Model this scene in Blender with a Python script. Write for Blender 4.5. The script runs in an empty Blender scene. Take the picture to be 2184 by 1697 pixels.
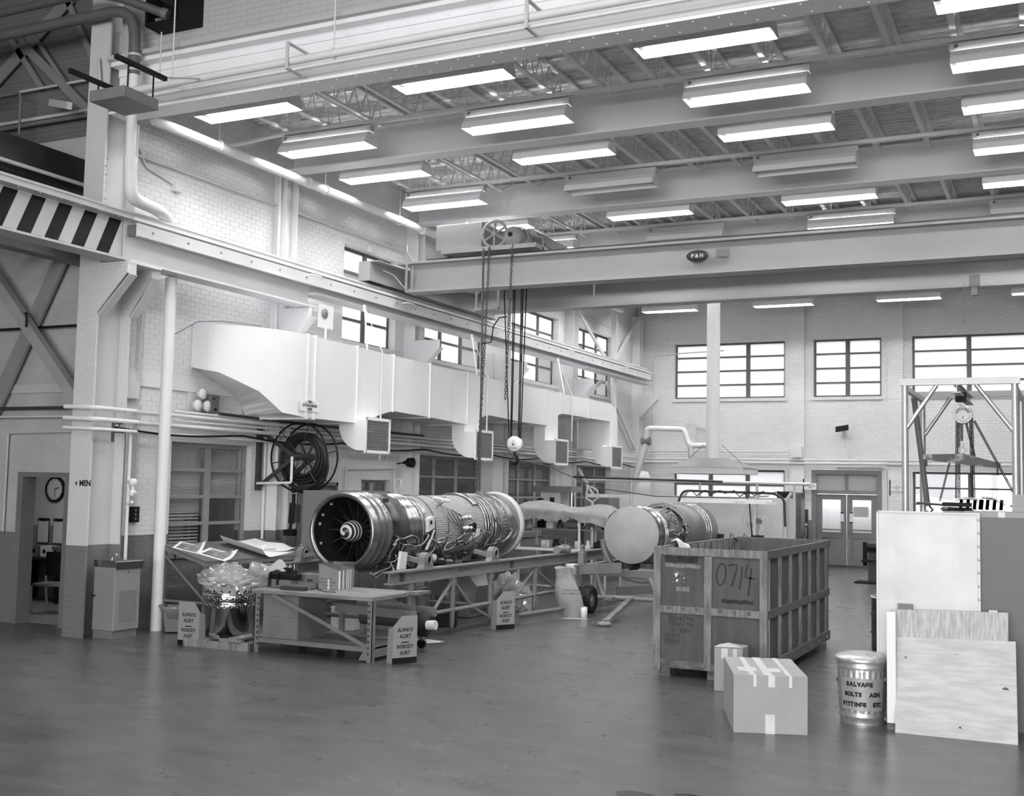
import bpy, math, random
from mathutils import Vector, Matrix, Euler
PI = math.pi
scene = bpy.context.scene
COL = scene.collection
rnd = random.Random(7)

# ------------------------------------------------------------------ camera
cam_data = bpy.data.cameras.new('camera')
cam = bpy.data.objects.new('camera', cam_data)
COL.objects.link(cam)
scene.camera = cam
YAW, PITCH, ROLL = math.radians(25.791), math.radians(4.383), math.radians(1.1675)
_f = Vector((-math.sin(YAW)*math.cos(PITCH), math.cos(YAW)*math.cos(PITCH), math.sin(PITCH)))
_r = _f.cross(Vector((0, 0, 1))).normalized()
_u = _r.cross(_f)
_r2 = _r*math.cos(ROLL) + _u*math.sin(ROLL)
_u2 = _u*math.cos(ROLL) - _r*math.sin(ROLL)
cam.matrix_world = Matrix(((_r2.x, _u2.x, -_f.x, 0), (_r2.y, _u2.y, -_f.y, 0), (_r2.z, _u2.z, -_f.z, 2.1), (0, 0, 0, 1)))
cam_data.sensor_fit = 'HORIZONTAL'
cam_data.sensor_width = 36
cam_data.lens = 2448.4/2184*36
cam_data.clip_end = 300

# ------------------------------------------------------------------ world, exposure
world = bpy.data.worlds.new('world')
scene.world = world
world.use_nodes = True
bg = world.node_tree.nodes['Background']
bg.inputs[0].default_value = (0.97, 0.98, 1.0, 1)     # flat overcast sky
bg.inputs[1].default_value = 2.6
vs = scene.view_settings
vs.view_transform = 'Standard'
vs.look = 'None'
vs.exposure = 0.3
vs.gamma = 1.0
vs.use_curve_mapping = False
TUBE = 104.0            # emission of a lit fluorescent tube

def area_lamp(name, loc, target, size, size_y, energy):
    d = bpy.data.lights.new(name, 'AREA')
    d.shape = 'RECTANGLE'; d.size = size; d.size_y = size_y; d.energy = energy
    d.color = (1, 0.985, 1)
    o = bpy.data.objects.new(name, d)
    COL.objects.link(o)
    o.location = loc
    o.rotation_euler = (Vector(target)-Vector(loc)).to_track_quat('-Z', 'Y').to_euler()
    return o
# the tall hall the photographer stands in: unseen fill lamps added overhead and behind
for _k, (_x, _y) in enumerate(((-2.5, 6.0), (-2.5, 0.5), (-2.5, -6.0))):
    area_lamp('added_overhead_fill', (_x, _y, 8.6), (_x, _y+1.2, 0), 14, 0.6, 330)
area_lamp('added_front_fill', (1.0, -13.6, 3.9), (1.0, 10, 3.9), 15, 5.4, 3000)        # unseen fill light added behind the camera to brighten front faces

# ------------------------------------------------------------------ materials
def g3(v, tint=1.008):
    return (v, v*0.996, v*tint, 1)
MATS = {}
def mat(name, v, rough=0.6, metal=0.0, var=0.0, scale=4.0, bump=0.0, bscale=None, stretch=(1, 1, 1), spec=0.4, detail=3, v2=None, lo=0.35, hi=0.65):
    """grey procedural material: base value v, noise towards v2 (or v*(1-var))"""
    if name in MATS:
        return MATS[name]
    m = bpy.data.materials.new(name)
    m.use_nodes = True
    nt = m.node_tree
    b = nt.nodes['Principled BSDF']
    b.inputs['Base Color'].default_value = g3(v)
    b.inputs['Roughness'].default_value = rough
    b.inputs['Metallic'].default_value = metal
    b.inputs['Specular IOR Level'].default_value = spec
    tc = nt.nodes.new('ShaderNodeTexCoord')
    mp = nt.nodes.new('ShaderNodeMapping')
    mp.inputs['Scale'].default_value = stretch
    nt.links.new(tc.outputs['Object'], mp.inputs[0])
    if var or v2 is not None:
        n = nt.nodes.new('ShaderNodeTexNoise')
        n.inputs['Scale'].default_value = scale
        n.inputs['Detail'].default_value = detail
        nt.links.new(mp.outputs[0], n.inputs['Vector'])
        r = nt.nodes.new('ShaderNodeValToRGB')
        a = v2 if v2 is not None else v*(1-var)
        r.color_ramp.elements[0].position = lo
        r.color_ramp.elements[0].color = g3(a)
        r.color_ramp.elements[1].position = hi
        r.color_ramp.elements[1].color = g3(v)
        nt.links.new(n.outputs['Fac'], r.inputs[0])
        nt.links.new(r.outputs[0], b.inputs['Base Color'])
    if bump:
        n2 = nt.nodes.new('ShaderNodeTexNoise')
        n2.inputs['Scale'].default_value = bscale or scale*3
        n2.inputs['Detail'].default_value = 3
        nt.links.new(mp.outputs[0], n2.inputs['Vector'])
        bp = nt.nodes.new('ShaderNodeBump')
        bp.inputs['Strength'].default_value = bump
        bp.inputs['Distance'].default_value = 0.02
        nt.links.new(n2.outputs['Fac'], bp.inputs['Height'])
        nt.links.new(bp.outputs[0], b.inputs['Normal'])
    MATS[name] = m
    return m

def pnode(m):
    return m.node_tree.nodes['Principled BSDF']

def emis(name, v, strength):
    m = bpy.data.materials.new(name)
    m.use_nodes = True
    b = pnode(m)
    b.inputs['Base Color'].default_value = (0.8, 0.8, 0.8, 1)
    b.inputs['Emission Color'].default_value = (v, v*0.995, v, 1)
    b.inputs['Emission Strength'].default_value = strength
    MATS[name] = m
    return m

def dado(name, hi, lo, z, rough=0.55, brick=None, var=0.06, bump=0.0):
    """paint in two colours: pale above height z, dark grey below it; optional fine brick relief"""
    m = mat(name, hi, rough, 0, 0.0)
    nt = m.node_tree; b = pnode(m)
    geo = nt.nodes.new('ShaderNodeNewGeometry')
    sep = nt.nodes.new('ShaderNodeSeparateXYZ')
    nt.links.new(geo.outputs['Position'], sep.inputs[0])
    gt = nt.nodes.new('ShaderNodeMath'); gt.operation = 'GREATER_THAN'; gt.inputs[1].default_value = z
    nt.links.new(sep.outputs['Z'], gt.inputs[0])
    n = nt.nodes.new('ShaderNodeTexNoise'); n.inputs['Scale'].default_value = 1.3; n.inputs['Detail'].default_value = 4
    nt.links.new(geo.outputs['Position'], n.inputs['Vector'])
    mixs = []
    for v in (lo, hi):
        r = nt.nodes.new('ShaderNodeValToRGB')
        r.color_ramp.elements[0].position = 0.3; r.color_ramp.elements[0].color = g3(v*(1-var))
        r.color_ramp.elements[1].position = 0.7; r.color_ramp.elements[1].color = g3(v)
        nt.links.new(n.outputs['Fac'], r.inputs[0]); mixs.append(r)
    mx = nt.nodes.new('ShaderNodeMix'); mx.data_type = 'RGBA'
    nt.links.new(gt.outputs[0], mx.inputs[0])
    nt.links.new(mixs[0].outputs[0], mx.inputs[6]); nt.links.new(mixs[1].outputs[0], mx.inputs[7])
    out = mx.outputs[2]
    if brick is not None:
        cmb = nt.nodes.new('ShaderNodeCombineXYZ')
        nt.links.new(sep.outputs['X' if brick == 'x' else 'Y'], cmb.inputs[0])
        nt.links.new(sep.outputs['Z'], cmb.inputs[1])
        bt = nt.nodes.new('ShaderNodeTexBrick')
        bt.inputs['Scale'].default_value = 1.0
        bt.inputs['Brick Width'].default_value = 0.21
        bt.inputs['Row Height'].default_value = 0.075
        bt.inputs['Mortar Size'].default_value = 0.008
        bt.inputs['Mortar Smooth'].default_value = 0.4
        bt.inputs['Color1'].default_value = (1, 1, 1, 1); bt.inputs['Color2'].default_value = (0.94, 0.94, 0.94, 1)
        bt.inputs['Mortar'].default_value = (0.84, 0.84, 0.84, 1)
        nt.links.new(cmb.outputs[0], bt.inputs['Vector'])
        ml = nt.nodes.new('ShaderNodeMix'); ml.data_type = 'RGBA'; ml.blend_type = 'MULTIPLY'; ml.inputs[0].default_value = 1
        nt.links.new(out, ml.inputs[6]); nt.links.new(bt.outputs['Color'], ml.inputs[7])
        out = ml.outputs[2]
        bp = nt.nodes.new('ShaderNodeBump'); bp.inputs['Strength'].default_value = 0.5; bp.inputs['Distance'].default_value = 0.01
        bp.invert = True
        nt.links.new(bt.outputs['Fac'], bp.inputs['Height'])
        nt.links.new(bp.outputs[0], b.inputs['Normal'])
    nt.links.new(out, b.inputs['Base Color'])
    return m

DADO = 1.295
M_wall = dado('painted_brick', 0.74, 0.17, DADO)
M_mortar = dado('painted_mortar', 0.64, 0.145, DADO)
M_wall_x = dado('painted_brick_back', 0.78, 0.17, DADO, brick='x')
M_wall_y = dado('painted_brick_side', 0.72, 0.17, DADO, brick='y')
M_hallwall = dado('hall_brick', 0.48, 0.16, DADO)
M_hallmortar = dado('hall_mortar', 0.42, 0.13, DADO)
M_barebrick = dado('bare_upper_brick', 0.15, 0.48, 7.0, var=0.25)      # unpainted brick high up, painted below
M_baremortar = dado('bare_upper_mortar', 0.24, 0.42, 7.0)
for _m, _d in ((M_barebrick, 0.16), (M_baremortar, 0.13)):              # with the dark dado at the foot
    _nt = _m.node_tree; _p = pnode(_m); _l = _p.inputs['Base Color'].links[0].from_socket
    _s = [n for n in _nt.nodes if n.type == 'SEPXYZ'][0]
    _g = _nt.nodes.new('ShaderNodeMath'); _g.operation = 'GREATER_THAN'; _g.inputs[1].default_value = DADO
    _nt.links.new(_s.outputs['Z'], _g.inputs[0])
    _x = _nt.nodes.new('ShaderNodeMix'); _x.data_type = 'RGBA'; _x.inputs[6].default_value = g3(_d)
    _nt.links.new(_g.outputs[0], _x.inputs[0]); _nt.links.new(_l, _x.inputs[7]); _nt.links.new(_x.outputs[2], _p.inputs['Base Color'])
M_col = dado('column_paint', 0.58, 0.17, 1.2, rough=0.45)
M_steel = mat('grey_steel_paint', 0.55, 0.45, 0, 0.07, 2)
M_steel_l = mat('pale_steel_paint', 0.68, 0.45, 0, 0.06, 2)
M_girder = mat('girder_paint', 0.84, 0.45, 0, 0.06, 1.5)
M_crane = mat('crane_paint', 0.32, 0.45, 0, 0.06, 1.5)
M_pipe = mat('white_pipe_paint', 0.72, 0.5, 0, 0.05, 3)
M_duct = mat('duct_paint', 0.78, 0.5, 0, 0.04, 1.5)
M_deck = mat('roof_deck_paint', 0.80, 0.8, 0, 0.25, 6, bump=0.12, bscale=30, stretch=(1, 3, 1))
M_joist = mat('joist_paint', 0.80, 0.5, 0, 0.05, 4)
M_dark = mat('dark_grey_paint', 0.05, 0.5, 0, 0.3, 3)
M_black = mat('black_paint', 0.010, 0.6, 0, 0.2, 5, spec=0.2)
M_rubber = mat('black_rubber', 0.014, 0.6, 0, 0.3, 12)
M_mid = mat('mid_grey_paint', 0.16, 0.45, 0, 0.12, 3)
M_mid2 = mat('bench_grey_paint', 0.17, 0.45, 0, 0.15, 5)
M_frame = mat('window_frame_paint', 0.10, 0.5, 0, 0.15, 4)
M_frame_l = mat('pale_window_frame_paint', 0.28, 0.5, 0, 0.1, 4)
M_white = mat('white_enamel', 0.80, 0.3, 0, 0.03, 2)
M_chrome = mat('bright_steel', 0.62, 0.22, 1.0, 0.15, 6)
M_steelraw = mat('raw_steel', 0.40, 0.35, 1.0, 0.3, 9, bump=0.05)
M_steeldk = mat('dark_steel', 0.16, 0.38, 0.9, 0.35, 8, bump=0.05)
M_alu = mat('aluminium_tube', 0.62, 0.42, 0.75, 0.1, 5)
M_galv = mat('galvanised_sheet', 0.60, 0.42, 0.75, 0.25, 22, bump=0.05)
M_wood = mat('crate_pine', 0.25, 0.75, 0, 0.45, 5, bump=0.15, stretch=(6, 6, 0.8))
M_woodp = mat('crate_plywood', 0.105, 0.8, 0, 0.25, 3, bump=0.1, stretch=(3, 3, 0.7))
M_woodd = mat('dirty_timber', 0.17, 0.8, 0, 0.5, 6, bump=0.2, stretch=(1, 4, 4))
M_ply = mat('plywood_pale', 0.56, 0.7, 0, 0.2, 5, bump=0.05, stretch=(0.8, 3, 5))
M_ply2 = mat('plywood_grained', 0.54, 0.7, 0, 0.35, 7, bump=0.05, stretch=(7, 3, 0.6))
M_card = mat('cardboard', 0.36, 0.85, 0, 0.08, 3)
M_cardd = mat('cardboard_printed', 0.22, 0.85, 0, 0.12, 4)
M_tape = mat('paper_tape', 0.66, 0.45, 0, 0.1, 8)
M_paper = mat('white_paper', 0.80, 0.8, 0, 0.03, 3)
M_photo = mat('printed_photo', 0.35, 0.5, 0, 0.0, 9, v2=0.06, detail=6)
M_canvas = mat('grey_canvas', 0.27, 0.9, 0, 0.15, 7, bump=0.3, bscale=25)
M_sign = mat('sign_grey', 0.27, 0.6, 0, 0.06, 4)
M_ink = mat('black_ink', 0.02, 0.7, 0, 0.2, 20)
M_inkf = mat('faded_ink', 0.055, 0.8, 0, 0.5, 60)
M_spray = mat('black_spray', 0.04, 0.8, 0, 0.5, 9)
M_bagp = mat('paper_sack', 0.27, 0.9, 0, 0.15, 6, bump=0.4, bscale=14)
M_brass = mat('machined_brown', 0.28, 0.4, 0.6, 0.3, 9)
M_eng_dk = mat('engine_case_dark', 0.075, 0.34, 0.7, 0.35, 7)
M_eng_in = mat('engine_inlet_black', 0.02, 0.42, 0.2, 0.3, 9)
M_eng_sh = mat('engine_case_bright', 0.45, 0.22, 1.0, 0.25, 7)
M_eng_md = mat('engine_case_mid', 0.33, 0.3, 0.9, 0.35, 6)
M_tube = emis('fluorescent_tube', 1.0, TUBE)
M_tubeoff = mat('unlit_tube', 0.72, 0.3)
M_dial = mat('clock_dial', 0.85, 0.4)
M_greymetal = mat('grey_cabinet', 0.14, 0.5, 0, 0.05, 2)
M_bright = mat('dented_sheet_metal', 0.60, 0.5, 0.25, 0.14, 2.2, bump=0.08, bscale=1.6)
M_blind = mat('blind_slat', 0.75, 0.5, 0, 0.05, 3)
M_room = mat('office_wall', 0.70, 0.7, 0, 0.05, 2)
M_dim = mat('office_interior', 0.40, 0.8, 0, 0.2, 1)

# quilted engine blanket: grid of dimples
M_mesh = mat('quilted_blanket', 0.38, 0.5, 0.15, 0.06, 3)
_nt = M_mesh.node_tree
_tc = _nt.nodes.new('ShaderNodeTexCoord')
_sep = _nt.nodes.new('ShaderNodeSeparateXYZ'); _nt.links.new(_tc.outputs['Object'], _sep.inputs[0])
_at = _nt.nodes.new('ShaderNodeMath'); _at.operation = 'ARCTAN2'
_nt.links.new(_sep.outputs['Z'], _at.inputs[0]); _nt.links.new(_sep.outputs['X'], _at.inputs[1])
def _wave(sock, k):
    a = _nt.nodes.new('ShaderNodeMath'); a.operation = 'MULTIPLY'; a.inputs[1].default_value = k; _nt.links.new(sock, a.inputs[0])
    s = _nt.nodes.new('ShaderNodeMath'); s.operation = 'SINE'; _nt.links.new(a.outputs[0], s.inputs[0])
    return s.outputs[0]
_mn = _nt.nodes.new('ShaderNodeMath'); _mn.operation = 'MAXIMUM'
_nt.links.new(_wave(_at.outputs[0], 90), _mn.inputs[0]); _nt.links.new(_wave(_sep.outputs['Y'], 180), _mn.inputs[1])
_bp = _nt.nodes.new('ShaderNodeBump'); _bp.inputs['Strength'].default_value = 0.8; _bp.inputs['Distance'].default_value = 0.01
_nt.links.new(_mn.outputs[0], _bp.inputs['Height']); _nt.links.new(_bp.outputs[0], pnode(M_mesh).inputs['Normal'])

# spinner paint: white spiral on dark grey
M_spiral = mat('spinner_spiral_paint', 0.03, 0.3)
_nt = M_spiral.node_tree
_tc = _nt.nodes.new('ShaderNodeTexCoord')
_sep = _nt.nodes.new('ShaderNodeSeparateXYZ'); _nt.links.new(_tc.outputs['Object'], _sep.inputs[0])
_at = _nt.nodes.new('ShaderNodeMath'); _at.operation = 'ARCTAN2'
_nt.links.new(_sep.outputs['Z'], _at.inputs[0]); _nt.links.new(_sep.outputs['X'], _at.inputs[1])
_a1 = _nt.nodes.new('ShaderNodeMath'); _a1.operation = 'MULTIPLY'; _a1.inputs[1].default_value = 1/(2*PI); _nt.links.new(_at.outputs[0], _a1.inputs[0])
_a2 = _nt.nodes.new('ShaderNodeMath'); _a2.operation = 'MULTIPLY_ADD'; _a2.inputs[1].default_value = 17.0
_nt.links.new(_sep.outputs['Y'], _a2.inputs[0]); _nt.links.new(_a1.outputs[0], _a2.inputs[2])
_fr = _nt.nodes.new('ShaderNodeMath'); _fr.operation = 'FRACT'; _nt.links.new(_a2.outputs[0], _fr.inputs[0])
_gt = _nt.nodes.new('ShaderNodeMath'); _gt.operation = 'GREATER_THAN'; _gt.inputs[1].default_value = 0.52; _nt.links.new(_fr.outputs[0], _gt.inputs[0])
_mx = _nt.nodes.new('ShaderNodeMix'); _mx.data_type = 'RGBA'
_mx.inputs[6].default_value = g3(0.03); _mx.inputs[7].default_value = g3(0.72)
_nt.links.new(_gt.outputs[0], _mx.inputs[0]); _nt.links.new(_mx.outputs[2], pnode(M_spiral).inputs['Base Color'])

# sealed concrete floor with worn, mottled stains
M_floor = mat('sealed_concrete', 0.14, 0.30, 0, 0, spec=0.5)
_nt = M_floor.node_tree; _b = pnode(M_floor)
_geo = _nt.nodes.new('ShaderNodeNewGeometry')
def _noise(scale, detail, stretch=(1, 1, 1), rot=0.0):
    mp = _nt.nodes.new('ShaderNodeMapping'); mp.inputs['Scale'].default_value = stretch; mp.inputs['Rotation'].default_value = (0, 0, rot)
    _nt.links.new(_geo.outputs['Position'], mp.inputs[0])
    n = _nt.nodes.new('ShaderNodeTexNoise'); n.inputs['Scale'].default_value = scale; n.inputs['Detail'].default_value = detail
    n.inputs['Roughness'].default_value = 0.62
    _nt.links.new(mp.outputs[0], n.inputs['Vector']); return n.outputs['Fac']
_r1 = _nt.nodes.new('ShaderNodeValToRGB')
_r1.color_ramp.elements[0].position = 0.28; _r1.color_ramp.elements[0].color = g3(0.056)
_r1.color_ramp.elements[1].position = 0.74; _r1.color_ramp.elements[1].color = g3(0.112)
_nt.links.new(_noise(1.7, 10, (0.8, 1.9, 1), 0.35), _r1.inputs[0])
_r2n = _nt.nodes.new('ShaderNodeValToRGB')
_r2n.color_ramp.elements[0].position = 0.50; _r2n.color_ramp.elements[0].color = (1, 1, 1, 1)
_r2n.color_ramp.elements[1].position = 0.90; _r2n.color_ramp.elements[1].color = (1.6, 1.6, 1.6, 1)
_nt.links.new(_noise(6.0, 10, (0.5, 1.5, 1), 0.2), _r2n.inputs[0])
_ml = _nt.nodes.new('ShaderNodeMix'); _ml.data_type = 'RGBA'; _ml.blend_type = 'MULTIPLY'; _ml.inputs[0].default_value = 1
_nt.links.new(_r1.outputs[0], _ml.inputs[6]); _nt.links.new(_r2n.outputs[0], _ml.inputs[7]); _nt.links.new(_ml.outputs[2], _b.inputs['Base Color'])
_mr = _nt.nodes.new('ShaderNodeMapRange'); _mr.inputs['To Min'].default_value = 0.22; _mr.inputs['To Max'].default_value = 0.36
_nt.links.new(_noise(2.5, 5), _mr.inputs['Value']); _nt.links.new(_mr.outputs[0], _b.inputs['Roughness'])

def glass_mat(name, trans, clear, tint=0.9):
    """frosted / clear pane: mix of translucent, transparent and a little gloss"""
    m = bpy.data.materials.new(name); m.use_nodes = True
    nt = m.node_tree; nt.nodes.remove(pnode(m)); out = nt.nodes['Material Output']
    tr = nt.nodes.new('ShaderNodeBsdfTranslucent'); tr.inputs[0].default_value = (trans, trans, trans, 1)
    tp = nt.nodes.new('ShaderNodeBsdfTransparent'); tp.inputs[0].default_value = (tint, tint, tint, 1)
    mx = nt.nodes.new('ShaderNodeMixShader'); mx.inputs[0].default_value = clear
    nt.links.new(tr.outputs[0], mx.inputs[1]); nt.links.new(tp.outputs[0], mx.inputs[2])
    gl = nt.nodes.new('ShaderNodeBsdfGlossy'); gl.inputs[1].default_value = 0.03
    mx2 = nt.nodes.new('ShaderNodeMixShader'); mx2.inputs[0].default_value = 0.06
    nt.links.new(mx.outputs[0], mx2.inputs[1]); nt.links.new(gl.outputs[0], mx2.inputs[2])
    nt.links.new(mx2.outputs[0], out.inputs[0])
    MATS[name] = m
    return m
M_frost = glass_mat('frosted_glass', 0.85, 0.0)
M_frost2 = glass_mat('dusty_frosted_glass', 0.5, 0.0)
M_frost3 = glass_mat('grimy_wired_glass', 0.16, 0.0)
M_clear = glass_mat('clear_glass', 0.6, 0.93)
M_poly = glass_mat('polythene_film', 0.75, 0.35, 0.95)
_b = None
from mathutils import noise
# ------------------------------------------------------------------ mesh builder
class MB:
    def __init__(s):
        s.v = []; s.f = []; s.sm = []
    def add(s, vs, fs, smooth=False, M=None):
        o = len(s.v)
        s.v += [tuple(M @ Vector(p)) if M else tuple(p) for p in vs]
        s.f += [tuple(i+o for i in f) for f in fs]
        s.sm += [smooth]*len(fs)
        return s
    def box(s, a, b, M=None):
        (x0, y0, z0), (x1, y1, z1) = a, b
        if x0 > x1: x0, x1 = x1, x0
        if y0 > y1: y0, y1 = y1, y0
        if z0 > z1: z0, z1 = z1, z0
        return s.add([(x0, y0, z0), (x1, y0, z0), (x1, y1, z0), (x0, y1, z0), (x0, y0, z1), (x1, y0, z1), (x1, y1, z1), (x0, y1, z1)],
                     [(0, 3, 2, 1), (4, 5, 6, 7), (0, 1, 5, 4), (1, 2, 6, 5), (2, 3, 7, 6), (3, 0, 4, 7)], M=M)
    def cbox(s, c, d, M=None):
        return s.box([c[i]-d[i]/2 for i in range(3)], [c[i]+d[i]/2 for i in range(3)], M)
    def bar(s, p, q, w, h=None, up=(0, 0, 1)):
        """rectangular bar from p to q"""
        h = h or w
        p, q = Vector(p), Vector(q); d = (q-p)
        L = d.length; d = d/L
        u = Vector(up)
        if abs(d.dot(u)) > 0.98: u = Vector((1, 0, 0))
        r = d.cross(u).normalized(); u = r.cross(d)
        M = Matrix((( r.x, d.x, u.x, p.x), (r.y, d.y, u.y, p.y), (r.z, d.z, u.z, p.z), (0, 0, 0, 1)))
        return s.box((-w/2, 0, -h/2), (w/2, L, h/2), M)
    def rings(s, rings, close=True, caps=True, smooth=True, M=None):
        n = len(rings[0]); vs = [p for r in rings for p in r]; fs = []
        for i in range(len(rings)-1):
            for j in range(n if close else n-1):
                k = (j+1) % n
                fs.append((i*n+j, i*n+k, (i+1)*n+k, (i+1)*n+j))
        s.add(vs, fs, smooth, M)
        if caps and close:
            s.add(list(rings[0]), [tuple(range(n))[::-1]], False, M)
            s.add(list(rings[-1]), [tuple(range(n))], False, M)
        return s
    def cyl(s, p, q, r, n=12, r2=None, caps=True, smooth=True):
        p, q = Vector(p), Vector(q); d = (q-p).normalized()
        a = d.orthogonal().normalized(); b = d.cross(a)
        r2 = r if r2 is None else r2
        ra = [p+(a*math.cos(2*PI*i/n)+b*math.sin(2*PI*i/n))*r for i in range(n)]
        rb = [q+(a*math.cos(2*PI*i/n)+b*math.sin(2*PI*i/n))*r2 for i in range(n)]
        return s.rings([ra, rb], True, caps, smooth)
    def tube(s, pts, r, n=8, caps=True, closed=False):
        P = [Vector(p) for p in pts]; N = len(P); R = []
        a = None
        for i in range(N):
            if closed: d = (P[(i+1) % N]-P[i-1])
            else: d = (P[min(i+1, N-1)]-P[max(i-1, 0)])
            d = d.normalized() if d.length > 1e-9 else Vector((0, 0, 1))
            if a is None: a = d.orthogonal().normalized()
            a = (a-d*a.dot(d))
            a = a.normalized() if a.length > 1e-6 else d.orthogonal().normalized()
            b = d.cross(a)
            rr = r[i] if isinstance(r, (list, tuple)) else r
            R.append([P[i]+(a*math.cos(2*PI*j/n)+b*math.sin(2*PI*j/n))*rr for j in range(n)])
        if closed: R.append(R[0])
        return s.rings(R, True, caps and not closed)
    def lathe(s, prof, o=(0, 0, 0), axis='z', n=24, caps=False, smooth=True, a0=0.0):
        """prof: list of (r, h) along the axis"""
        R = []
        for r, h in prof:
            ring = []
            for i in range(n):
                t = 2*PI*i/n+a0; c, q = r*math.cos(t), r*math.sin(t)
                p = {'z': (c, q, h), 'y': (q, h, c), 'x': (h, c, q)}[axis]
                ring.append((o[0]+p[0], o[1]+p[1], o[2]+p[2]))
            R.append(ring)
        return s.rings(R, True, caps, smooth)
    def prism(s, poly, axis, a, b, M=None):
        """poly in the other two axes (x:(y,z) y:(x,z) z:(x,y)), extruded along axis a..b"""
        def P(p, h): return {'x': (h, p[0], p[1]), 'y': (p[0], h, p[1]), 'z': (p[0], p[1], h)}[axis]
        n = len(poly)
        vs = [P(p, a) for p in poly]+[P(p, b) for p in poly]
        fs = [tuple(range(n)), tuple(range(2*n-1, n-1, -1))]+[(i, i+n, (i+1) % n+n, (i+1) % n) for i in range(n)]
        return s.add(vs, fs, False, M)
    def ball(s, c, r, n=8, sc=(1, 1, 1)):
        R = []
        m = max(4, n//2+1)
        for i in range(1, m):
            t = PI*i/m
            R.append([(c[0]+r*sc[0]*math.sin(t)*math.cos(2*PI*j/n), c[1]+r*sc[1]*math.sin(t)*math.sin(2*PI*j/n), c[2]-r*sc[2]*math.cos(t)) for j in range(n)])
        return s.rings(R)
    def torus(s, c, R, r, axis='y', n=32, m=8, a0=0, a1=2*PI, sq=1.0):
        pts = []
        full = abs(a1-a0-2*PI) < 1e-6
        for i in range(n if full else n+1):
            t = a0+(a1-a0)*i/n; x, y = R*math.cos(t), R*math.sin(t)*sq
            pts.append({'y': (c[0]+x, c[1], c[2]+y), 'x': (c[0], c[1]+x, c[2]+y), 'z': (c[0]+x, c[1]+y, c[2])}[axis])
        return s.tube(pts, r, m, closed=full)
    def ibeam(s, p, q, w, h, tf=0.03, tw=0.02):
        """I beam, p..q at mid height"""
        p, q = Vector(p), Vector(q); z = Vector((0, 0, 1))
        s.bar(p+z*(h/2-tf/2), q+z*(h/2-tf/2), w, tf)
        s.bar(p-z*(h/2-tf/2), q-z*(h/2-tf/2), w, tf)
        s.bar(p, q, tw, h-2*tf)
        return s
    def grid(s, nx, ny, fn, smooth=True, thick=0.0):
        vs = [fn(i/(nx), j/(ny)) for j in range(ny+1) for i in range(nx+1)]
        fs = [(j*(nx+1)+i, j*(nx+1)+i+1, (j+1)*(nx+1)+i+1, (j+1)*(nx+1)+i) for j in range(ny) for i in range(nx)]
        s.add(vs, fs, smooth)
        if thick:
            s.add([(p[0], p[1], p[2]-thick) for p in vs], [f[::-1] for f in fs], smooth)
        return s
    def mesh(s, name, m, off=None):
        me = bpy.data.meshes.new(name)
        vs = s.v if off is None else [(p[0]-off[0], p[1]-off[1], p[2]-off[2]) for p in s.v]
        me.from_pydata(vs, [], s.f)
        me.polygons.foreach_set('use_smooth', s.sm)
        me.materials.append(m)
        me.update()
        return me
    def build(s, name, m, parent=None, world=True, kind=None, label=None, bevel=0):
        """one mesh object. parent given: vertices are in world space unless world=False. no parent: origin moves to the base centre"""
        if parent is not None:
            off = parent.get('_o') if world else None
            me = s.mesh(name, m, off)
            o = bpy.data.objects.new(name, me); o.parent = parent
            if '_o' in parent and world: o['_o'] = list(parent['_o'])
        else:
            xs = [p[0] for p in s.v]; ys = [p[1] for p in s.v]; zs = [p[2] for p in s.v]
            off = ((min(xs)+max(xs))/2, (min(ys)+max(ys))/2, min(zs))
            me = s.mesh(name, m, off)
            o = bpy.data.objects.new(name, me); o.location = off; o['_o'] = list(off)
        COL.objects.link(o)
        if kind: o['kind'] = kind
        if label: o['label'] = label
        if bevel:
            md = o.modifiers.new('bevel', 'BEVEL'); md.width = bevel; md.segments = 2; md.limit_method = 'ANGLE'
        return o

def tag(o, label, cat, group=None):
    o['label'] = label; o['category'] = cat
    if group: o['group'] = group
    return o
def struct(o):
    o['kind'] = 'structure'
    return o
def thing(name, label, cat, loc=(0, 0, 0), rz=0.0, group=None):
    """an Empty at the thing's base; parts of an unrotated thing are written in world coordinates"""
    o = bpy.data.objects.new(name, None)
    COL.objects.link(o)
    o.empty_display_size = 0.1
    o.location = loc; o.rotation_euler = (0, 0, rz)
    o['_o'] = list(loc)
    return tag(o, label, cat, group)
def solo(mb, name, m, label, cat, group=None, bevel=0):
    return tag(mb.build(name, m, bevel=bevel), label, cat, group)
def copy_tree(o, parent=None):
    c = o.copy(); COL.objects.link(c)
    if parent is not None: c.parent = parent
    for ch in list(o.children): copy_tree(ch, c)
    return c
def inst(src_mesh, name, loc, parent=None, rz=0.0):
    o = bpy.data.objects.new(name, src_mesh); COL.objects.link(o)
    if parent is not None:
        o.parent = parent
        p = parent.get('_o', (0, 0, 0)); loc = (loc[0]-p[0], loc[1]-p[1], loc[2]-p[2])
    o.location = loc; o.rotation_euler = (0, 0, rz)
    return o
TXT = []               # lettering is turned into meshes in one go at the end
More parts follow.
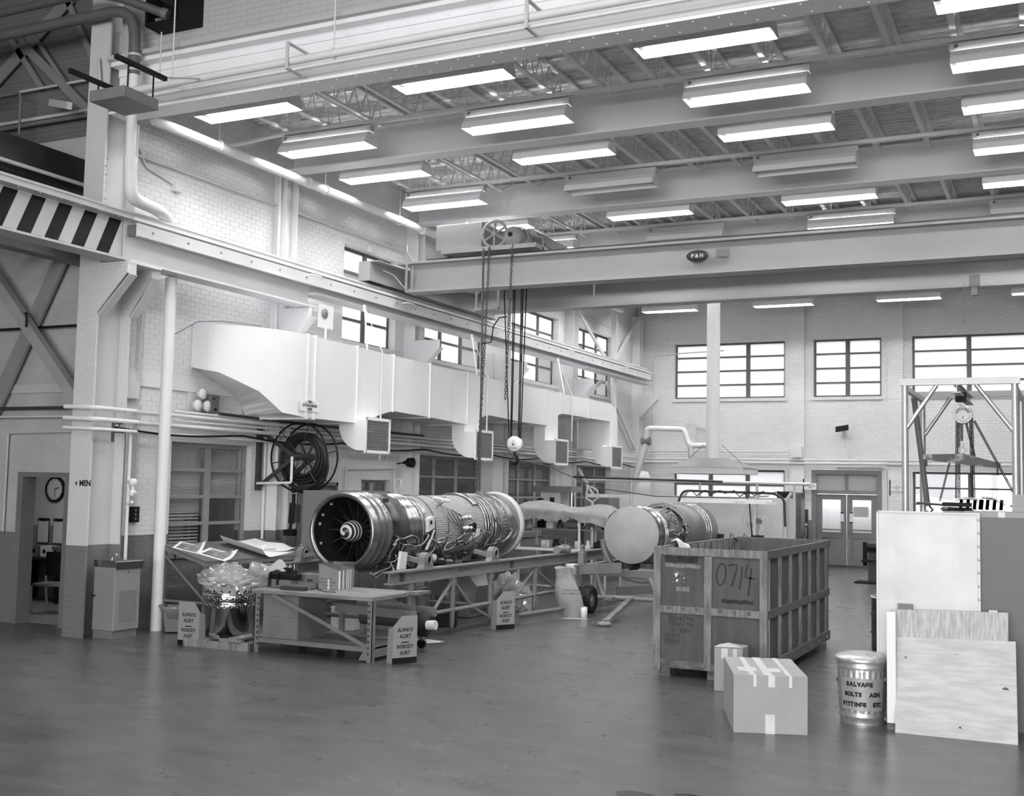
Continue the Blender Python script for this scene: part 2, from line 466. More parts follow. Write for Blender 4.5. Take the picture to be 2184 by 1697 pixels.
def text(s, size, m, parent, loc, rot, name='lettering', sx=1.0, label=None, space=1.0, line=1.0, world=True, wgt=0.0, shear=0.0):
    """flat lettering as a mesh part; loc is in world space unless world=False"""
    cu = bpy.data.curves.new('txt', 'FONT'); cu.body = s; cu.size = size; cu.align_x = 'CENTER'; cu.align_y = 'CENTER'
    cu.space_character = space; cu.space_line = line; cu.extrude = 0.0006; cu.resolution_u = 2; cu.offset = wgt; cu.shear = shear
    o = bpy.data.objects.new(name, bpy.data.meshes.new(name)); COL.objects.link(o)
    TXT.append((o, cu, m))
    o.parent = parent
    p = parent.get('_o', (0, 0, 0)) if world else (0, 0, 0)
    o.location = (loc[0]-p[0], loc[1]-p[1], loc[2]-p[2])
    o.rotation_euler = rot; o.scale = (sx, 1, 1)
    if label: o['label'] = label
    return o
def finish_text():
    tmp = []
    for o, cu, m in TXT:
        t = bpy.data.objects.new('txt', cu); COL.objects.link(t); tmp.append(t)
    dg = bpy.context.evaluated_depsgraph_get()
    for (o, cu, m), t in zip(TXT, tmp):
        me = bpy.data.meshes.new_from_object(t.evaluated_get(dg))
        me.materials.clear(); me.materials.append(m); me.name = o.name
        o.data = me
    for t in tmp: bpy.data.objects.remove(t)
FACE_Y = (PI/2, 0, 0)                 # reads from -Y
FACE_X = (PI/2, 0, PI/2)              # reads from +X
def arc(c, r, a0, a1, n, plane='xz'):
    out = []
    for i in range(n+1):
        t = a0+(a1-a0)*i/n; u, w = r*math.cos(t), r*math.sin(t)
        out.append({'xz': (c[0]+u, c[1], c[2]+w), 'yz': (c[0], c[1]+u, c[2]+w), 'xy': (c[0]+u, c[1]+w, c[2])}[plane])
    return out
def fillet(pts, r, n=5):
    """round the corners of a polyline"""
    P = [Vector(p) for p in pts]; out = [P[0]]
    for i in range(1, len(P)-1):
        a, b, c = P[i-1], P[i], P[i+1]
        u = (a-b); w = (c-b); k = min(r, u.length*0.49, w.length*0.49)
        p, q = b+u.normalized()*k, b+w.normalized()*k
        for j in range(n+1):
            t = j/n
            out.append(p*(1-t)**2+b*2*t*(1-t)+q*t*t)
    out.append(P[-1])
    return out
def ordn(i):
    return ['first', 'second', 'third', 'fourth', 'fifth', 'sixth', 'seventh', 'eighth', 'ninth', 'tenth', 'eleventh', 'twelfth', 'thirteenth', 'fourteenth', 'fifteenth', 'sixteenth', 'seventeenth', 'eighteenth'][i]
# ------------------------------------------------------------------ building shell
XW = -11.95            # face of the left wall
YB = 33.6              # face of the back wall
YH = 11.9              # face of the hall wall left of the big column
XR = 9.0
ZD = 8.0               # underside of the roof deck
def wall_boxes(axis, face, back, u0, u1, z0, z1, openings):
    """solid wall with rectangular openings (ua, ub, za, zb); axis is the normal"""
    mb = MB()
    us = sorted({u0, u1}.union(*[{max(u0, o[0]), min(u1, o[1])} for o in openings]) if openings else {u0, u1})
    for a, b in zip(us[:-1], us[1:]):
        if b-a < 1e-4: continue
        m = (a+b)/2
        cuts = sorted([(o[2], o[3]) for o in openings if o[0] < m < o[1]])
        z = z0
        for za, zb in cuts+[(z1, z1)]:
            if za-z > 1e-4:
                if axis == 'x': mb.box((face, a, z), (back, b, za))
                else: mb.box((a, face, z), (b, back, za))
            z = max(z, zb)
    return mb
def bricks(wall, axis, face, u0, u1, z0, z1, openings, m, nmax=300, near=0.0, proud=0.0035, bl=0.21, bh=0.075, back=0.02):
    """brick courses standing proud of the joint plane; the nmax nearest are objects of their own, the rest one mesh"""
    sgn = 1 if axis == 'x' else -1          # left wall faces +X, hall wall faces -Y
    jt = 0.0075
    full, rest = [], MB()
    k = 0; z = z0
    while z+bh <= z1+1e-6:
        spans = [(u0, u1)]
        for o in openings:
            if o[2] < z+bh and o[3] > z:
                ns = []
                for a, b in spans:
                    if o[1] <= a or o[0] >= b: ns.append((a, b)); continue
                    if o[0] > a: ns.append((a, o[0]))
                    if o[1] < b: ns.append((o[1], b))
                spans = ns
        off = (bl/2 if k % 2 else 0.0)
        i0 = math.floor((u0-off)/bl)
        i = i0
        while off+i*bl < u1:
            a, b = off+i*bl, off+(i+1)*bl
            for sa, sb in spans:
                p, q = max(a, sa), min(b, sb)
                if q-p < 0.03: continue
                d = proud+rnd.uniform(-0.001, 0.001)
                if q-p > bl-1e-4: full.append((p, z, d))
                else: _brick(rest, axis, face, p+jt/2, q-jt/2, z+jt/2, z+bh-jt/2, d*sgn)
            i += 1
        z += bh; k += 1
    full.sort(key=lambda t: abs(t[0]-near)*1.0+abs(t[1]-2.1)*0.7)
    one = MB(); _brick(one, axis, 0, 0, bl-jt, 0, bh-jt, proud*sgn)
    me = one.mesh('brick', m)
    for p, zz, d in full[:nmax]:
        loc = (face, p+jt/2, zz+jt/2) if axis == 'x' else (p+jt/2, face, zz+jt/2)
        inst(me, 'brick', loc, wall)
    for p, zz, d in full[nmax:]:
        _brick(rest, axis, face, p+jt/2, p+bl-jt/2, zz+jt/2, zz+bh-jt/2, d*sgn)
    rest.build('brick_courses', m, wall, kind='stuff')
def _brick(mb, axis, face, a, b, z0, z1, d):
    if axis == 'x':
        vs = [(face, a, z0), (face, b, z0), (face, b, z1), (face, a, z1), (face+d, a, z0), (face+d, b, z0), (face+d, b, z1), (face+d, a, z1)]
    else:
        vs = [(b, face, z0), (a, face, z0), (a, face, z1), (b, face, z1), (b, face+d, z0), (a, face+d, z0), (a, face+d, z1), (b, face+d, z1)]
    mb.add(vs, [(4, 5, 6, 7), (0, 1, 5, 4), (1, 2, 6, 5), (2, 3, 7, 6), (3, 0, 4, 7)])

struct(MB().box((-22, -14, -0.2), (XR, 60, 0)).build('floor', M_floor))
# oil stain in the foreground
mb = MB()
pts = [(-2.62+0.20*math.cos(t)*(1+0.25*math.sin(3*t)), 7.62+0.14*math.sin(t)*(1+0.3*math.cos(2*t+1))) for t in [2*PI*i/24 for i in range(24)]]
mb.prism(pts, 'z', 0.0005, 0.0015)
pts = [(-2.38+0.09*math.cos(t)*(1+0.3*math.sin(2*t)), 7.84+0.04*math.sin(t)) for t in [2*PI*i/16 for i in range(16)]]
mb.prism(pts, 'z', 0.0005, 0.0015)
M_oil = mat('oil_film', 0.012, 0.25, 0, 0.3, 4)
solo(mb, 'oil_stain', M_oil, 'black oil stain on the open floor in the foreground', 'stain')
mb = MB()
pts = [(-8.0+0.42*math.cos(t)*(1+0.2*math.sin(3*t)), 13.55+0.33*math.sin(t)*(1+0.25*math.cos(2*t+1))) for t in [2*PI*i/24 for i in range(24)]]
mb.prism(pts, 'z', 0.0005, 0.0015)
solo(mb, 'spilled_powder', mat('absorbent_powder', 0.42, 0.9, 0, 0.25, 9), 'pale patch of absorbent powder on the floor beside the stand leg', 'stain')

UPW = [(17.5, 19.35), (20.5, 23.3), (24.6, 27.45), (28.7, 31.45)]
LOW = [(20.3, 23.3), (24.5, 27.45), (28.7, 31.45)]
OFFW = (13.17, 15.02, 1.02, 2.66)
GRD = (16.3, 17.5, 0.0, 2.1)
SMW = (18.3, 19.35, 1.2, 2.16)
ops = [(a, b, 4.72, 6.5) for a, b in UPW]+[(a, b, 0.95, 2.7) for a, b in LOW]+[OFFW, GRD, SMW]
near_ops = [o for o in ops if o[0] < 19.7]
wl = struct(wall_boxes('x', XW-0.009, XW-0.3, YH, 19.75, 0, 8.2, near_ops).build('wall_left', M_mortar))
bricks(wl, 'x', XW-0.009, YH, 19.75, 0.0, 8.0, near_ops, M_wall, 300, near=11.9)
struct(wall_boxes('x', XW, XW-0.3, 19.75, YB, 0, 8.2, [o for o in ops if o[0] > 19.7]).build('wall_left_rear', M_wall_y))
# concrete lintel band along the left wall at the bracket line
struct(MB().box((XW-0.02, 12.1, 3.42), (XW+0.035, 19.8, 3.62)).build('trim_1', M_wall))
# hall wall left of the column, with the doorway
MEN = (-13.57, -12.68, 0.0, 2.09)
wh = struct(wall_boxes('y', YH+0.009, YH+0.2, -22, XW, 0, 12, [MEN]).build('wall_hall', M_baremortar))
bricks(wh, 'y', YH+0.009, -14.6, XW-0.02, 0.0, 9.6, [MEN], M_barebrick, 300, near=-12.2)
struct(MB().box((-15, YH-0.02, 3.30), (-12.0, YH, 3.42)).build('trim_2', M_hallwall))
# wall over the riveted girder
wu = struct(MB().box((-11.61, 11.462, 7.781), (XR, 11.75, 12)).build('wall_upper', M_hallmortar))
bricks(wu, 'y', 11.462, -11.55, -6.8, 7.8, 8.9, [], M_hallwall, 150, near=-10)
# hall shell behind the camera, and right-hand wall
struct(MB().box((-22.2, -14, 0), (-22, 12, 12)).build('wall_hall_left', M_hallwall))
struct(wall_boxes('y', -14, -14.2, -22, XR, 0, 12, [(-6.5, 8.5, 1.2, 6.6)]).build('wall_hall_behind', M_hallwall))
whb = struct(MB().box((-6.5, -14.15, 1.2), (8.5, -14.1, 1.3)).box((-6.5, -14.15, 6.5), (8.5, -14.1, 6.6)).box((-6.5, -14.15, 1.3), (-6.4, -14.1, 6.5)).box((8.4, -14.15, 1.3), (8.5, -14.1, 6.5)).build('window_30', M_frame))  # unseen window added to go with the front fill light
for k in range(5):
    MB().box((-6.4+2.96*k, -14.13, 1.3), (-6.4+2.96*(k+1), -14.12, 6.5)).build('pane', M_frost, whb)
    if k: MB().box((-6.45+2.96*k, -14.15, 1.3), (-6.35+2.96*k, -14.135, 6.5)).build('mullion', M_frame, whb)
struct(MB().box((XR, -14, 0), (XR+0.2, YB, 12)).build('wall_right', M_wall_y))
struct(MB().box((-22.2, -14.2, 12), (XR+0.2, 12.2, 12.2)).build('ceiling_hall', M_dark))
# back wall
BW = [(-10.75, -7.38, 4.84, 6.52), (-6.56, -4.66, 4.84, 6.52), (-3.84, 0.6, 4.84, 6.52), (-10.75, -7.38, 0.95, 2.72), (-3.84, 0.6, 0.95, 2.72)]
BDOOR = (-6.6, -4.66, 0.0, 2.74)
struct(wall_boxes('y', YB, YB+0.3, XW-0.3, XR, 0, 8.2, BW+[BDOOR]).build('wall_back', M_wall_x))
for i, x in enumerate((-7.21, -4.47, 1.2, 4.4)):
    struct(MB().box((x, YB-0.12, 0), (x+0.42, YB+0.05, 7.7)).build('trim_%d' % (3+i), M_wall_x))
# roof deck: ribs run along X
mb = MB()
y = 11.6; prof = []
while y < YB+0.3:
    prof += [(y, ZD), (y+0.05, ZD), (y+0.065, ZD+0.03), (y+0.135, ZD+0.03)]
    y += 0.15
prof = prof+[(y, 8.3), (11.6, 8.3)]
mb.prism(prof, 'x', XW-0.3, XR+0.2)
struct(mb.build('ceiling', M_deck))

# ------------------------------------------------------------------ windows
def window(n, axis, face, u0, u1, z0, z1, nu, nz, glass, frame, depth=0.16, name=None, sill=True, bw=0.055, mull=None, dirty=()):
    """steel window: frame, mullions, glazing bars and single panes. axis is the wall normal"""
    s = -1 if axis == 'x' else 1       # recess direction
    def B(mb, a, b, za, zb, d0, d1):
        if axis == 'x': mb.box((face+s*d0, a, za), (face+s*d1, b, zb))
        else: mb.box((a, face+s*d0, za), (b, face+s*d1, zb))
    d = depth
    mb = MB()
    B(mb, u0, u0+bw, z0, z1, d, d+0.06); B(mb, u1-bw, u1, z0, z1, d, d+0.06)
    B(mb, u0+bw, u1-bw, z0, z0+bw, d, d+0.06); B(mb, u0+bw, u1-bw, z1-bw, z1, d, d+0.06)
    root = struct(mb.build('window_%d' % n, frame))
    us = [u0+(u1-u0)*i/nu for i in range(nu+1)] if mull is None else mull
    zs = [z0+(z1-z0)*i/nz for i in range(nz+1)]
    for u in us[1:-1]:
        m2 = MB(); B(m2, u-0.06, u+0.06, z0+bw, z1-bw, d-0.005, d+0.05); m2.build('mullion', frame, root)
    for z in zs[1:-1]:
        for a, b in zip(us[:-1], us[1:]):
            m2 = MB(); B(m2, a+0.061, b-0.061, z-0.025, z+0.025, d, d+0.045); m2.build('glazing_bar', frame, root)
    for i, (a, b) in enumerate(zip(us[:-1], us[1:])):
        for j, (za, zb) in enumerate(zip(zs[:-1], zs[1:])):
            m2 = MB(); B(m2, a+0.03, b-0.03, za+0.02, zb-0.02, d+0.020, d+0.026)
            m2.build('pane', M_frost2 if (i, j) in dirty else glass, root)
    if sill:
        m2 = MB(); B(m2, u0-0.04, u1+0.04, z0-0.09, z0-0.002, -0.05, d+0.05); m2.build('window_sill', M_wall_x if axis == 'y' else M_wall_y, root)
    return root
wn = 1
for a, b in UPW:
    window(wn, 'x', XW, a, b, 4.72, 6.5, 3 if b-a > 2 else 2, 4, M_frost, M_frame, dirty=((0, 2), (2, 0), (2, 1))); wn += 1
for a, b in LOW:
    window(wn, 'x', XW, a, b, 0.95, 2.7, 3, 4, M_frost3, M_frame_l, dirty=()); wn += 1
for k, (a, b, c, d) in enumerate(BW):
    clear = k == 4
    window(wn, 'y', YB, a, b, c, d, 3 if b-a > 2.5 else 2, 4, M_clear if clear else M_frost, M_frame, mull=None if k < 4 else None); wn += 1

# office window with blinds, dim office behind
wo = window(wn, 'x', XW, OFFW[0], OFFW[1], OFFW[2], OFFW[3], 2, 4, M_clear, M_frame_l, depth=0.1, bw=0.07); wn += 1
office = thing('office_room', 'dim office seen through the blinds of the near window', 'room', (-13.5, 14.2, 0))
mb = MB(); mb.box((-13.62, 12.9, 0.002), (-13.55, 16.2, 3)); mb.box((-13.62, 12.9, 2.9), (-12.26, 16.2, 3)); mb.box((-13.55, 12.85, 0.002), (-12.26, 12.9, 3)); mb.box((-13.62, 16.2, 0.002), (-12.26, 16.25, 3))
mb.build('partition', M_dim, office)
MB().cbox((-13.2, 14.5, 0.9), (0.5, 0.5, 0.5)).build('office_furniture', M_mid, office)
MB().cbox((-13.0, 14.9, 1.25), (0.22, 0.22, 0.5)).build('office_furniture', M_dark, office)
MB().cbox((-13.0, 14.55, 1.5), (0.3, 0.36, 0.02)).build('paper', M_paper, office)
MB().box((-13.2, 13.6, 2.85), (-12.7, 15.6, 2.89)).build('added_glow_panel', emis('added_office_glow', 1.0, 2.5), office)  # glowing panel added out of view to brighten the office
MB().cyl((-13.1, 14.55, 1.95), (-13.1, 14.55, 2.15), 0.18, 12, 0.05).build('desk_lamp_shade', M_white, office)
slat = MB().box((-0.014, 0, 0), (0.014, 0.80, 0.003)).mesh('slat', M_blind)
for bi, (ya, zlow, lab) in enumerate(((13.27, 1.1, 'venetian blind lowered to the sill in the left half of the office window'), (14.13, 1.85, 'venetian blind half raised in the right half of the office window'))):
    bl = thing('venetian_blind', lab, 'blind', (-12.18, ya, zlow), 0, 'office window blinds')
    MB().box((-12.2, ya, 2.58), (-12.15, ya+0.8, 2.63)).build('head_rail', M_blind, bl)
    z = 2.56; k = 0
    while z > zlow+0.02:
        o = inst(slat, 'slat', (-12.18, ya, z), bl); o.rotation_euler = (0, 1.0, 0)
        z -= 0.03 if z > 1.62 else 0.05; k += 1
    MB().box((-12.195, ya, zlow), (-12.165, ya+0.8, zlow+0.02)).build('bottom_rail', M_blind, bl)
    for yy in (0.2, 0.6):
        MB().box((-12.182, ya+yy, zlow), (-12.178, ya+yy+0.006, 2.58)).build('cord', M_blind, bl)

# grey side door in the left wall, and the small hatch window beside it
d2 = struct(MB().box((XW-0.1, GRD[0]+0.06, 0.01), (XW-0.05, GRD[1]-0.06, 2.04)).build('door_2', M_mid2))
mb = MB(); mb.box((XW-0.12, GRD[0], 0), (XW+0.02, GRD[0]+0.06, 2.1)); mb.box((XW-0.12, GRD[1]-0.06, 0), (XW+0.02, GRD[1], 2.1)); mb.box((XW-0.12, GRD[0], 2.04), (XW+0.02, GRD[1], 2.1))
mb.build('door_frame', M_mid2, d2)
MB().ball((XW-0.02, GRD[0]+0.16, 1.0), 0.03).build('door_knob', M_chrome, d2)
ws = window(wn, 'x', XW, SMW[0], SMW[1], SMW[2], SMW[3], 2, 2, M_clear, M_frame_l, depth=0.12); wn += 1
back = thing('store_room', 'grey store room with hanging files behind the small hatch window', 'room', (-12.8, 18.8, 0))
MB().box((-13.0, 18.1, 0.002), (-12.95, 19.5, 2.6)).box((-13.0, 18.05, 0.002), (-12.3, 18.1, 2.6)).box((-13.0, 19.5, 0.002), (-12.3, 19.55, 2.6)).box((-13, 18.05, 2.6), (-12.3, 19.55, 2.65)).build('partition', M_dim, back)
for k in range(7):
    MB().box((-12.9, 18.95+k*0.06, 1.8), (-12.6, 18.98+k*0.06, 2.1)).build('file', (M_white, M_mid2, M_paper)[k % 3], back)

# ------------------------------------------------------------------ back door
dr = struct(MB().box((-6.6, YB-0.03, 0), (-6.47, YB+0.15, 2.74)).box((-4.79, YB-0.03, 0), (-4.66, YB+0.15, 2.74)).box((-6.47, YB-0.03, 2.62), (-4.79, YB+0.15, 2.74)).box((-6.47, YB-0.03, 2.06), (-4.79, YB+0.15, 2.16)).build('door_1', M_mid))
MB().box((-5.66, YB+0.02, 2.16), (-5.60, YB+0.1, 2.62)).build('transom_mullion', M_mid, dr)
for a, b in ((-6.47, -5.66), (-5.6, -4.79)):
    MB().box((a, YB+0.05, 2.16), (b, YB+0.056, 2.62)).build('transom_pane', M_frost2, dr)
for i, (a, b) in enumerate(((-6.46, -5.64), (-5.62, -4.80))):
    lf = MB().box((a, YB+0.02, 0.03), (a+0.15, YB+0.07, 2.05)).box((b-0.15, YB+0.02, 0.03), (b, YB+0.07, 2.05)).box((a+0.15, YB+0.02, 0.82), (b-0.15, YB+0.07, 0.98)).box((a+0.15, YB+0.02, 1.9), (b-0.15, YB+0.07, 2.05)).box((a+0.15, YB+0.02, 0.03), (b-0.15, YB+0.07, 0.2)).box((a+0.15, YB+0.04, 0.2), (b-0.15, YB+0.06, 0.82))
    leaf = lf.build('door_leaf', M_mid, dr)
    MB().box((a+0.15, YB+0.042, 0.98), (b-0.15, YB+0.048, 1.9)).build('pane', M_clear, leaf)
    MB().box((a+0.05, YB-0.05, 1.03), (b-0.05, YB-0.02, 1.07)).build('panic_bar', M_mid, leaf)
    h = (b-0.16) if i == 0 else (a+0.08)
    MB().box((h, YB-0.0, 1.28), (h+0.10, YB+0.015, 1.52)).build('push_plate', M_steel_l, leaf)
    MB().box((h+0.01, YB-0.01, 1.25), (h+0.09, YB+0.012, 1.28)).box((h+0.01, YB-0.01, 1.52), (h+0.09, YB+0.012, 1.55)).build('closer', M_black, leaf)
struct(MB().box((-6.6, YB-0.12, 0), (-4.66, YB, 0.06)).build('trim_7', M_dark))

# outside the back wall: yard, pale hangar and parked white van seen through the clear panes
yard = thing('hangar_building', 'pale building across the yard seen through the back door glass', 'building', (-6, 52, 0))
MB().box((-30, 52, 0), (20, 60, 9)).build('wall', mat('pale_render', 0.72, 0.8, 0, 0.05, 1), yard)
for k in range(7):
    MB().box((-14+k*3.0, 51.9, 3.2), (-12.6+k*3.0, 51.99, 4.6)).build('window', M_mid2, yard)
ai = thing('parked_vehicle', 'rounded white vehicle body parked outside the back door', 'vehicle', (-8.2, 42, 0))
mb = MB(); mb.lathe([(0.05, -3.2), (0.5, -2.9), (0.85, -2.0), (0.95, 0), (0.95, 4), (0.6, 6)], (-8.6, 42, 1.15), 'x', 20, True); mb.build('body_shell', M_white, ai)
for dx in (-0.9, 0.6, 2.2): MB().cbox((-8.6+dx, 41.08, 1.45), (0.5, 0.02, 0.35)).build('cabin_window', M_frame_l, ai)
for x in (-9.6, -6.2): MB().cyl((x, 42, 0.0), (x, 42, 0.5), 0.05).build('support', M_steel, ai)
# ------------------------------------------------------------------ columns, girders, joists
RV = MB().lathe([(0.016, 0), (0.0135, 0.006), (0.006, 0.0105), (0.001, 0.0115)], axis='y', n=7)     # points to +Y
def rivets(mb, pts, d):
    """dome heads at pts, facing direction d"""
    d = Vector(d)
    q = Vector((0, 1, 0)).rotation_difference(d).to_matrix().to_4x4()
    for p in pts:
        M = Matrix.Translation(Vector(p)) @ q
        mb.add(RV.v, RV.f, True, M)
# big column at the end of the left wall
C0, C1 = -11.98, -11.62
YF, YK = 11.27, 11.88
colm = thing('steel_column', 'tall riveted steel column marked MEN at the corner of the left wall', 'column', (-11.8, 11.57, 0))
MB().box((C0, YF, 0), (C1, YF+0.03, 11.9)).build('front_flange', M_col, colm)
MB().box((C0, YK-0.03, 0), (C1, YK, 11.9)).build('rear_flange', M_col, colm)
MB().box((-11.81, YF+0.03, 0), (-11.785, YK-0.03, 11.9)).build('web', M_col, colm)
mb = MB(); P = []
z = 0.06
while z < 0.82:
    P += [(x, YF, z) for x in (C0+0.05, C0+0.11, C1-0.11, C1-0.05)]; z += 0.085
z = 0.9
k = 0
while z < 3.6:
    if not 1.92 < z < 2.12: P += [(C0+0.055+0.05*(k % 2), YF, z), (C1-0.055-0.05*(k % 2), YF, z)]
    z += 0.125; k += 1
z = 3.6
while z < 4.95:
    P += [(x, YF, z) for x in ((C0+0.05, C0+0.11, C1-0.11, C1-0.05) if z > 4.05 or z < 3.75 else (C0+0.08, C1-0.08))]; z += 0.1
rivets(mb, P, (0, -1, 0))
P = []
z = 0.5; k = 0
while z < 4.95:
    P.append((C1-0.05-(0.05 if k % 2 else 0), YK-0.03, z))
    if z > 4.1 or 3.1 < z < 3.4: P.append((C1-0.11, YK-0.03, z))
    z += 0.12 if z < 4.1 else 0.1; k += 1
rivets(mb, P, (0, -1, 0))
z = 5.75
P = []
while z < 6.5:
    P += [(C1, YF+0.012, z)]; z += 0.11
P += [(-11.785, y, 5.8+0.11*i) for i in range(7) for y in (YF+0.2,)]
rivets(mb, P, (1, 0, 0))
mb.build('rivets', M_col, colm, kind='stuff')
# brackets that carry the runway girder
for nm, yy, x1, zt in (('bracket', YF-0.012, -11.12, 4.94), ('bracket', YK-0.042, -11.24, 4.98)):
    b = MB().prism([(C1-0.02, zt), (x1, zt), (x1, zt-0.14), (C1+0.01, zt-0.63), (C1-0.02, zt-0.63)], 'y', yy, yy+0.02).build('bracket', M_col, colm)
    MB().bar((x1+0.03, yy+0.09, zt-0.15), (C1+0.02, yy+0.09, zt-0.66), 0.14, 0.015, up=(1, 0, 1)).build('bracket_flange', M_col, b)
    MB().box((x1, yy-0.0, zt-0.14), (x1+0.015, yy+0.16, zt)).build('end_angle', M_steel_l, b)
    mb = MB()
    rivets(mb, [(C1+0.03+0.075*i, yy, zt-dz) for i in range(7 if x1 > -11.2 else 5) for dz in (0.035, 0.105)], (0, -1, 0))
    mb.build('rivets', M_col, b, kind='stuff')
MB().box((C1, YF, 4.94), (-11.1, YK, 4.965)).build('bracket_plate', M_steel_l, colm)
text('MEN', 0.105, M_ink, colm, (-11.69, YF-0.002, 2.02), FACE_Y, wgt=0.004, sx=0.95, label='stencilled word MEN')
MB().prism([(-11.87, 2.02), (-11.835, 2.055), (-11.835, 1.985)], 'y', YF-0.002, YF-0.001).build('arrow', M_ink, colm)

# wall columns between the windows
COLY = [15.55, 19.85, 23.95, 28.08, 33.3]
for i, y in enumerate(COLY):
    t = thing('wall_column', 'white steel wall column with runway bracket, %s behind the big riveted column' % ordn(i), 'column', (-11.88, y, 0), 0, 'columns along the left wall')
    ya, yb = y-0.16, y+0.16
    MB().box((XW-0.02, ya, 0), (-11.7, ya+0.02, 7.35)).build('front_flange', M_wall, t)
    MB().box((XW-0.02, yb-0.02, 0), (-11.7, yb, 7.35)).build('rear_flange', M_wall, t)
    MB().box((XW-0.02, ya+0.02, 0), (-11.83, yb-0.02, 7.35)).build('web', M_wall, t)
    if i < 5:
        b = MB().prism([(-11.72, 4.96), (-11.12, 4.96), (-11.12, 4.82), (-11.69, 4.25), (-11.72, 4.25)], 'y', ya-0.016, ya).build('bracket', M_steel_l, t)
        MB().bar((-11.13, ya+0.08, 4.81), (-11.69, ya+0.08, 4.23), 0.16, 0.014, up=(1, 0, 1)).build('bracket_flange', M_steel_l, b)
        mb = MB(); rivets(mb, [(-11.66+0.09*k, ya-0.016, 4.92-dz) for k in range(6) for dz in (0, 0.09)]+[(-11.735, ya, 4.3+0.11*k) for k in range(7)], (0, -1, 0)); mb.build('rivets', M_steel_l, b, kind='stuff')

# riveted plate girder over the hall opening
t = thing('plate_girder', 'deep riveted plate girder across the top of the hall opening', 'girder', (-1.5, 11.46, 7.0))
XA, XB = -11.6, XR
MB().box((XA, 11.28, 7.0), (XB, 11.64, 7.035)).build('bottom_flange', M_girder, t)
MB().box((XA, 11.45, 7.035), (XB, 11.47, 7.66)).build('web', M_girder, t)
MB().box((XA, 11.28, 7.66), (XB, 11.64, 7.72)).build('top_flange', M_girder, t)
MB().box((XA, 11.43, 7.035), (XB, 11.45, 7.15)).box((XA, 11.43, 7.56), (XB, 11.45, 7.66)).build('flange_angle', M_girder, t)
mb = MB(); x = XA+0.3
P1, P2 = [], []
k = 0
while x < 0.5:
    P1 += [(x, 11.34, 7.0), (x+0.07, 11.56, 7.0)]
    P2 += [(x, 11.43, 7.10), (x+0.1, 11.43, 7.6)] if k % 1 == 0 else []
    x += 0.28; k += 1
rivets(mb, P1, (0, 0, -1)); rivets(mb, P2, (0, -1, 0))
mb.build('rivets', M_girder, t, kind='stuff')
MB().box((XA, 11.2, 7.72), (XB, 11.46, 7.78)).build('ledge', M_hallwall, t)

GY = [15.55, 19.75, 23.95, 28.1]
for i, y in enumerate(GY):
    t = thing('roof_girder', 'pale steel roof girder spanning the shop, %s behind the riveted girder' % ordn(i), 'girder', (-1.4, y, 7.3), 0, 'roof girders')
    MB().box((-11.7, y-0.15, 7.3), (XR, y+0.15, 7.33)).build('bottom_flange', M_girder, t)
    MB().box((-11.7, y-0.012, 7.33), (XR, y+0.012, 7.86)).build('web', M_girder, t)
    MB().box((-11.7, y-0.15, 7.86), (XR, y+0.15, 7.9)).build('top_flange', M_girder, t)
    mb = MB(); rivets(mb, [(-11.62+0.06*a, y-0.012, 7.4+0.1*b) for a in (0, 1) for b in range(5)], (0, -1, 0)); mb.build('rivets', M_girder, t, kind='stuff')

# open-web joists
def make_joist(L):
    mt = MB().box((-0.035, 0, 0.35), (0.035, L, 0.385)).mesh('top_chord', M_joist)
    mbm = MB().box((-0.035, 0.35, -0.018), (0.035, L-0.75, 0.012)).mesh('bottom_chord', M_joist)
    w = MB(); y = 0.05; a = (0, 0.05, 0.36); k = 0; n = int((L-0.5)/0.19)
    st = (L-0.85)/n
    pts = [(0, 0.08, 0.36)]+[(0, 0.35+st*i*0.93, 0.0 if i % 2 == 0 else 0.36) for i in range(n+1)]+[(0, L-0.75, 0.0), (0, L-0.1, 0.36)]
    for p, q in zip(pts[:-1], pts[1:]):
        w.cyl(p, q, 0.011, 5)
    mw = w.mesh('web', M_joist)
    return mt, mbm, mw
bays = [(11.5, 15.45), (15.65, 19.65), (19.85, 23.85), (24.05, 28.0), (28.2, 33.5)]
BN = ['behind the riveted girder', 'behind the first roof girder', 'behind the second roof girder', 'behind the third roof girder', 'next to the back wall']
JX = [-11.7+0.755*k for k in range(18)]
for bi, (ya, yb) in enumerate(bays):
    mt, mbm, mw = make_joist(yb-ya)
    for k, x in enumerate(JX):
        if k == 0: continue
        if k > 15 and bi < 4 and x > 0.7: continue
        lab = '%s open-web joist from the left wall, roof bay %s' % (ordn(k), BN[bi])
        t = thing('bar_joist', lab, 'joist', (x, ya, 7.6), 0, 'roof joists')
        for nm, me in (('top_chord', mt), ('bottom_chord', mbm), ('web', mw)):
            inst(me, nm, (x, ya, 7.6), t)
    if bi < 4:
        for k in range(0, len(JX)-1):
            x0, x1 = JX[k], JX[k+1]
            y = ya+1.2+0.9*(k % 3 == 9)
            br = MB(); br.bar((x0, y, 7.60), (x1, y, 7.95), 0.03, 0.008); br.bar((x0, y, 7.95), (x1, y, 7.60), 0.03, 0.008)
            solo(br, 'joist_bridging', M_joist, 'crossed bridging after the %s joist, roof bay %s' % (ordn(k), BN[bi]), 'brace', 'joist bridging')
        # lighting conduit hung below the joists
        yp = (14.365, 18.105, 22.435, 26.585)[bi]
        c = MB().box((-11.0, yp-0.045, 7.52), (2.5, yp+0.045, 7.575))
        if bi == 0:
            c.tube(fillet([(-11.0, yp, 7.55), (-11.25, yp-0.1, 7.5), (-11.6, yp-0.5, 7.3), (-11.9, yp-0.9, 7.28)], 0.1), 0.035)
        solo(c, 'lighting_raceway', M_joist, 'pale lighting raceway under the joists in the bay %s' % BN[bi], 'conduit', 'lighting raceways')

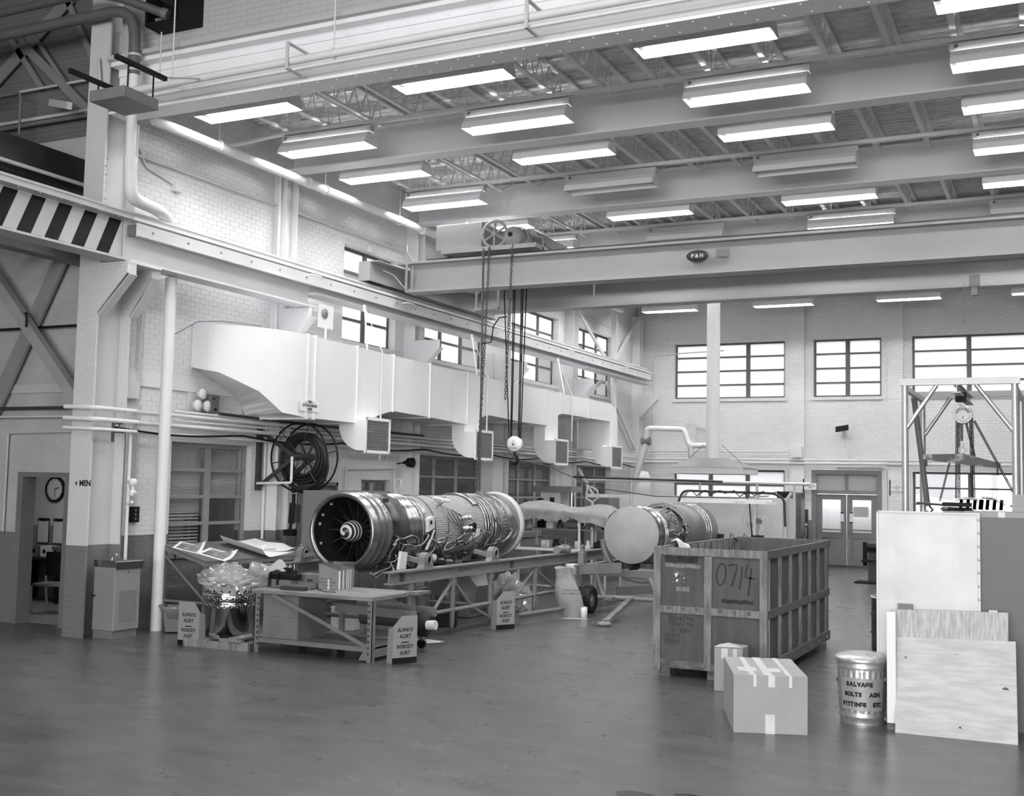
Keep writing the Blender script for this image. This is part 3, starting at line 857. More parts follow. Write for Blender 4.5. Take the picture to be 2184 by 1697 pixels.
# ------------------------------------------------------------------ fluorescent lights
FL, FW = 1.6, 0.37
def fixture(lit):
    parts = []
    # reflector trough, open below: profile in (y, z)
    pr = [(-FW/2, 0), (-FW/2+0.035, 0.10), (-0.067, 0.195), (0.067, 0.195), (FW/2-0.035, 0.10), (FW/2, 0)]
    pi = [(p[0]*0.975, p[1]-0.006) for p in pr]; pi[0] = (pr[0][0]+0.006, 0); pi[-1] = (pr[-1][0]-0.006, 0)
    mb = MB()
    for a, b in zip(range(5), range(1, 6)):
        if a == 2: continue
        mb.add([(0, *pr[a]), (FL, *pr[a]), (FL, *pr[b]), (0, *pr[b])], [(3, 2, 1, 0)])
        mb.add([(0, *pi[a]), (FL, *pi[a]), (FL, *pi[b]), (0, *pi[b])], [(0, 1, 2, 3)])
    parts.append(('reflector', mb.mesh('reflector', M_white)))
    e = MB().prism(pr, 'x', -0.004, 0.004)
    parts.append(('end_plate', e.mesh('end_plate', M_white), 0.0)); parts.append(('end_plate', e.mesh('end_plate', M_white), FL))
    parts.append(('ballast_housing', MB().box((-0.02, -0.06, 0.2), (FL+0.02, 0.06, 0.29)).mesh('ballast_housing', M_steel)))
    for y in (-0.06, 0.06):
        parts.append(('tube', MB().cyl((0.06, y, 0.11), (FL-0.06, y, 0.11), 0.019, 8).mesh('tube', M_tube if lit else M_tubeoff)))
    parts.append(('lamp_holder', MB().box((0.01, -0.1, 0.07), (0.06, 0.1, 0.15)).mesh('lamp_holder', M_white)))
    parts.append(('lamp_holder', MB().box((FL-0.06, -0.1, 0.07), (FL-0.01, 0.1, 0.15)).mesh('lamp_holder', M_white)))
    parts.append(('conduit_knob', MB().cyl((0.06, -0.062, 0.25), (0.06, -0.07, 0.25), 0.025, 10).mesh('conduit_knob', M_mid)))
    return parts
FIX = {True: fixture(True), False: fixture(False)}
ROWS = [12.28, 14.18, 15.86, 17.92, 19.98, 22.25, 24.2, 26.4, 28.4, 31.25]
COLX = [-11.0, -7.75, -4.46, -1.17]
RODS = [(0.055, 0.81, 1.54), (0.58, 1.335), (0.31, 1.065), (0.04, 0.795, 1.55)]
OFF = {(3, 1), (3, 2), (5, 1), (5, 3)}
CN = ['nearest the left wall', 'second from the left wall', 'third from the left wall', 'farthest from the left wall']
for r, y in enumerate(ROWS):
    for c, x in enumerate(COLX):
        lit = (r, c) not in OFF
        lab = '%s fluorescent light, %s row from the front, %s' % ('lit' if lit else 'unlit', ordn(r), CN[c])
        t = thing('fluorescent_light', lab, 'ceiling light', (x, y, 7.2), 0, 'fluorescent ceiling lights')
        for rx in RODS[c]:
            zt = 0.32 if r in (1, 3, 5, 7) else 0.38
            MB().cyl((x+rx, y+FW/2, 7.49), (x+rx, y+FW/2, 7.2+zt), 0.008, 6).build('hanger_rod', M_joist, t)
        for p in FIX[lit]:
            inst(p[1], p[0], (x+(p[2] if len(p) > 2 else 0), y+FW/2, 7.2), t)
# ------------------------------------------------------------------ crane runway along the left wall
XC = -11.3
def runway(name, y0, y1, zb, m, label, stripes=False):
    t = thing(name, label, 'beam', (XC, (y0+y1)/2, zb), 0, 'crane runway beams')
    MB().box((XC-0.16, y0, zb), (XC+0.16, y1, zb+0.03)).build('bottom_flange', m, t)
    MB().box((XC-0.012, y0, zb+0.03), (XC+0.012, y1, 5.53)).build('web', m, t)
    MB().box((XC-0.18, y0, 5.53), (XC+0.18, y1, 5.57)).build('top_flange', m, t)
    mb = MB(); y = y0+0.15; P = []
    while y < y1: P.append((XC+0.14, y, 5.53)); y += 0.32
    rivets(mb, P, (0, 0, -1)); mb.build('bolts', m, t, kind='stuff')
    if stripes:
        y = y1-0.03; k = 0
        while y > y0+0.5:
            w = 0.21
            MB().prism([(y-0.0, 5.52), (y-w, 5.52), (y-w-0.22, zb+0.031), (y-0.22, zb+0.031)], 'x', XC+0.0125, XC+0.016).build('painted_stripe', M_black, t)
            MB().prism([(XC+0.03, y-0.22), (XC+0.158, y-0.15), (XC+0.158, y-0.15-w), (XC+0.03, y-0.22-w)], 'z', zb+0.0305, zb+0.033).build('painted_stripe', M_black, t)
            y -= 0.42
    return t
runway('runway_beam', -6.0, 11.32, 4.97, M_steel, 'runway beam painted with black and white warning stripes at the left edge', True)
runway('runway_beam', 11.34, 15.5, 4.97, M_steel_l, 'deep white runway beam between the riveted column and the next column')
for i, (a, b) in enumerate(((15.52, 19.8), (19.82, 23.9), (23.92, 28.0), (28.02, 32.6))):
    runway('runway_beam', a, b, 5.2, M_steel_l, 'shallow white runway beam, %s along the wall behind the deep one' % ordn(i))
rl = MB().box((XC-0.06, -6, 5.571), (XC+0.06, 32.6, 5.59)).box((XC-0.015, -6, 5.59), (XC+0.015, 32.6, 5.65)).box((XC-0.035, -6, 5.65), (XC+0.035, 32.6, 5.68))
solo(rl, 'crane_rail', M_steel, 'long pale crane rail on top of the runway beams', 'rail')
ch = thing('conductor_channel', 'grey conductor channel bolted along the front of the runway beams', 'channel', (-11.1, 22, 5.3))
MB().box((-11.13, 11.4, 5.31), (-11.115, 32.5, 5.5)).box((-11.115, 11.4, 5.31), (-11.06, 32.5, 5.325)).build('channel', M_steel, ch)
for k in range(30): MB().cyl((-11.115, 11.7+k*0.7, 5.42), (-11.105, 11.7+k*0.7, 5.42), 0.016, 6).build('bolt', M_mid, ch)
for k, y in enumerate((15.2, 18.2, 22.0, 26.0, 30.0)): MB().tube([(-11.1, y, 5.45), (-11.02, y+0.02, 5.47), (-10.98, y+0.22, 5.46), (-11.0, y+0.3, 5.44)], 0.014, 6).build('insulator', M_steel_l, ch)
MB().box((-11.29, 11.4, 5.33), (-11.14, 11.44, 5.48)).build('end_cap', M_mid2, ch)

# ------------------------------------------------------------------ overhead crane
cr = thing('overhead_crane', 'overhead travelling crane with two long grey bridge beams', 'crane', (-5, 19.6, 5.6))
CY1, CY2 = 18.2, 21.0
for y, zb in ((CY1, 5.62), (CY2, 5.65)):
    b = MB().box((-10.95, y-0.17, zb), (XR-0.3, y+0.17, zb+0.04)).box((-10.95, y-0.015, zb+0.04), (XR-0.3, y+0.015, 6.15)).box((-11.15, y-0.17, 6.15), (XR-0.3, y+0.17, 6.19)).build('bridge_beam', M_crane, cr)
    MB().box((-10.6, y-0.02, 6.191), (XR-0.5, y+0.02, 6.25)).build('trolley_rail', M_dark, b)
    MB().box((-11.0, y-0.14, 6.19), (-10.96, y-0.1, 6.52)).prism([(-10.96, 6.19), (-10.8, 6.19), (-10.96, 6.4)], 'y', y-0.13, y-0.11).build('end_stop', M_crane, b)
    MB().box((-10.94, y-0.2, zb+0.04), (-10.9, y-0.16, 6.15)).box((-10.8, y-0.19, zb+0.1), (-10.78, y-0.15, 6.1)).build('splice_plate', M_crane, b)
et = MB().box((-11.42, 17.2, 5.72), (-11.4, 22.2, 6.06)).box((-11.2, 17.2, 5.72), (-11.18, 22.2, 6.06)).box((-11.42, 17.2, 6.06), (-11.0, 22.2, 6.075)).box((-11.42, 17.18, 5.72), (-11.18, 17.2, 6.06)).build('end_truck', M_crane, cr)
for y in (17.6, 21.8): MB().cyl((-11.36, y, 5.84), (-11.24, y, 5.84), 0.155, 20).build('wheel', M_dark, et)
MB().tube(fillet([(-11.1, 17.5, 5.95), (-11.1, 17.9, 5.92), (-10.98, 18.05, 5.7), (-10.8, 18.3, 5.68)], 0.1), 0.012, 6).build('cable', M_steel, cr)
MB().bar((-11.1, 18.3, 5.66), (-11.1, 21.9, 5.66), 0.03).bar((-11.02, 18.3, 5.66), (-11.02, 21.9, 5.66), 0.02).build('collector_bars', M_dark, cr)
lg = MB().lathe([(0.001, -0.012), (0.185, -0.012), (0.185, 0.0)], (0, 0, 0), 'y', 28); lg.v = [(x*1.0, y, z*0.52) for x, y, z in lg.v]
lg.v = [(x-5.39, y+CY1-0.17, z+5.92) for x, y, z in lg.v]
pl = lg.build('maker_plate', M_dark, cr)
text('P & H', 0.085, M_steel, pl, (-5.39, CY1-0.185, 5.92), FACE_Y, wgt=0.003)
MB().box((-5.08, CY1-0.18, 5.88), (-4.87, CY1-0.165, 6.01)).build('data_plate', M_mid, cr)
MB().box((-8.33, CY2-0.2, 5.85), (-8.30, CY2-0.17, 6.2)).build('hanger_angle', M_crane, cr)
MB().bar((-10.95, 20.8, 5.72), (-10.4, 20.8, 5.72), 0.05).bar((-10.4, 20.8, 5.72), (-10.4, 20.8, 6.1), 0.05).build('guard_pipe', M_crane, cr)
MB().cbox((-1.35, CY2-0.3, 5.72), (0.16, 0.12, 0.2)).cbox((-1.35, CY2-0.3, 5.55), (0.1, 0.1, 0.16)).cyl((-1.52, CY2-0.3, 5.0), (-1.52, CY2-0.3, 5.7), 0.006, 5).build('limit_switch', M_mid, cr)

ho = thing('crane_hoist', 'crane trolley with spoked wheel, motor, ropes and hook on the bridge', 'hoist', (-9.3, 19.6, 6.25))
MB().box((-10.36, 18.1, 6.36), (-9.42, 20.9, 6.84)).build('drum_cover', M_crane, ho, bevel=0.01)
MB().box((-10.2, 18.0, 6.28), (-8.3, 18.35, 6.36)).box((-10.2, 20.8, 6.28), (-8.3, 21.1, 6.36)).box((-8.5, 18.3, 6.28), (-8.3, 20.8, 6.36)).build('trolley_frame', M_crane, ho)
for x in (-10.15, -8.55):
    for y in (CY1, CY2): MB().cyl((x, y-0.05, 6.36), (x, y+0.05, 6.36), 0.105, 18).build('trolley_wheel', M_mid, ho)
wh_ = MB().torus((-9.13, 18.05, 6.58), 0.235, 0.03, 'y', 28, 6)
w_ = wh_.build('spoked_wheel', M_crane, ho)
for k in range(6):
    a = k*PI/3+0.5
    MB().bar((-9.13, 18.05, 6.58), (-9.13+0.23*math.cos(a), 18.05, 6.58+0.23*math.sin(a)), 0.03, 0.045, up=(0, 1, 0)).build('spoke', M_crane, w_)
MB().cyl((-9.13, 18.0, 6.58), (-9.13, 18.4, 6.58), 0.045, 12).build('hub', M_crane, w_)
MB().lathe([(0.02, 18.0), (0.17, 18.05), (0.19, 18.12), (0.19, 18.55), (0.16, 18.6), (0.16, 19.5)], (-8.8, 0, 6.52), 'y', 20, True).build('motor', M_crane, ho)
MB().cyl((-8.8, 17.99, 6.54), (-8.8, 18.03, 6.54), 0.045, 12).build('motor_cap', M_black, ho)
MB().lathe([(0.2, 18.3), (0.225, 18.31), (0.225, 18.36), (0.2, 18.37)], (-8.8, 0, 6.52), 'y', 20).build('motor_band', M_crane, ho)
MB().prism([(-8.95, 6.74), (-8.65, 6.74), (-8.35, 6.4), (-8.95, 6.4)], 'y', 18.7, 20.2).build('gearbox', M_mid2, ho)
MB().tube(fillet([(-8.6, 18.6, 6.62), (-8.3, 18.3, 6.5), (-8.25, 18.2, 6.3)], 0.08), 0.02, 6).build('handle', M_crane, ho)
MB().cbox((-9.98, 18.6, 6.88), (0.14, 0.2, 0.1)).ball((-9.98, 18.6, 6.93), 0.07).build('warning_horn', M_mid, ho)
# ropes to the hook block, chains, pendant
hx, hy, hz = -9.44, 19.7, 2.9
for k, (xt, xb) in enumerate(((-9.72, -9.565), (-9.54, -9.53), (-9.50, -9.51), (-9.37, -9.37), (-9.33, -9.345), (-9.27, -9.32))):
    MB().cyl((xb, hy, hz+0.1), (xt+(xt-xb)*0.25, hy+0.02*(k % 2), 6.3), 0.011, 6).build('hoist_rope', M_black, ho)
hb = MB().lathe([(0.04, -0.07), (0.12, -0.065), (0.15, -0.04), (0.15, 0.04), (0.12, 0.065), (0.04, 0.07)], (hx, hy, hz), 'y', 24, True).build('hook_block', M_white, ho)
MB().prism([(hx-0.1, hz-0.06), (hx+0.1, hz-0.06), (hx, hz+0.09)], 'y', hy-0.076, hy-0.0715).build('warning_triangle', M_steel_l, hb)
text('4 TONS', 0.045, M_ink, hb, (hx, hy-0.078, hz-0.085), FACE_Y)
MB().prism([(hx-0.02, hz-0.03), (hx+0.02, hz-0.03), (hx, hz+0.03)], 'y', hy-0.079, hy-0.0765).build('warning_mark', M_ink, hb)
MB().tube([(hx, hy, hz-0.13), (hx, hy, hz-0.2), (hx+0.05, hy, hz-0.25), (hx+0.07, hy, hz-0.32), (hx+0.02, hy, hz-0.38), (hx-0.05, hy, hz-0.37), (hx-0.07, hy, hz-0.31)], [0.022, 0.03, 0.034, 0.036, 0.036, 0.026, 0.01], 8).build('hook', M_black, hb)
def chain(mb, p, q, step=0.05, r=0.0065, w=0.016):
    p, q = Vector(p), Vector(q); d = q-p; n = max(2, int(d.length/step)); d = d.normalized()
    a = d.orthogonal().normalized(); b = d.cross(a)
    for i in range(n):
        c = p+d*step*(i+0.5); u = a if i % 2 else b
        e = d*step*0.62
        mb.bar(c-e+u*w, c+e+u*w, r*1.7, r*1.7, up=tuple(u)); mb.bar(c-e-u*w, c+e-u*w, r*1.7, r*1.7, up=tuple(u))
    return mb
for k, (x0, y0, z0, x1, y1, z1) in enumerate(((-9.19, 17.97, 6.35, -9.23, 17.97, 4.9), (-8.75, 18.0, 6.35, -8.83, 18.0, 3.6), (-9.23, 17.97, 4.9, -9.34, 17.97, 2.0))):
    chain(MB(), (x0, y0, z0), (x1, y1, z1)).build('hand_chain', M_dark, ho)
pe = thing('crane_pendant', 'dark crane pendant cable hanging in front of the duct to the engine', 'cable', (-9.6, 17.95, 1.9))
MB().tube([(-9.29, 17.93, 6.3), (-9.285, 17.94, 5.0), (-9.28, 17.95, 3.6), (-9.275, 17.95, 2.0)], 0.02, 7).build('cable', M_dark, pe)
MB().tube([(-9.28, 17.92, 4.6), (-9.1, 17.94, 4.62), (-9.06, 17.94, 4.9), (-8.95, 17.94, 5.05), (-8.8, 17.94, 5.06)], 0.012, 6).build('cable_loop', M_black, pe)
sl = thing('tag_line', 'dark slack line running from the crane hook across to the railing', 'rope', (-8, 21, 2.0))
MB().tube([(hx-0.3, hy+0.3, hz-0.1), (hx, hy, hz-0.28), (hx+0.45, hy+0.7, hz-0.42), (-8.4, 21.3, 2.1), (-7.6, 22.6, 1.95), (-6.2, 23.6, 1.95), (-5.6, 24, 2.0)], 0.01, 6).build('rope', M_dark, sl)

# ------------------------------------------------------------------ air duct with four elbow outlets
du = thing('air_duct', 'large white sheet metal air duct along the left wall with elbow outlets', 'duct', (-11.05, 20, 2.65))
XF, XK = -10.7, -11.6
# wall elbow: swings from the wall round to run along the wall, and deepens
def duct_ring(x0, y0, x1, y1, z0, z1):
    return [(x0, y0, z0), (x1, y1, z0), (x1, y1, z1), (x0, y0, z1)]
rings = []
N = 20
for i in range(N+1):
    t = i/N; a = t*PI/2
    ox = XW+1.25*math.sin(a); oy = 14.75-1.25*math.cos(a)
    zt = 4.46-0.06*t
    deg = t*90
    zb = 3.80-0.08*deg/22 if deg < 22 else (3.72-0.27*(deg-22)/28 if deg < 50 else (3.45-0.3*(deg-50)/17 if deg < 67 else 3.15-0.05*(deg-67)/23))
    ix = XW+0.005 if t < 0.7 else XW+0.005+(XK-XW)*(t-0.7)/0.3; iy = min(14.74+0.01*t, max(oy+0.01, 13.72+(3.763-zb)*1.25/0.563))
    rings.append([(ox, oy, zb), (ix, iy, zb), (ix, iy, zt), (ox, oy, zt)])
MB().rings(rings, True, True, False).build('elbow', M_duct, du)
secs = [(14.75, 3.1, 4.4, 14.95, 3.1, 4.4), (14.95, 3.1, 4.4, 16.15, 3.1, 4.38), (16.15, 3.1, 4.38, 17.3, 3.38, 4.36), (17.3, 3.38, 4.36, 18.6, 3.35, 4.34), (18.6, 3.35, 4.34, 20.1, 3.30, 4.33), (20.1, 3.30, 4.33, 21.0, 3.55, 4.31), (21.0, 3.55, 4.31, 22.6, 3.5, 4.3), (22.6, 3.5, 4.3, 24.0, 3.5, 4.3), (24.0, 3.5, 4.3, 24.8, 3.83, 4.3), (24.8, 3.83, 4.3, 26.5, 3.83, 4.3), (26.5, 3.83, 4.3, 28.0, 3.83, 4.3)]
for y0, b0, t0, y1, b1, t1 in secs:
    MB().rings([[(XF, y0, b0), (XK, y0, b0), (XK, y0, t0), (XF, y0, t0)], [(XF, y1, b1), (XK, y1, b1), (XK, y1, t1), (XF, y1, t1)]], True, True, False).build('duct_section', M_duct, du)
    f = 0.022
    MB().box((XK-f, y0-0.018, b0-f), (XF+f, y0+0.018, b0)).box((XK-f, y0-0.018, t0), (XF+f, y0+0.018, t0+f)).box((XF, y0-0.018, b0), (XF+f, y0+0.018, t0)).build('joint_flange', M_duct, du)
# end elbow: turns down
rings = []
for i in range(9):
    a = i/8*PI/2
    cy, cz = 28.0, 3.78
    oy, oz = cy+0.62*math.sin(a), cz+0.52*math.cos(a); iy, iz = cy+0.06*math.sin(a), cz+0.05*math.cos(a)
    rings.append([(XF, iy, iz), (XK, iy, iz), (XK, oy, oz), (XF, oy, oz)])
rings.append([(XF, 28.06, 3.1), (XK, 28.06, 3.1), (XK, 28.62, 3.1), (XF, 28.62, 3.1)])
MB().rings(rings, True, True, False).build('end_elbow', M_duct, du)
for k, (ya, yb, ztop) in enumerate(((16.13, 16.87, 3.4), (20.08, 20.82, 3.6), (24.0, 24.74, 3.85), (27.62, 28.36, 3.2))):
    # profile in XZ: throat drops from the duct and curves out to face the room
    out = [(-11.02, ztop), (-11.02, 3.1)]+[(-10.58-0.44*math.cos(a), 3.08-0.44*math.sin(a)) for a in [PI/2*i/8 for i in range(9)]]+[(-10.5, 2.64)]
    inn = [(-10.5, 3.16), (-10.74, 3.16), (-10.74, ztop)]
    ob = MB().prism(out+inn, 'y', ya, yb).build('outlet_elbow', M_duct, du)
    MB().box((-10.5, ya-0.02, 2.6), (-10.47, ya+0.02, 3.2)).box((-10.5, yb-0.02, 2.6), (-10.47, yb+0.02, 3.2)).box((-10.5, ya, 2.6), (-10.47, yb, 2.65)).box((-10.5, ya, 3.15), (-10.47, yb, 3.2)).build('grille_frame', M_duct, ob)
    MB().box((-10.497, ya+0.02, 2.65), (-10.49, yb-0.02, 3.15)).build('grille_back', M_mid, ob)
    mb = MB()
    for i in range(14): mb.box((-10.489, ya+0.02, 2.67+i*0.035), (-10.478, yb-0.02, 2.68+i*0.035))
    mb.build('grille_louvres', M_mid2, ob, kind='stuff')
for y, zt in ((16.85, 4.36), (20.9, 4.32), (25.4, 4.3)):
    MB().bar((XF+0.02, y-0.45, zt), (-11.05, y, 5.18), 0.025, 0.008).bar((XF+0.02, y+0.05, zt), (-11.05, y, 5.18), 0.025, 0.008).bar((-11.05, y, 5.1), (-11.05, y, 5.22), 0.04).build('hanger_strap', M_duct, du)
    MB().bar((XF+0.03, y+0.02, 2.5 if y < 17 else 3.2), (XF+0.03, y+0.02, zt), 0.04, 0.01).build('drop_strap', M_duct, du)
MB().tube([(XW+0.02, 13.0, 4.2), (-11.9, 13.55, 4.5), (-11.5, 13.6, 4.5), (-11.0, 13.95, 4.45)], 0.006, 5).build('stay_wire', M_mid, du)
fs = thing('fire_sign', 'white fire extinguisher sign hanging on the big duct', 'sign', (XF+0.03, 14.8, 3.18))
MB().box((XF+0.025, 14.55, 3.2), (XF+0.03, 15.05, 3.38)).build('plate', M_paper, fs)
text('— FIRE —\nEXTINGUISHER\nHERE', 0.062, M_ink, fs, (XF+0.032, 14.8, 3.29), FACE_X, line=0.9, wgt=0.002, sx=0.9)
mn = thing('speaker_panel', 'white panel with a round grey grille hung beside the second column', 'speaker', (-11.11, 15.77, 4.42))
MB().box((-11.12, 15.57, 4.66), (-11.10, 15.98, 5.05)).build('panel', M_steel_l, mn)
MB().lathe([(0.085, 0), (0.085, 0.012), (0.001, 0.012)], (-11.10, 15.72, 4.90), 'x', 20).build('grille', M_mid2, mn)
MB().cyl((-11.11, 15.78, 4.42), (-11.11, 15.78, 4.66), 0.02, 8).build('conduit', M_steel_l, mn)
# ------------------------------------------------------------------ upper left corner of the hall
cb = thing('control_box', 'dark grey box hanging from two black rails before the column top', 'box', (-9.79, 9.75, 6.4))
MB().box((-10.05, 9.47, 6.4), (-9.52, 10.02, 6.53)).build('tray', M_mid, cb, bevel=0.006)
for x, y0, y1, z in ((-10.0, 9.12, 10.1, 6.62), (-9.55, 9.35, 10.15, 6.8)):
    MB().box((x-0.025, y0, z), (x+0.025, y1, z+0.05)).build('rail', M_black, cb)
    for yy in (9.55, 9.95): MB().cyl((x, yy, 6.53), (x, yy, z), 0.01, 6).build('rod', M_black, cb)
MB().bar((-9.58, 10.1, 6.83), (-9.8, 11.0, 7.15), 0.02).bar((-9.98, 10.05, 6.65), (-10.1, 11.0, 7.1), 0.02).cyl((-9.62, 10.12, 6.83), (-9.62, 10.12, 7.4), 0.008, 6).build('hanger_rod', M_steel, cb)

bp = thing('bent_vent_pipe', 'thick pipe bending from the hall ceiling down beside the riveted column', 'pipe', (-11.0, 11.1, 5.7))
MB().tube(fillet([(-20, 11.1, 8.33), (-11.02, 11.1, 8.33), (-11.0, 11.1, 7.4)], 0.55, 10), 0.075, 14).build('upper_run', mat('pipe_grey', 0.13, 0.4, 0, 0.15, 3), bp)
MB().tube([(-11.0, 11.1, 7.4), (-11.0, 11.1, 6.3)], 0.07, 14).tube(fillet([(-11.0, 11.1, 6.3), (-10.98, 11.12, 5.76), (-11.2, 11.9, 5.78), (-11.4, 12.3, 5.75), (-11.75, 12.45, 5.6)], 0.18, 7), 0.085, 14).build('lower_run', M_pipe, bp)
for z in (7.45, 7.65): MB().cyl((-11.0, 11.1, z), (-11.0, 11.1, z+0.03), 0.085, 14).build('coupling', M_steel, bp)
p2 = thing('dark_vent_pipe', 'dark pipe above the bent one, ending at the black vent box', 'pipe', (-12, 10.8, 8.2))
MB().tube(fillet([(-20, 10.75, 8.46), (-11.3, 10.75, 8.46), (-10.5, 11.12, 8.15)], 0.5, 8), 0.06, 12).build('run', mat('pipe_dark', 0.10, 0.4), p2)
MB().cyl((-10.55, 11.1, 8.17), (-10.48, 11.13, 8.14), 0.075, 12).build('flange', M_mid, p2)
vb = thing('vent_box', 'black open vent housing on the brick wall above the riveted girder', 'vent', (-10.5, 11.3, 8.05))
MB().box((-10.88, 11.13, 8.05), (-10.17, 11.44, 8.09)).box((-10.88, 11.13, 8.09), (-10.84, 11.44, 9.2)).box((-10.4, 11.13, 8.09), (-10.17, 11.44, 9.2)).box((-10.84, 11.41, 8.09), (-10.4, 11.44, 9.2)).box((-10.88, 11.13, 9.2), (-10.17, 11.44, 9.24)).build('housing', M_black, vb)
MB().bar((-10.75, 11.2, 8.12), (-10.45, 11.38, 8.16), 0.12, 0.05).box((-10.66, 11.14, 8.38), (-10.46, 11.4, 8.7)).build('damper', M_mid, vb)
for k, (x0, z0, x1, z1, w, lab) in enumerate(((-14.6, 7.95, -13.0, 9.1, 0.2, 'wide grey diagonal brace rising right on the upper hall wall'), (-13.95, 8.55, -12.3, 7.15, 0.13, 'grey channel brace falling toward the column on the upper hall wall'), (-14.25, 8.7, -13.5, 7.8, 0.09, 'leftmost thin flat strut on the upper hall wall'), (-13.85, 8.8, -13.0, 7.8, 0.06, 'middle thin flat strut on the upper hall wall'), (-13.1, 9.1, -12.42, 7.95, 0.09, 'thin flat strut touching the column on the upper hall wall'))):
    solo(MB().bar((x0, 11.82-0.03*(k % 2), z0), (x1, 11.82-0.03*(k % 2), z1), 0.06 if k == 1 else 0.03, w), 'brace', mat('brace_grey', 0.22, 0.5, 0, 0.1, 3), lab, 'brace', 'hall wall braces')
solo(MB().bar((-14.6, 11.6, 5.6), (-12.2, 11.6, 3.1), 0.12, 0.16).bar((-14.6, 11.6, 5.49), (-12.28, 11.6, 3.07), 0.05, 0.02), 'brace', mat('brace_pale', 0.32, 0.5, 0, 0.1, 3), 'front diagonal brace falling to the riveted column above the doorway', 'brace', 'hall wall braces')
solo(MB().bar((-12.85, 11.8, 5.3), (-14.6, 11.8, 2.2), 0.05, 0.24), 'brace', mat('brace_wall', 0.26, 0.5, 0, 0.1, 3), 'rear diagonal brace rising behind the front one on the hall wall', 'brace', 'hall wall braces')
db = thing('dark_hall_beam', 'deep black beam with a pale pipe behind the striped runway', 'beam', (-12.6, 3, 6.1))
MB().box((-12.72, -6, 6.12), (-12.5, 11.86, 6.6)).build('beam', mat('beam_black', 0.02, 0.5, 0, 0.3, 3), db)
MB().cyl((-12.4, -6, 6.2), (-12.4, 11.86, 6.2), 0.03, 8).build('pipe', M_steel, db)
for k, (x, z0, z1, m) in enumerate(((-12.25, 5.03, 5.15, M_mid2), (-12.9, 5.2, 5.3, M_steel), (-13.4, 5.3, 5.38, M_mid2))):
    solo(MB().box((x-0.12, -6, z0), (x+0.12, 11.86, z1)), 'hall_beam', m, 'grey beam under the striped runway, %s from the column' % ordn(k), 'beam', 'beams under the striped runway')
for k, (z, r, m, x1) in enumerate(((7.33, 0.028, M_steel, -12.3), (7.26, 0.035, M_mid2, -12.0), (7.78, 0.02, M_steel, -12.1), (3.07, 0.025, M_dark, -12.0), (2.95, 0.02, M_steel, -12.0), (4.23, 0.018, M_black, -12.0))):
    p = [(-16, 11.78, z), (x1, 11.78, z)]
    if k == 2: p += [(-11.9, 11.6, z), (-11.75, 11.2, z), (-11.7, 11.2, z-0.35)]
    solo(MB().tube(fillet(p, 0.06), r, 7), 'wall_pipe', m, ['pale pipe below the braces on the upper hall wall', 'dark stained pipe just under the pale one on the upper hall wall', 'thin pipe above the pale one on the upper hall wall', 'dark conduit above the doorway on the hall wall', 'pale conduit just under the dark conduit above the doorway', 'thin black rod crossing both diagonal braces'][k], 'pipe', 'hall wall pipes')
solo(MB().bar((-13.05, 11.6, 7.45), (-12.3, 11.25, 7.2), 0.07, 0.1), 'pipe_support', M_steel, 'grey angle arm holding the pipes beside the column top', 'bracket')
for k, (x, y, z) in enumerate(((-13.55, 11.5, 7.66), (-13.75, 11.3, 7.55))):
    solo(MB().tube(fillet([(-15.0, y, z), (x, y, z), (x, y, 7.0)], 0.15), 0.02, 7), 'ladder_rail', M_mid2, '%s bent handrail at the far left of the upper hall wall' % ('taller', 'shorter')[k], 'handrail')
solo(MB().tube(fillet([(-13.85, 11.85, 1.3), (-13.85, 11.85, 2.72), (-12.0, 11.85, 2.75)], 0.06), 0.016, 7), 'door_conduit', M_hallwall, 'thin painted conduit framing the MEN doorway', 'conduit')
solo(MB().tube(fillet([(-13.5, 11.7, 4.25), (-13.5, 11.7, 4.42), (-13.2, 11.5, 4.4), (-13.2, 11.5, 4.2)], 0.04), 0.015, 6), 'rod_hook', M_black, 'small black square hook on the rod over the braces', 'hook')
# pipe and brackets on the front of the riveted girder
gp = thing('girder_pipe', 'pale pipe with square brackets along the front of the riveted girder', 'pipe', (-3, 11.05, 7.1))
MB().tube([(-11.4, 11.06, 7.17), (-6, 11.06, 7.22), (XR-0.5, 11.06, 7.3)], 0.05, 12).build('main_pipe', M_pipe, gp)
MB().tube([(-11.4, 11.1, 7.08), (-6, 11.1, 7.13), (XR-0.5, 11.1, 7.21)], 0.022, 8).build('small_pipe', M_pipe, gp)
for x in (-8.45, -5.25):
    MB().box((x, 10.98, 7.08), (x+0.04, 11.0, 7.42)).box((x, 11.0, 7.4), (x+0.04, 11.44, 7.42)).box((x, 11.0, 7.08), (x+0.04, 11.27, 7.1)).build('bracket', M_steel, gp)
for x in (-7.8, -10.3): MB().cyl((x, 11.06, 7.25), (x, 11.06, 11.9), 0.01, 6).torus((x, 11.06, 7.2), 0.06, 0.01, 'x', 12, 5).build('pipe_hanger', M_pipe, gp)

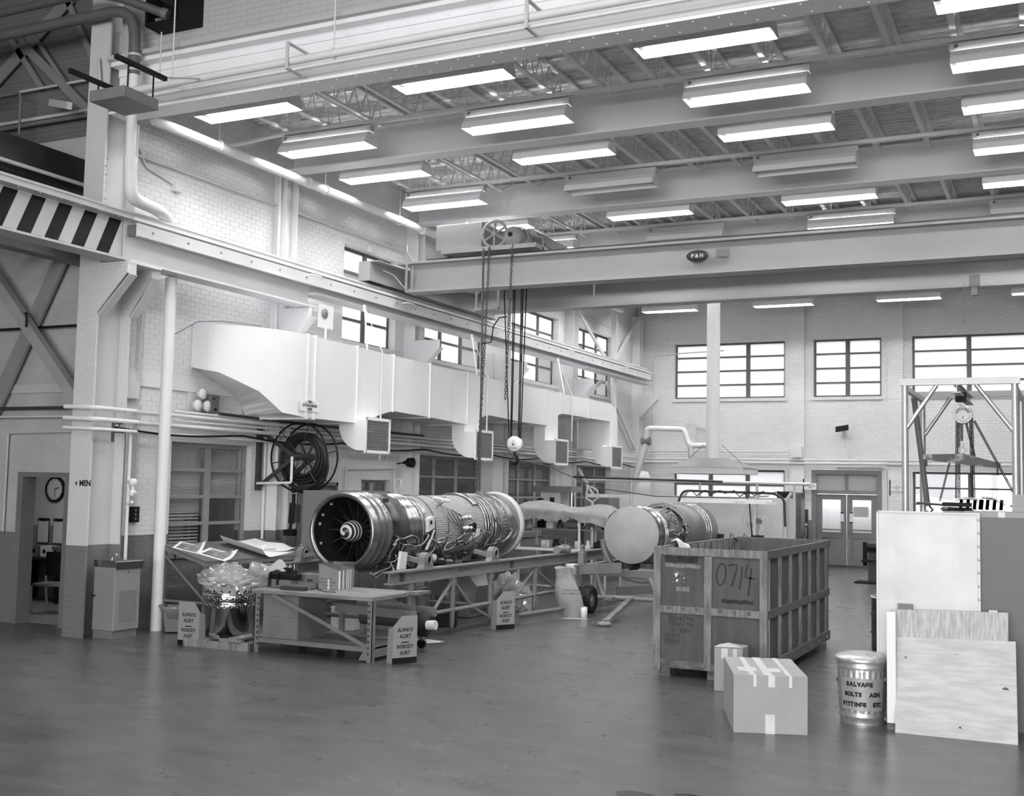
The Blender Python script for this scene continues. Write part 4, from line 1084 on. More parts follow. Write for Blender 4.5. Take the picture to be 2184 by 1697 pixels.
# ------------------------------------------------------------------ pipes on the left wall
up_ = thing('wall_main_pipe', 'long white main pipe hung high along the left wall', 'pipe', (-11.15, 20, 7.0))
MB().tube([(-11.15, 11.66, 6.98), (-11.15, 30, 7.06)], 0.072, 14).build('pipe', M_pipe, up_)
for y in (13.0, 15.7, 18.1, 20.6): MB().torus((-11.15, y, 7.0), 0.08, 0.012, 'y', 14, 5).cyl((-11.15, y, 7.08), (-11.15, y, 7.9), 0.009, 6).build('pipe_hanger', M_pipe, up_)
for y in (15.2, 18.9): MB().cyl((-11.15, y, 7.0), (-11.15, y+0.06, 7.0), 0.085, 14).build('coupling', M_pipe, up_)
wp = [
 ([(-11.42, 12.42, 0.0), (-11.42, 12.42, 4.95)], 0.082, M_pipe, 'thick white vertical pipe between the drinking fountain and the office window'),
 ([(XW+0.03, 12.1, 6.72), (XW+0.03, 32, 6.78)], 0.022, M_pipe, 'thin conduit high on the left wall under the main pipe'),
 ([(XW+0.03, 12.15, 6.9), (XW+0.03, 12.35, 6.6), (XW+0.03, 13.1, 6.45)], 0.018, M_pipe, 'short bent conduit high beside the riveted column'),
 ([(-11.62, 11.98, 0.08), (-11.62, 11.98, 2.9)], 0.024, M_pipe, 'white riser pipe in the corner between column and fountain'),
 ([(XW+0.04, 12.15, 0.95), (XW+0.04, 12.15, 3.45)], 0.022, M_pipe, 'white riser conduit above the drinking fountain'),
 ([(XW+0.04, 12.42, 1.65), (XW+0.04, 12.38, 4.9)], 0.016, M_pipe, 'thin conduit rising from the black switch box'),
 ([(XW+0.04, 12.88, 0.3), (XW+0.04, 12.88, 3.2)], 0.014, M_pipe, 'thin conduit just left of the office window'),
 ([(-11.78, 15.3, 3.2), (-11.78, 15.3, 7.2)], 0.03, M_pipe, 'white vertical pipe climbing beside the second column'),
 ([(XW+0.04, 15.32, 0.2), (XW+0.04, 15.32, 3.0)], 0.025, M_pipe, 'left white riser pipe between office window and hose reel'),
 ([(XW+0.04, 15.85, 0.9), (XW+0.04, 15.85, 3.0)], 0.02, M_pipe, 'right white riser pipe between office window and hose reel'),
 ([(XW+0.05, 19.95, 5.6), (XW+0.05, 19.95, 3.1)], 0.03, M_pipe, 'white vertical pipe beside the third column'),
 ([(-11.5, 30.4, 3.5), (-11.5, 30.4, 7.9)], 0.09, M_pipe, 'thick white pipe rising near the back corner of the left wall'),
 ([(XW+0.04, 17.7, 0.6), (XW+0.04, 17.7, 2.35), (XW+0.04, 19.4, 2.4), (XW+0.04, 19.4, 0.4)], 0.02, M_pipe, 'white conduit looping over the small hatch window'),
]
for pts, r, m, lab in wp:
    solo(MB().tube(fillet(pts, 0.08), r, 12 if r > 0.05 else 8), 'pipe', m, lab, 'pipe', 'pipes on the left wall')
hz_ = [(3.02, 0.03, -11.64), (2.95, 0.018, -11.66), (2.87, 0.032, -11.63), (2.74, 0.024, -11.65), (3.08, 0.018, -11.66)]
HN = ['second highest', 'middle', 'second lowest', 'lowest', 'highest']
for k, (z, r, x) in enumerate(hz_):
    y0 = 11.95 if k in (1, 4) else 11.15
    pts = [(x, y0+0.9, z), (x, 33.3, z+0.02)]
    if y0 < 11.5: pts = [(-12.05, 11.2, z+0.02), (-11.5, 11.2, z), (-11.52, 12.0, z)]+pts
    solo(MB().tube(fillet(pts, 0.1), r, 8), 'pipe', M_pipe, '%s of the five horizontal pipes running under the duct' % HN[k], 'pipe', 'pipes under the duct')
bc = MB(); pts = []
y = 11.6
while y < 33:
    pts.append((-11.58, y, 2.80-0.07*abs(math.sin(y*1.1)))); y += 0.25
solo(bc.tube(pts, 0.016, 6), 'power_cable', M_black, 'black cable draped along the pipes under the duct', 'cable')
solo(MB().tube([(-11.62, 13.8, 3.11), (-11.6, 16, 3.07), (-11.6, 18.2, 3.07), (-11.62, 20, 3.07)], 0.022, 7), 'air_hose', M_dark, 'dark hose lying on the pipes behind the hose reel', 'hose')
vl = thing('shutoff_valve', 'small dark tap hanging from the pipes beside the column', 'valve', (-11.52, 11.55, 2.6))
MB().cyl((-11.52, 11.55, 2.58), (-11.52, 11.55, 2.85), 0.02, 8).cyl((-11.52, 11.55, 2.72), (-11.52, 11.75, 2.72), 0.014, 8).cyl((-11.52, 11.66, 2.72), (-11.52, 11.66, 2.82), 0.012, 8).cbox((-11.52, 11.66, 2.83), (0.03, 0.1, 0.015)).build('tap', M_dark, vl)
MB().tube([(-11.52, 11.75, 2.72), (-11.54, 11.8, 2.7), (-11.56, 11.82, 1.06)], 0.008, 6).build('small_tube', M_mid, vl)
v2 = thing('radiator_valve', 'white painted valve cluster on the riser beside the MEN lettering', 'valve', (-11.58, 11.95, 1.85))
MB().cyl((-11.62, 11.98, 2.05), (-11.45, 11.9, 2.05), 0.03, 8).ball((-11.44, 11.88, 2.05), 0.06).cyl((-11.46, 11.9, 2.05), (-11.46, 11.9, 1.88), 0.025, 8).ball((-11.46, 11.9, 1.9), 0.05).cyl((-11.46, 11.9, 1.9), (-11.33, 11.86, 1.9), 0.022, 8, 0.008).cyl((-11.62, 11.98, 1.75), (-11.46, 11.9, 1.78), 0.02, 8).build('valve_body', M_pipe, v2)
sw = thing('switch_box', 'small black switch box on the wall above the drinking fountain', 'switch', (XW+0.03, 12.42, 1.48))
MB().box((XW, 12.35, 1.48), (XW+0.06, 12.5, 1.7)).build('box', M_black, sw, bevel=0.006)
for z in (1.53, 1.59, 1.65): MB().cyl((XW+0.06, 12.42, z), (XW+0.07, 12.42, z), 0.018, 8).build('button', M_mid2, sw)
jb = thing('junction_box', 'white junction box on the wall by the thick vertical pipe', 'box', (XW+0.06, 12.18, 3.3))
MB().box((XW, 12.02, 3.22), (XW+0.1, 12.36, 3.47)).build('box', M_pipe, jb, bevel=0.006)
MB().box((XW+0.1, 12.04, 3.24), (XW+0.106, 12.34, 3.45)).build('cover', M_pipe, jb)
for k, (y, z) in enumerate(((13.0, 6.38), (18.3, 6.5), (15.8, 6.55))):
    j = thing('junction_box', 'small white junction box high on the left wall, %s from the column' % ordn((0, 2, 1)[k]), 'box', (XW+0.04, y, z), 0, 'high junction boxes')
    MB().box((XW, y-0.07, z), (XW+0.08, y+0.07, z+0.13)).build('box', M_pipe, j)
    MB().box((XW+0.08, y-0.055, z+0.015), (XW+0.086, y+0.055, z+0.115)).build('cover', M_pipe, j)

# emergency light
em = thing('emergency_light', 'emergency light with three round lamps and a dark battery box', 'light', (XW+0.1, 13.7, 3.12))
MB().box((XW, 13.45, 3.1), (XW+0.02, 14.1, 3.45)).build('back_plate', M_pipe, em)
MB().box((XW+0.02, 13.75, 3.12), (XW+0.2, 13.95, 3.4)).build('battery_box', M_mid, em, bevel=0.006)
MB().box((XW+0.2, 13.79, 3.33), (XW+0.205, 13.85, 3.35)).cyl((XW+0.2, 13.86, 3.18), (XW+0.21, 13.86, 3.18), 0.025, 8).build('switch', M_black, em)
for y, z in ((13.5, 3.22), (13.72, 3.22), (13.6, 3.4)):
    l = MB().lathe([(0.03, -0.1), (0.07, -0.06), (0.09, 0.0)], (XW+0.17, y, z), 'x', 16).build('lamp_shell', M_pipe, em)
    MB().lathe([(0.085, 0.0), (0.06, 0.02), (0.001, 0.028)], (XW+0.17, y, z), 'x', 16).build('lens', M_white, l)

# drinking fountain
df = thing('drinking_fountain', 'tall grey drinking fountain with steel top beside the riveted column', 'fountain', (-11.4, 11.64, 0))
MB().box((-11.58, 11.42, 0.0), (-11.25, 11.86, 0.1)).build('plinth', M_mid2, df)
MB().box((-11.6, 11.41, 0.1), (-11.22, 11.87, 0.93)).build('body', mat('fountain_grey', 0.23, 0.4, 0, 0.05, 2), df, bevel=0.015)
MB().prism([(11.4, 0.99), (11.88, 0.99), (11.88, 1.02), (11.4, 1.02)], 'x', -11.6, -11.22).build('top_plate', M_chrome, df)
MB().prism([(-11.6, 0.93), (-11.22, 0.93), (-11.205, 0.905), (-11.18, 1.0), (-11.22, 1.015), (-11.6, 1.0)], 'y', 11.405, 11.875).build('basin', M_chrome, df)
MB().tube([(-11.4, 11.52, 1.02), (-11.4, 11.52, 1.07), (-11.35, 11.53, 1.09)], 0.016, 8).ball((-11.34, 11.53, 1.085), 0.022).build('bubbler', M_chrome, df)
mb = MB()
for i in range(13): mb.box((-11.222, 11.5+i*0.024, 0.2), (-11.217, 11.51+i*0.024, 0.62))
mb.build('vent_slots', M_mid, df, kind='stuff')
MB().cbox((-11.218, 11.64, 0.86), (0.006, 0.02, 0.02)).build('badge', M_dark, df)
MB().cbox((-11.58, 11.395, 0.55), (0.05, 0.03, 0.02)).build('foot_pedal', M_black, df)
MB().tube([(XW+0.03, 12.3, 0.62), (-11.75, 12.2, 0.3), (-11.6, 11.9, 0.12)], 0.008, 6).build('power_cord', M_black, df)
# waste basket
wb = thing('waste_basket', 'grey waste basket with clear liner at the foot of the thick pipe', 'basket', (-11.08, 12.42, 0), 0.62)
b_ = MB().lathe([(0.165, 0.02), (0.215, 0.33), (0.225, 0.335), (0.225, 0.36), (0.205, 0.36), (0.155, 0.03), (0.001, 0.03)], n=4, a0=PI/4, smooth=False)
b_.build('tub', mat('basket_grey', 0.14, 0.5), wb, world=False)
MB().lathe([(0.19, 0.27), (0.228, 0.34), (0.236, 0.372), (0.2, 0.365), (0.17, 0.2)], n=20, a0=0.1).build('liner', M_poly, wb, world=False)
# doorway to the left: frame and small lit room
mf = struct(MB().box((MEN[0]-0.07, YH-0.02, 0), (MEN[0]+0.03, YH+0.22, 2.09)).box((MEN[1]-0.03, YH-0.02, 0), (MEN[1]+0.07, YH+0.22, 2.09)).box((MEN[0]-0.07, YH-0.02, 2.09), (MEN[1]+0.07, YH+0.22, 2.16)).build('door_3', M_mid))
struct(MB().box((-18, 12.1, 0.001), (-12.27, 14.7, 0.004)).build('floor_office', mat('office_floor', 0.22, 0.5, 0, 0.2, 2)))
struct(MB().box((-18, 14.6, 0.005), (-13.63, 14.7, 2.7)).box((-18.1, 12.1, 0.005), (-18, 14.7, 2.7)).box((-13.63, 12.85, 0.005), (-13.64, 14.6, 2.7)).build('wall_office', dado('office_paint', 0.72, 0.30, 1.25)))
struct(MB().box((-18.1, 12.1, 2.7), (-12.27, 14.7, 2.75)).build('ceiling_office', M_room))
ol = thing('office_ceiling_lamp', 'lamp glowing on the ceiling of the room behind the MEN doorway', 'ceiling light', (-14.6, 13.2, 2.62))
MB().box((-15.2, 13.0, 2.64), (-14.0, 13.4, 2.695)).build('housing', M_white, ol)
MB().box((-15.18, 13.02, 2.62), (-14.02, 13.38, 2.639)).build('diffuser', emis('office_lamp_glow', 1.0, 9.0), ol)
ck = thing('wall_clock', 'round black rimmed wall clock seen through the MEN doorway', 'clock', (-15.68, 14.58, 1.66))
cx, cz = -15.8, 1.885
MB().lathe([(0.215, 0.0), (0.22, -0.05), (0.205, -0.07), (0.185, -0.055)], (cx, 14.598, cz), 'y', 32).build('rim', M_black, ck)
MB().lathe([(0.19, -0.04), (0.001, -0.04)], (cx, 14.598, cz), 'y', 32).build('dial', M_dial, ck)
for h in range(12):
    a = h*PI/6
    MB().bar((cx+0.155*math.sin(a), 14.555, cz+0.155*math.cos(a)), (cx+0.175*math.sin(a), 14.555, cz+0.175*math.cos(a)), 0.012, 0.003, up=(0, 1, 0)).build('hour_mark', M_black, ck)
MB().bar((cx, 14.552, cz), (cx+0.1, 14.552, cz+0.03), 0.014, 0.003, up=(0, 1, 0)).build('hour_hand', M_black, ck)
MB().bar((cx, 14.550, cz), (cx+0.02, 14.550, cz-0.14), 0.01, 0.003, up=(0, 1, 0)).build('minute_hand', M_black, ck)
for k, x in enumerate((-16.05, -15.68, -15.35)):
    c = thing('clipboard', 'clipboard with white sheet on the office wall, %s from the left' % ordn(k), 'clipboard', (x, 14.57, 0.95), 0, 'clipboards on the office wall')
    MB().box((x-0.14, 14.575, 0.95), (x+0.14, 14.585, 1.38)).build('board', M_dark, c)
    MB().box((x-0.125, 14.57, 0.96), (x+0.125, 14.574, 1.33)).build('sheet', M_paper, c)
    MB().box((x-0.06, 14.56, 1.33), (x+0.06, 14.57, 1.37)).build('clip', M_black, c)
dk = thing('office_desk', 'black office desk against the wall under the clipboards', 'desk', (-15.5, 14.3, 0))
MB().box((-16.6, 13.95, 0.7), (-14.6, 14.59, 0.74)).build('top', M_black, dk)
MB().box((-16.6, 14.0, 0.02), (-16.1, 14.55, 0.7)).build('pedestal', M_black, dk)
MB().box((-15.1, 14.0, 0.02), (-14.6, 14.55, 0.7)).build('pedestal', M_black, dk)
for k, (x, s) in enumerate(((-15.95, 0.16), (-15.7, 0.18), (-15.45, 0.14))):
    q = thing('desk_file', 'small file box on the black office desk, %s from the left' % ordn(k), 'box', (x, 14.4, 0.74), 0, 'files on the office desk')
    MB().box((x-s/2, 14.3, 0.74), (x+s/2, 14.5, 0.92)).build('box', (M_mid2, M_paper, M_mid)[k], q)
    MB().box((x-0.03, 14.295, 0.8), (x+0.03, 14.3, 0.86)).build('label_holder', M_black, q)
oc = thing('office_chair', 'armless chair with bent metal frame in the doorway room', 'chair', (-14.2, 13.15, 0), 0.3)
mb = MB().box((-0.22, -0.22, 0.42), (0.22, 0.22, 0.46)); mb.build('seat', M_mid2, oc, world=False)
MB().box((-0.24, 0.16, 0.55), (0.24, 0.2, 0.92)).build('backrest', M_black, oc, world=False)
for x in (-0.24, 0.24):
    MB().tube(fillet([(x, -0.2, 0.0), (x, -0.22, 0.42)], 0.05), 0.02, 8).build('leg', M_alu, oc, world=False)
    MB().tube(fillet([(x, 0.26, 0.0), (x, 0.18, 0.45), (x, 0.2, 0.85), (x*0.7, 0.22, 0.93)], 0.12), 0.02, 8).build('leg', M_alu, oc, world=False)
# ------------------------------------------------------------------ drafting table with prints
tb = thing('drafting_table', 'long grey drafting table with sloping top under the office window', 'table', (-11.0, 13.66, 0))
TX0, TX1, TY0, TY1 = -11.39, -10.6, 12.44, 14.9
def tz(x): return 0.985+(1.193-0.985)*(TX1-x)/(TX1-TX0)
M_top = mat('table_top_grey', 0.10, 0.6, 0, 0.12, 3)
def slab(mb, x0, x1, y0, y1, t0, t1):
    return mb.add([(x0, y0, tz(x0)+t0), (x1, y0, tz(x1)+t0), (x1, y1, tz(x1)+t0), (x0, y1, tz(x0)+t0), (x0, y0, tz(x0)+t1), (x1, y0, tz(x1)+t1), (x1, y1, tz(x1)+t1), (x0, y1, tz(x0)+t1)],
                  [(0, 3, 2, 1), (4, 5, 6, 7), (0, 1, 5, 4), (1, 2, 6, 5), (2, 3, 7, 6), (3, 0, 4, 7)])
slab(MB(), TX0, TX1, TY0, TY1, -0.02, 0).build('top', M_top, tb)
slab(slab(MB(), TX1-0.03, TX1, TY0, TY1, -0.07, -0.02), TX0, TX1-0.03, TY0, TY0+0.03, -0.07, -0.02).build('apron', M_mid2, tb)
for x in (TX0+0.03, TX1-0.03):
    for y in (TY0+0.03, TY1-0.03): MB().box((x-0.02, y-0.02, 0), (x+0.02, y+0.02, tz(x)-0.07)).build('leg', M_mid2, tb)
for y in (TY0+0.02, TY1-0.02):
    MB().bar((TX0+0.03, y, 1.05), (TX1-0.03, y, 0.45), 0.012, 0.03).build('brace', M_mid2, tb)
    MB().bar((TX0+0.03, y, 0.42), (TX1-0.03, y, 0.42), 0.02, 0.03).build('side_rail', M_mid2, tb)
MB().bar((TX0+0.03, TY0, 0.6), (TX0+0.03, TY1, 0.6), 0.02, 0.03).bar((TX1-0.03, TY0+0.1, 0.42), (TX1-0.03, TY1, 0.42), 0.02, 0.03).build('stretcher', M_mid2, tb)
def sheet(name, m, label, cat, cx, cy, w, h, rot, curl, lift=0.004, group=None, border=None, roll=0.0):
    """paper on the sloping top; corner curls up"""
    c, s_ = math.cos(rot), math.sin(rot)
    def fn(u, v, k=1.0):
        a, b = (u-0.5)*w*k, (v-0.5)*h*k
        x, y = cx+a*c-b*s_, cy+a*s_+b*c
        z = tz(x)+lift+curl*max(0, (u+v-1.35))**2*2.2+roll*max(0, 0.25-v)**2*14
        return (x, y, z)
    t = thing(name, label, cat, (cx, cy, tz(cx)), 0, group)
    MB().grid(10, 10, fn, thick=0.0015).build('sheet', M_paper, t)
    if border: MB().grid(10, 10, lambda u, v: tuple(Vector(fn(u, v, border))+Vector((0, 0, 0.0012)))).build('print', M_photo, t)
    return t
sheet('photo_print', M_paper, 'curled photo print nearest the wall end of the drafting table', 'photo', -11.18, 12.75, 0.36, 0.5, 0.5, 0.10, border=0.78, group='prints on the drafting table')
sheet('photo_print', M_paper, 'white-bordered photo print at the front corner of the drafting table', 'photo', -10.84, 12.95, 0.42, 0.55, 0.35, 0.10, border=0.74, group='prints on the drafting table')
sheet('drawing_sheet', M_paper, 'large white drawing sheet spread with rolled left edge on the drafting table', 'paper', -10.98, 14.05, 0.7, 1.1, 0.18, 0.0, roll=0.16, group='drawing sheets')
sheet('drawing_sheet', M_paper, 'white drawing sheet with raised corner lying on the large one', 'paper', -10.98, 14.45, 0.5, 0.62, -0.35, 0.16, lift=0.012, group='drawing sheets')
sheet('drawing_sheet', M_paper, 'small folded sheet in the middle of the large drawing sheet', 'paper', -10.95, 13.95, 0.24, 0.34, 0.5, 0.06, lift=0.02, group='drawing sheets')
pc = MB().cyl((-10.86, 14.1, tz(-10.86)+0.03), (-10.82, 14.26, tz(-10.82)+0.03), 0.005, 6)
solo(pc, 'pencil', M_mid, 'pencil on the small folded sheet', 'pencil')
cl = thing('table_clamp', 'small black clamp hanging from the table end by the pipe', 'clamp', (-11.2, TY0+0.0, 1.0))
MB().cyl((-11.2, TY0+0.05, 0.98), (-11.2, TY0+0.05, 1.07), 0.012, 8).cbox((-11.2, TY0+0.05, 1.07), (0.05, 0.06, 0.02)).build('screw', M_black, cl)

# ------------------------------------------------------------------ pallet, perforated drum and polythene heap
pa = thing('pallet', 'small pale timber pallet under the perforated drum', 'pallet', (-9.6, 11.95, 0))
MB().box((-10.12, 11.5, 0.0), (-9.1, 11.55, 0.09)).build('front_board', M_wood, pa)
MB().box((-10.12, 12.4, 0.0), (-9.1, 12.45, 0.09)).build('rear_board', M_wood, pa)
for x in (-10.12, -9.85, -9.5, -9.2): MB().box((x, 11.5, 0.09), (x+0.1, 12.45, 0.105)).build('slat', M_wood, pa)
for k, (p, q) in enumerate((((-9.95, 11.75, 0.16), (-9.62, 11.56, 0.13)), ((-9.42, 11.54, 0.13), (-9.12, 11.62, 0.2)), ((-9.55, 11.53, 0.115), (-9.2, 11.53, 0.115)))):
    solo(MB().bar(p, q, 0.05, 0.035), 'wood_batten', M_wood, ['loose batten left of the drum on the pallet', 'sloping batten right of the drum on the pallet', 'flat batten at the front of the pallet'][k], 'batten', 'battens on the pallet')
dr_ = thing('perforated_drum', 'shiny steel combustor drum with rows of punched holes', 'drum', (-9.79, 11.97, 0.105))
dx, dy = -9.79, 11.97; RR = 0.315
prof = [(0.001, 0.11), (RR-0.02, 0.11), (RR, 0.14), (RR, 0.47), (RR+0.012, 0.48), (RR+0.012, 0.525), (RR, 0.535), (RR, 0.56), (RR+0.012, 0.57), (RR+0.012, 0.62), (RR, 0.63), (RR+0.01, 0.655), (RR+0.01, 0.665), (RR, 0.67), (RR, 0.75), (RR-0.012, 0.75), (RR-0.012, 0.3)]
MB().lathe(prof, (dx, dy, 0), 'z', 48).build('shell', mat('polished_steel', 0.55, 0.13, 1.0, 0.1, 3), dr_)
mb = MB()
for z, n in ((0.5, 28), (0.595, 28), (0.69, 20)):
    for k in range(n):
        a = 2*PI*k/n+z; c = (dx+(RR+0.010)*math.cos(a), dy+(RR+0.010)*math.sin(a), z)
        d = Vector((math.cos(a), math.sin(a), 0))
        mb.cyl(Vector(c), Vector(c)+d*0.005, 0.013, 8)
mb.build('holes', M_black, dr_, kind='stuff')
mb = MB()
for z, n in ((0.5, 28), (0.595, 28), (0.69, 20)):
    for k in range(n):
        a = 2*PI*k/n+z; c = Vector((dx+(RR+0.012)*math.cos(a), dy+(RR+0.012)*math.sin(a), z))
        pts = []
        e1 = Vector((-math.sin(a), math.cos(a), 0))
        for i in range(10):
            t = 2*PI*i/10; pts.append(c+e1*0.019*math.cos(t)+Vector((0, 0, 0.019*math.sin(t))))
        mb.tube(pts, 0.004, 4, closed=True)
for k in range(80):
    a = 2*PI*k/80; mb.ball((dx+(RR+0.01)*math.cos(a), dy+(RR+0.01)*math.sin(a), 0.642), 0.006, 5)
mb.build('hole_rims', M_chrome, dr_, kind='stuff')
def crumple(cx, cy, cz, rx, ry, rz, seed, n=26, m=12, amp=0.16, base=0.0, rough=0.04):
    r = random.Random(seed)
    ph = [(r.uniform(1, 5), r.uniform(2, 7), r.uniform(0, 6.28), r.uniform(0.3, 1)) for _ in range(9)]
    R = []
    for i in range(m+1):
        t = PI/2*i/m if base == 0 else PI*(0.02+0.96*i/m)
        ring = []
        for j in range(n):
            f = 2*PI*j/n
            k = 1+amp*sum(w*math.sin(round(a)*f+b*t+p) for a, b, p, w in ph)/3
            zz = math.sin(t) if base == 0 else -math.cos(t)
            rr = math.cos(t) if base == 0 else math.sin(t)
            d = Vector((rr*math.cos(f), rr*math.sin(f), zz))
            nz = abs(noise.noise(d*3.1+Vector((seed, 0, 0))))+0.6*abs(noise.noise(d*7.3+Vector((0, seed, 0))))
            k += (nz-0.35)*rough*8
            ring.append((cx+rx*k*rr*math.cos(f), cy+ry*k*rr*math.sin(f), max(cz, cz+rz*zz*k) if base == 0 else cz+rz*zz*k))
        R.append(ring)
    return MB().rings(R, True, True, False)
pb = thing('polythene_heap', 'crumpled clear polythene sheet heaped on the perforated drum', 'plastic sheet', (dx, dy, 0.75))
crumple(dx-0.0, dy, 0.752, 0.40, 0.38, 0.25, 5, 64, 26, 0.14, rough=0.045).build('film', M_poly, pb)
crumple(dx+0.3, dy+0.15, 0.86, 0.17, 0.12, 0.17, 8, 36, 16, 0.25, 1, rough=0.04).build('fold', M_poly, pb)
MB().grid(8, 6, lambda u, v: (dx+0.25+0.42*u, dy+0.2+0.25*v, 0.98+0.1*u+0.03*math.sin(9*u+5*v)-0.1*v)).build('loose_end', M_poly, pb)
crumple(dx-0.02, dy, 0.755, 0.27, 0.27, 0.16, 15, 24, 8, 0.3).build('wrapped_part', M_tape, pb)

# ------------------------------------------------------------------ safety signs
def safety_sign(label, loc, rz, wing):
    t = thing('safety_sign', label, 'sign', loc, rz, 'safety signs on the floor')
    w, h, c = 0.33, 0.55, 0.12
    if wing > 0: poly = [(0, 0.07), (w, 0.07), (w, h-c), (w-0.09, h), (0, h)]
    else: poly = [(0, 0.07), (w, 0.07), (w, h), (0.12, h), (0, h-c)]
    MB().prism(poly, 'y', 0, 0.012).build('panel', M_sign, t, world=False)
    MB().box((0, -0.001, 0), (w, 0.013, 0.07)).build('base_band', M_black, t, world=False)
    x = w if wing > 0 else 0
    MB().prism([(0.012, 0.0), (0.14, 0.0), (0.11, h*0.72), (0.012, h-c)], 'x', x-(0.012 if wing > 0 else 0), x+(0 if wing > 0 else 0.012)).build('side_wing', M_sign, t, world=False)
    text('ALWAYS\nALERT', 0.064, M_ink, t, (w/2, -0.002, h*0.64), FACE_Y, line=1.15, world=False, wgt=0.002, sx=0.75, space=1.15)
    text('----', 0.08, M_ink, t, (w/2, -0.002, h*0.46), FACE_Y, world=False, wgt=0.003)
    text('NOBODY\nHURT', 0.064, M_ink, t, (w/2, -0.002, h*0.29), FACE_Y, line=1.15, world=False, wgt=0.002, sx=0.75, space=1.15)
    return t
safety_sign('grey ALWAYS ALERT NOBODY HURT sign left of the perforated drum', (-10.21, 11.5, 0), 0.03, 1)
safety_sign('grey ALWAYS ALERT NOBODY HURT sign at the right end of the workbench', (-7.1, 11.64, 0), 1.1, -1)
safety_sign('grey ALWAYS ALERT NOBODY HURT sign against the engine stand', (-7.53, 15.22, 0), 1.1, -1)

# ------------------------------------------------------------------ workbench
wbn = thing('workbench', 'grey angle-iron workbench with worn wooden top in front of the engine', 'workbench', (-8.22, 11.97, 0))
BX0, BX1, BY0, BY1, BZ = -9.08, -7.36, 11.58, 12.6, 0.76
MB().box((BX0-0.05, BY0, BZ-0.045), (BX1, BY1, BZ)).build('top', mat('bench_top_wood', 0.24, 0.7, 0, 0.45, 4, stretch=(0.6, 4, 4)), wbn)
MB().box((BX1-0.05, BY1-0.18, BZ-0.03), (BX1+0.12, BY1+0.15, BZ+0.005)).build('end_board', M_woodd, wbn)
for x, sx in ((BX0, 1), (BX1, -1)):
    for y, sy in ((BY0+0.01, 1), (BY1, -1)):
        l = MB().box((x, y, 0), (x+sx*0.07, y+sy*0.008, BZ-0.045)).box((x, y, 0), (x+sx*0.008, y+sy*0.07, BZ-0.045)).build('leg', M_mid2, wbn)
        mb = MB(); rivets(mb, [(x+sx*0.05, y-0.0005*sy, 0.1+0.07*k) for k in range(9)], (0, -1, 0)); mb.build('bolt_holes', M_dark, l, kind='stuff')
MB().prism([(BX1-0.07, 0.22), (BX1-0.07, 0.02), (BX1-0.18, 0.02)], 'y', BY0+0.012, BY0+0.02).build('gusset', M_mid2, wbn)
MB().box((BX0+0.01, BY0+0.02, 0.15), (BX1-0.01, BY1-0.02, 0.17)).build('shelf', M_mid2, wbn)
MB().box((BX0+0.07, BY0+0.015, 0.12), (BX1-0.07, BY0+0.03, 0.175)).box((BX1-0.03, BY0+0.06, 0.05), (BX1-0.01, BY1-0.05, 0.2)).build('shelf_edge', M_mid2, wbn)
MB().bar((BX0+0.25, BY0+0.02, 0.71), (BX1-0.08, BY0+0.02, 0.18), 0.008, 0.045).build('brace', M_mid2, wbn)
MB().prism([(-8.62, 0.12), (-8.45, 0.12), (-8.40, 0.0), (-8.62, 0.0)], 'y', 12.3, 12.32).build('rear_foot', M_mid2, wbn)
gb = thing('steel_cabinet', 'plain grey steel cabinet on the workbench shelf', 'cabinet', (-8.72, 12.0, 0.17))
MB().box((-9.0, 11.66, 0.171), (-8.47, 12.25, 0.70)).build('body', M_mid2, gb)
for za, zb in ((0.44, 0.695), (0.175, 0.435)): MB().box((-8.995, 11.652, za), (-8.475, 11.66, zb)).build('drawer_front', M_mid2, gb)
ed = thing('motor_dolly', 'low wheeled dolly carrying a black motor under the workbench', 'dolly', (-7.9, 12.75, 0))
MB().bar((-8.5, 12.5, 0.5), (-7.3, 12.5, 0.47), 0.04, 0.11).build('beam', M_mid2, ed)
MB().bar((-8.5, 13.0, 0.5), (-7.3, 13.0, 0.47), 0.04, 0.11).build('beam', M_mid2, ed)
for x in (-8.4, -7.5):
    for y in (12.5, 13.0):
        MB().box((x-0.03, y-0.03, 0.1), (x+0.03, y+0.03, 0.47)).build('post', M_mid2, ed)
        MB().cyl((x, y-0.02, 0.06), (x, y+0.02, 0.06), 0.06, 14).build('caster', M_black, ed)
MB().cyl((-8.25, 12.75, 0.38), (-7.45, 12.75, 0.38), 0.1, 18).build('motor', M_dark, ed)
MB().cyl((-7.95, 12.75, 0.38), (-7.95, 12.75, 0.5), 0.08, 14).build('terminal_box', M_black, ed)
MB().lathe([(0.03, 0), (0.15, 0.02), (0.15, 0.1), (0.03, 0.12)], (-7.4, 12.75, 0.33), 'x', 16, True).build('pulley', M_black, ed)
MB().cyl((-7.28, 12.75, 0.33), (-7.16, 12.75, 0.34), 0.06, 12).build('shaft_cap', M_steel_l, ed)
vi = thing('bench_vise', 'black bench vise with two hooked bars on the workbench', 'vise', (-8.93, 12.0, 0.76))
MB().cbox((-8.93, 12.0, 0.90), (0.36, 0.18, 0.07)).build('body', M_black, vi, bevel=0.008)
MB().cbox((-8.93, 12.0, 0.815), (0.30, 0.2, 0.10)).build('base', M_mid, vi)
for x in (-9.04, -8.92): MB().tube(fillet([(x-0.04, 11.86, 0.80), (x-0.04, 11.86, 0.95), (x+0.05, 11.93, 0.96)], 0.03), 0.014, 7).build('hook_bar', M_black, vi)
MB().cyl((-8.9, 12.0, 0.93), (-8.9, 12.0, 1.0), 0.035, 10).cyl((-8.8, 12.0, 0.93), (-8.8, 12.0, 0.985), 0.03, 10).cbox((-8.9, 12.0, 1.0), (0.12, 0.04, 0.02)).build('clamp_screw', M_black, vi)
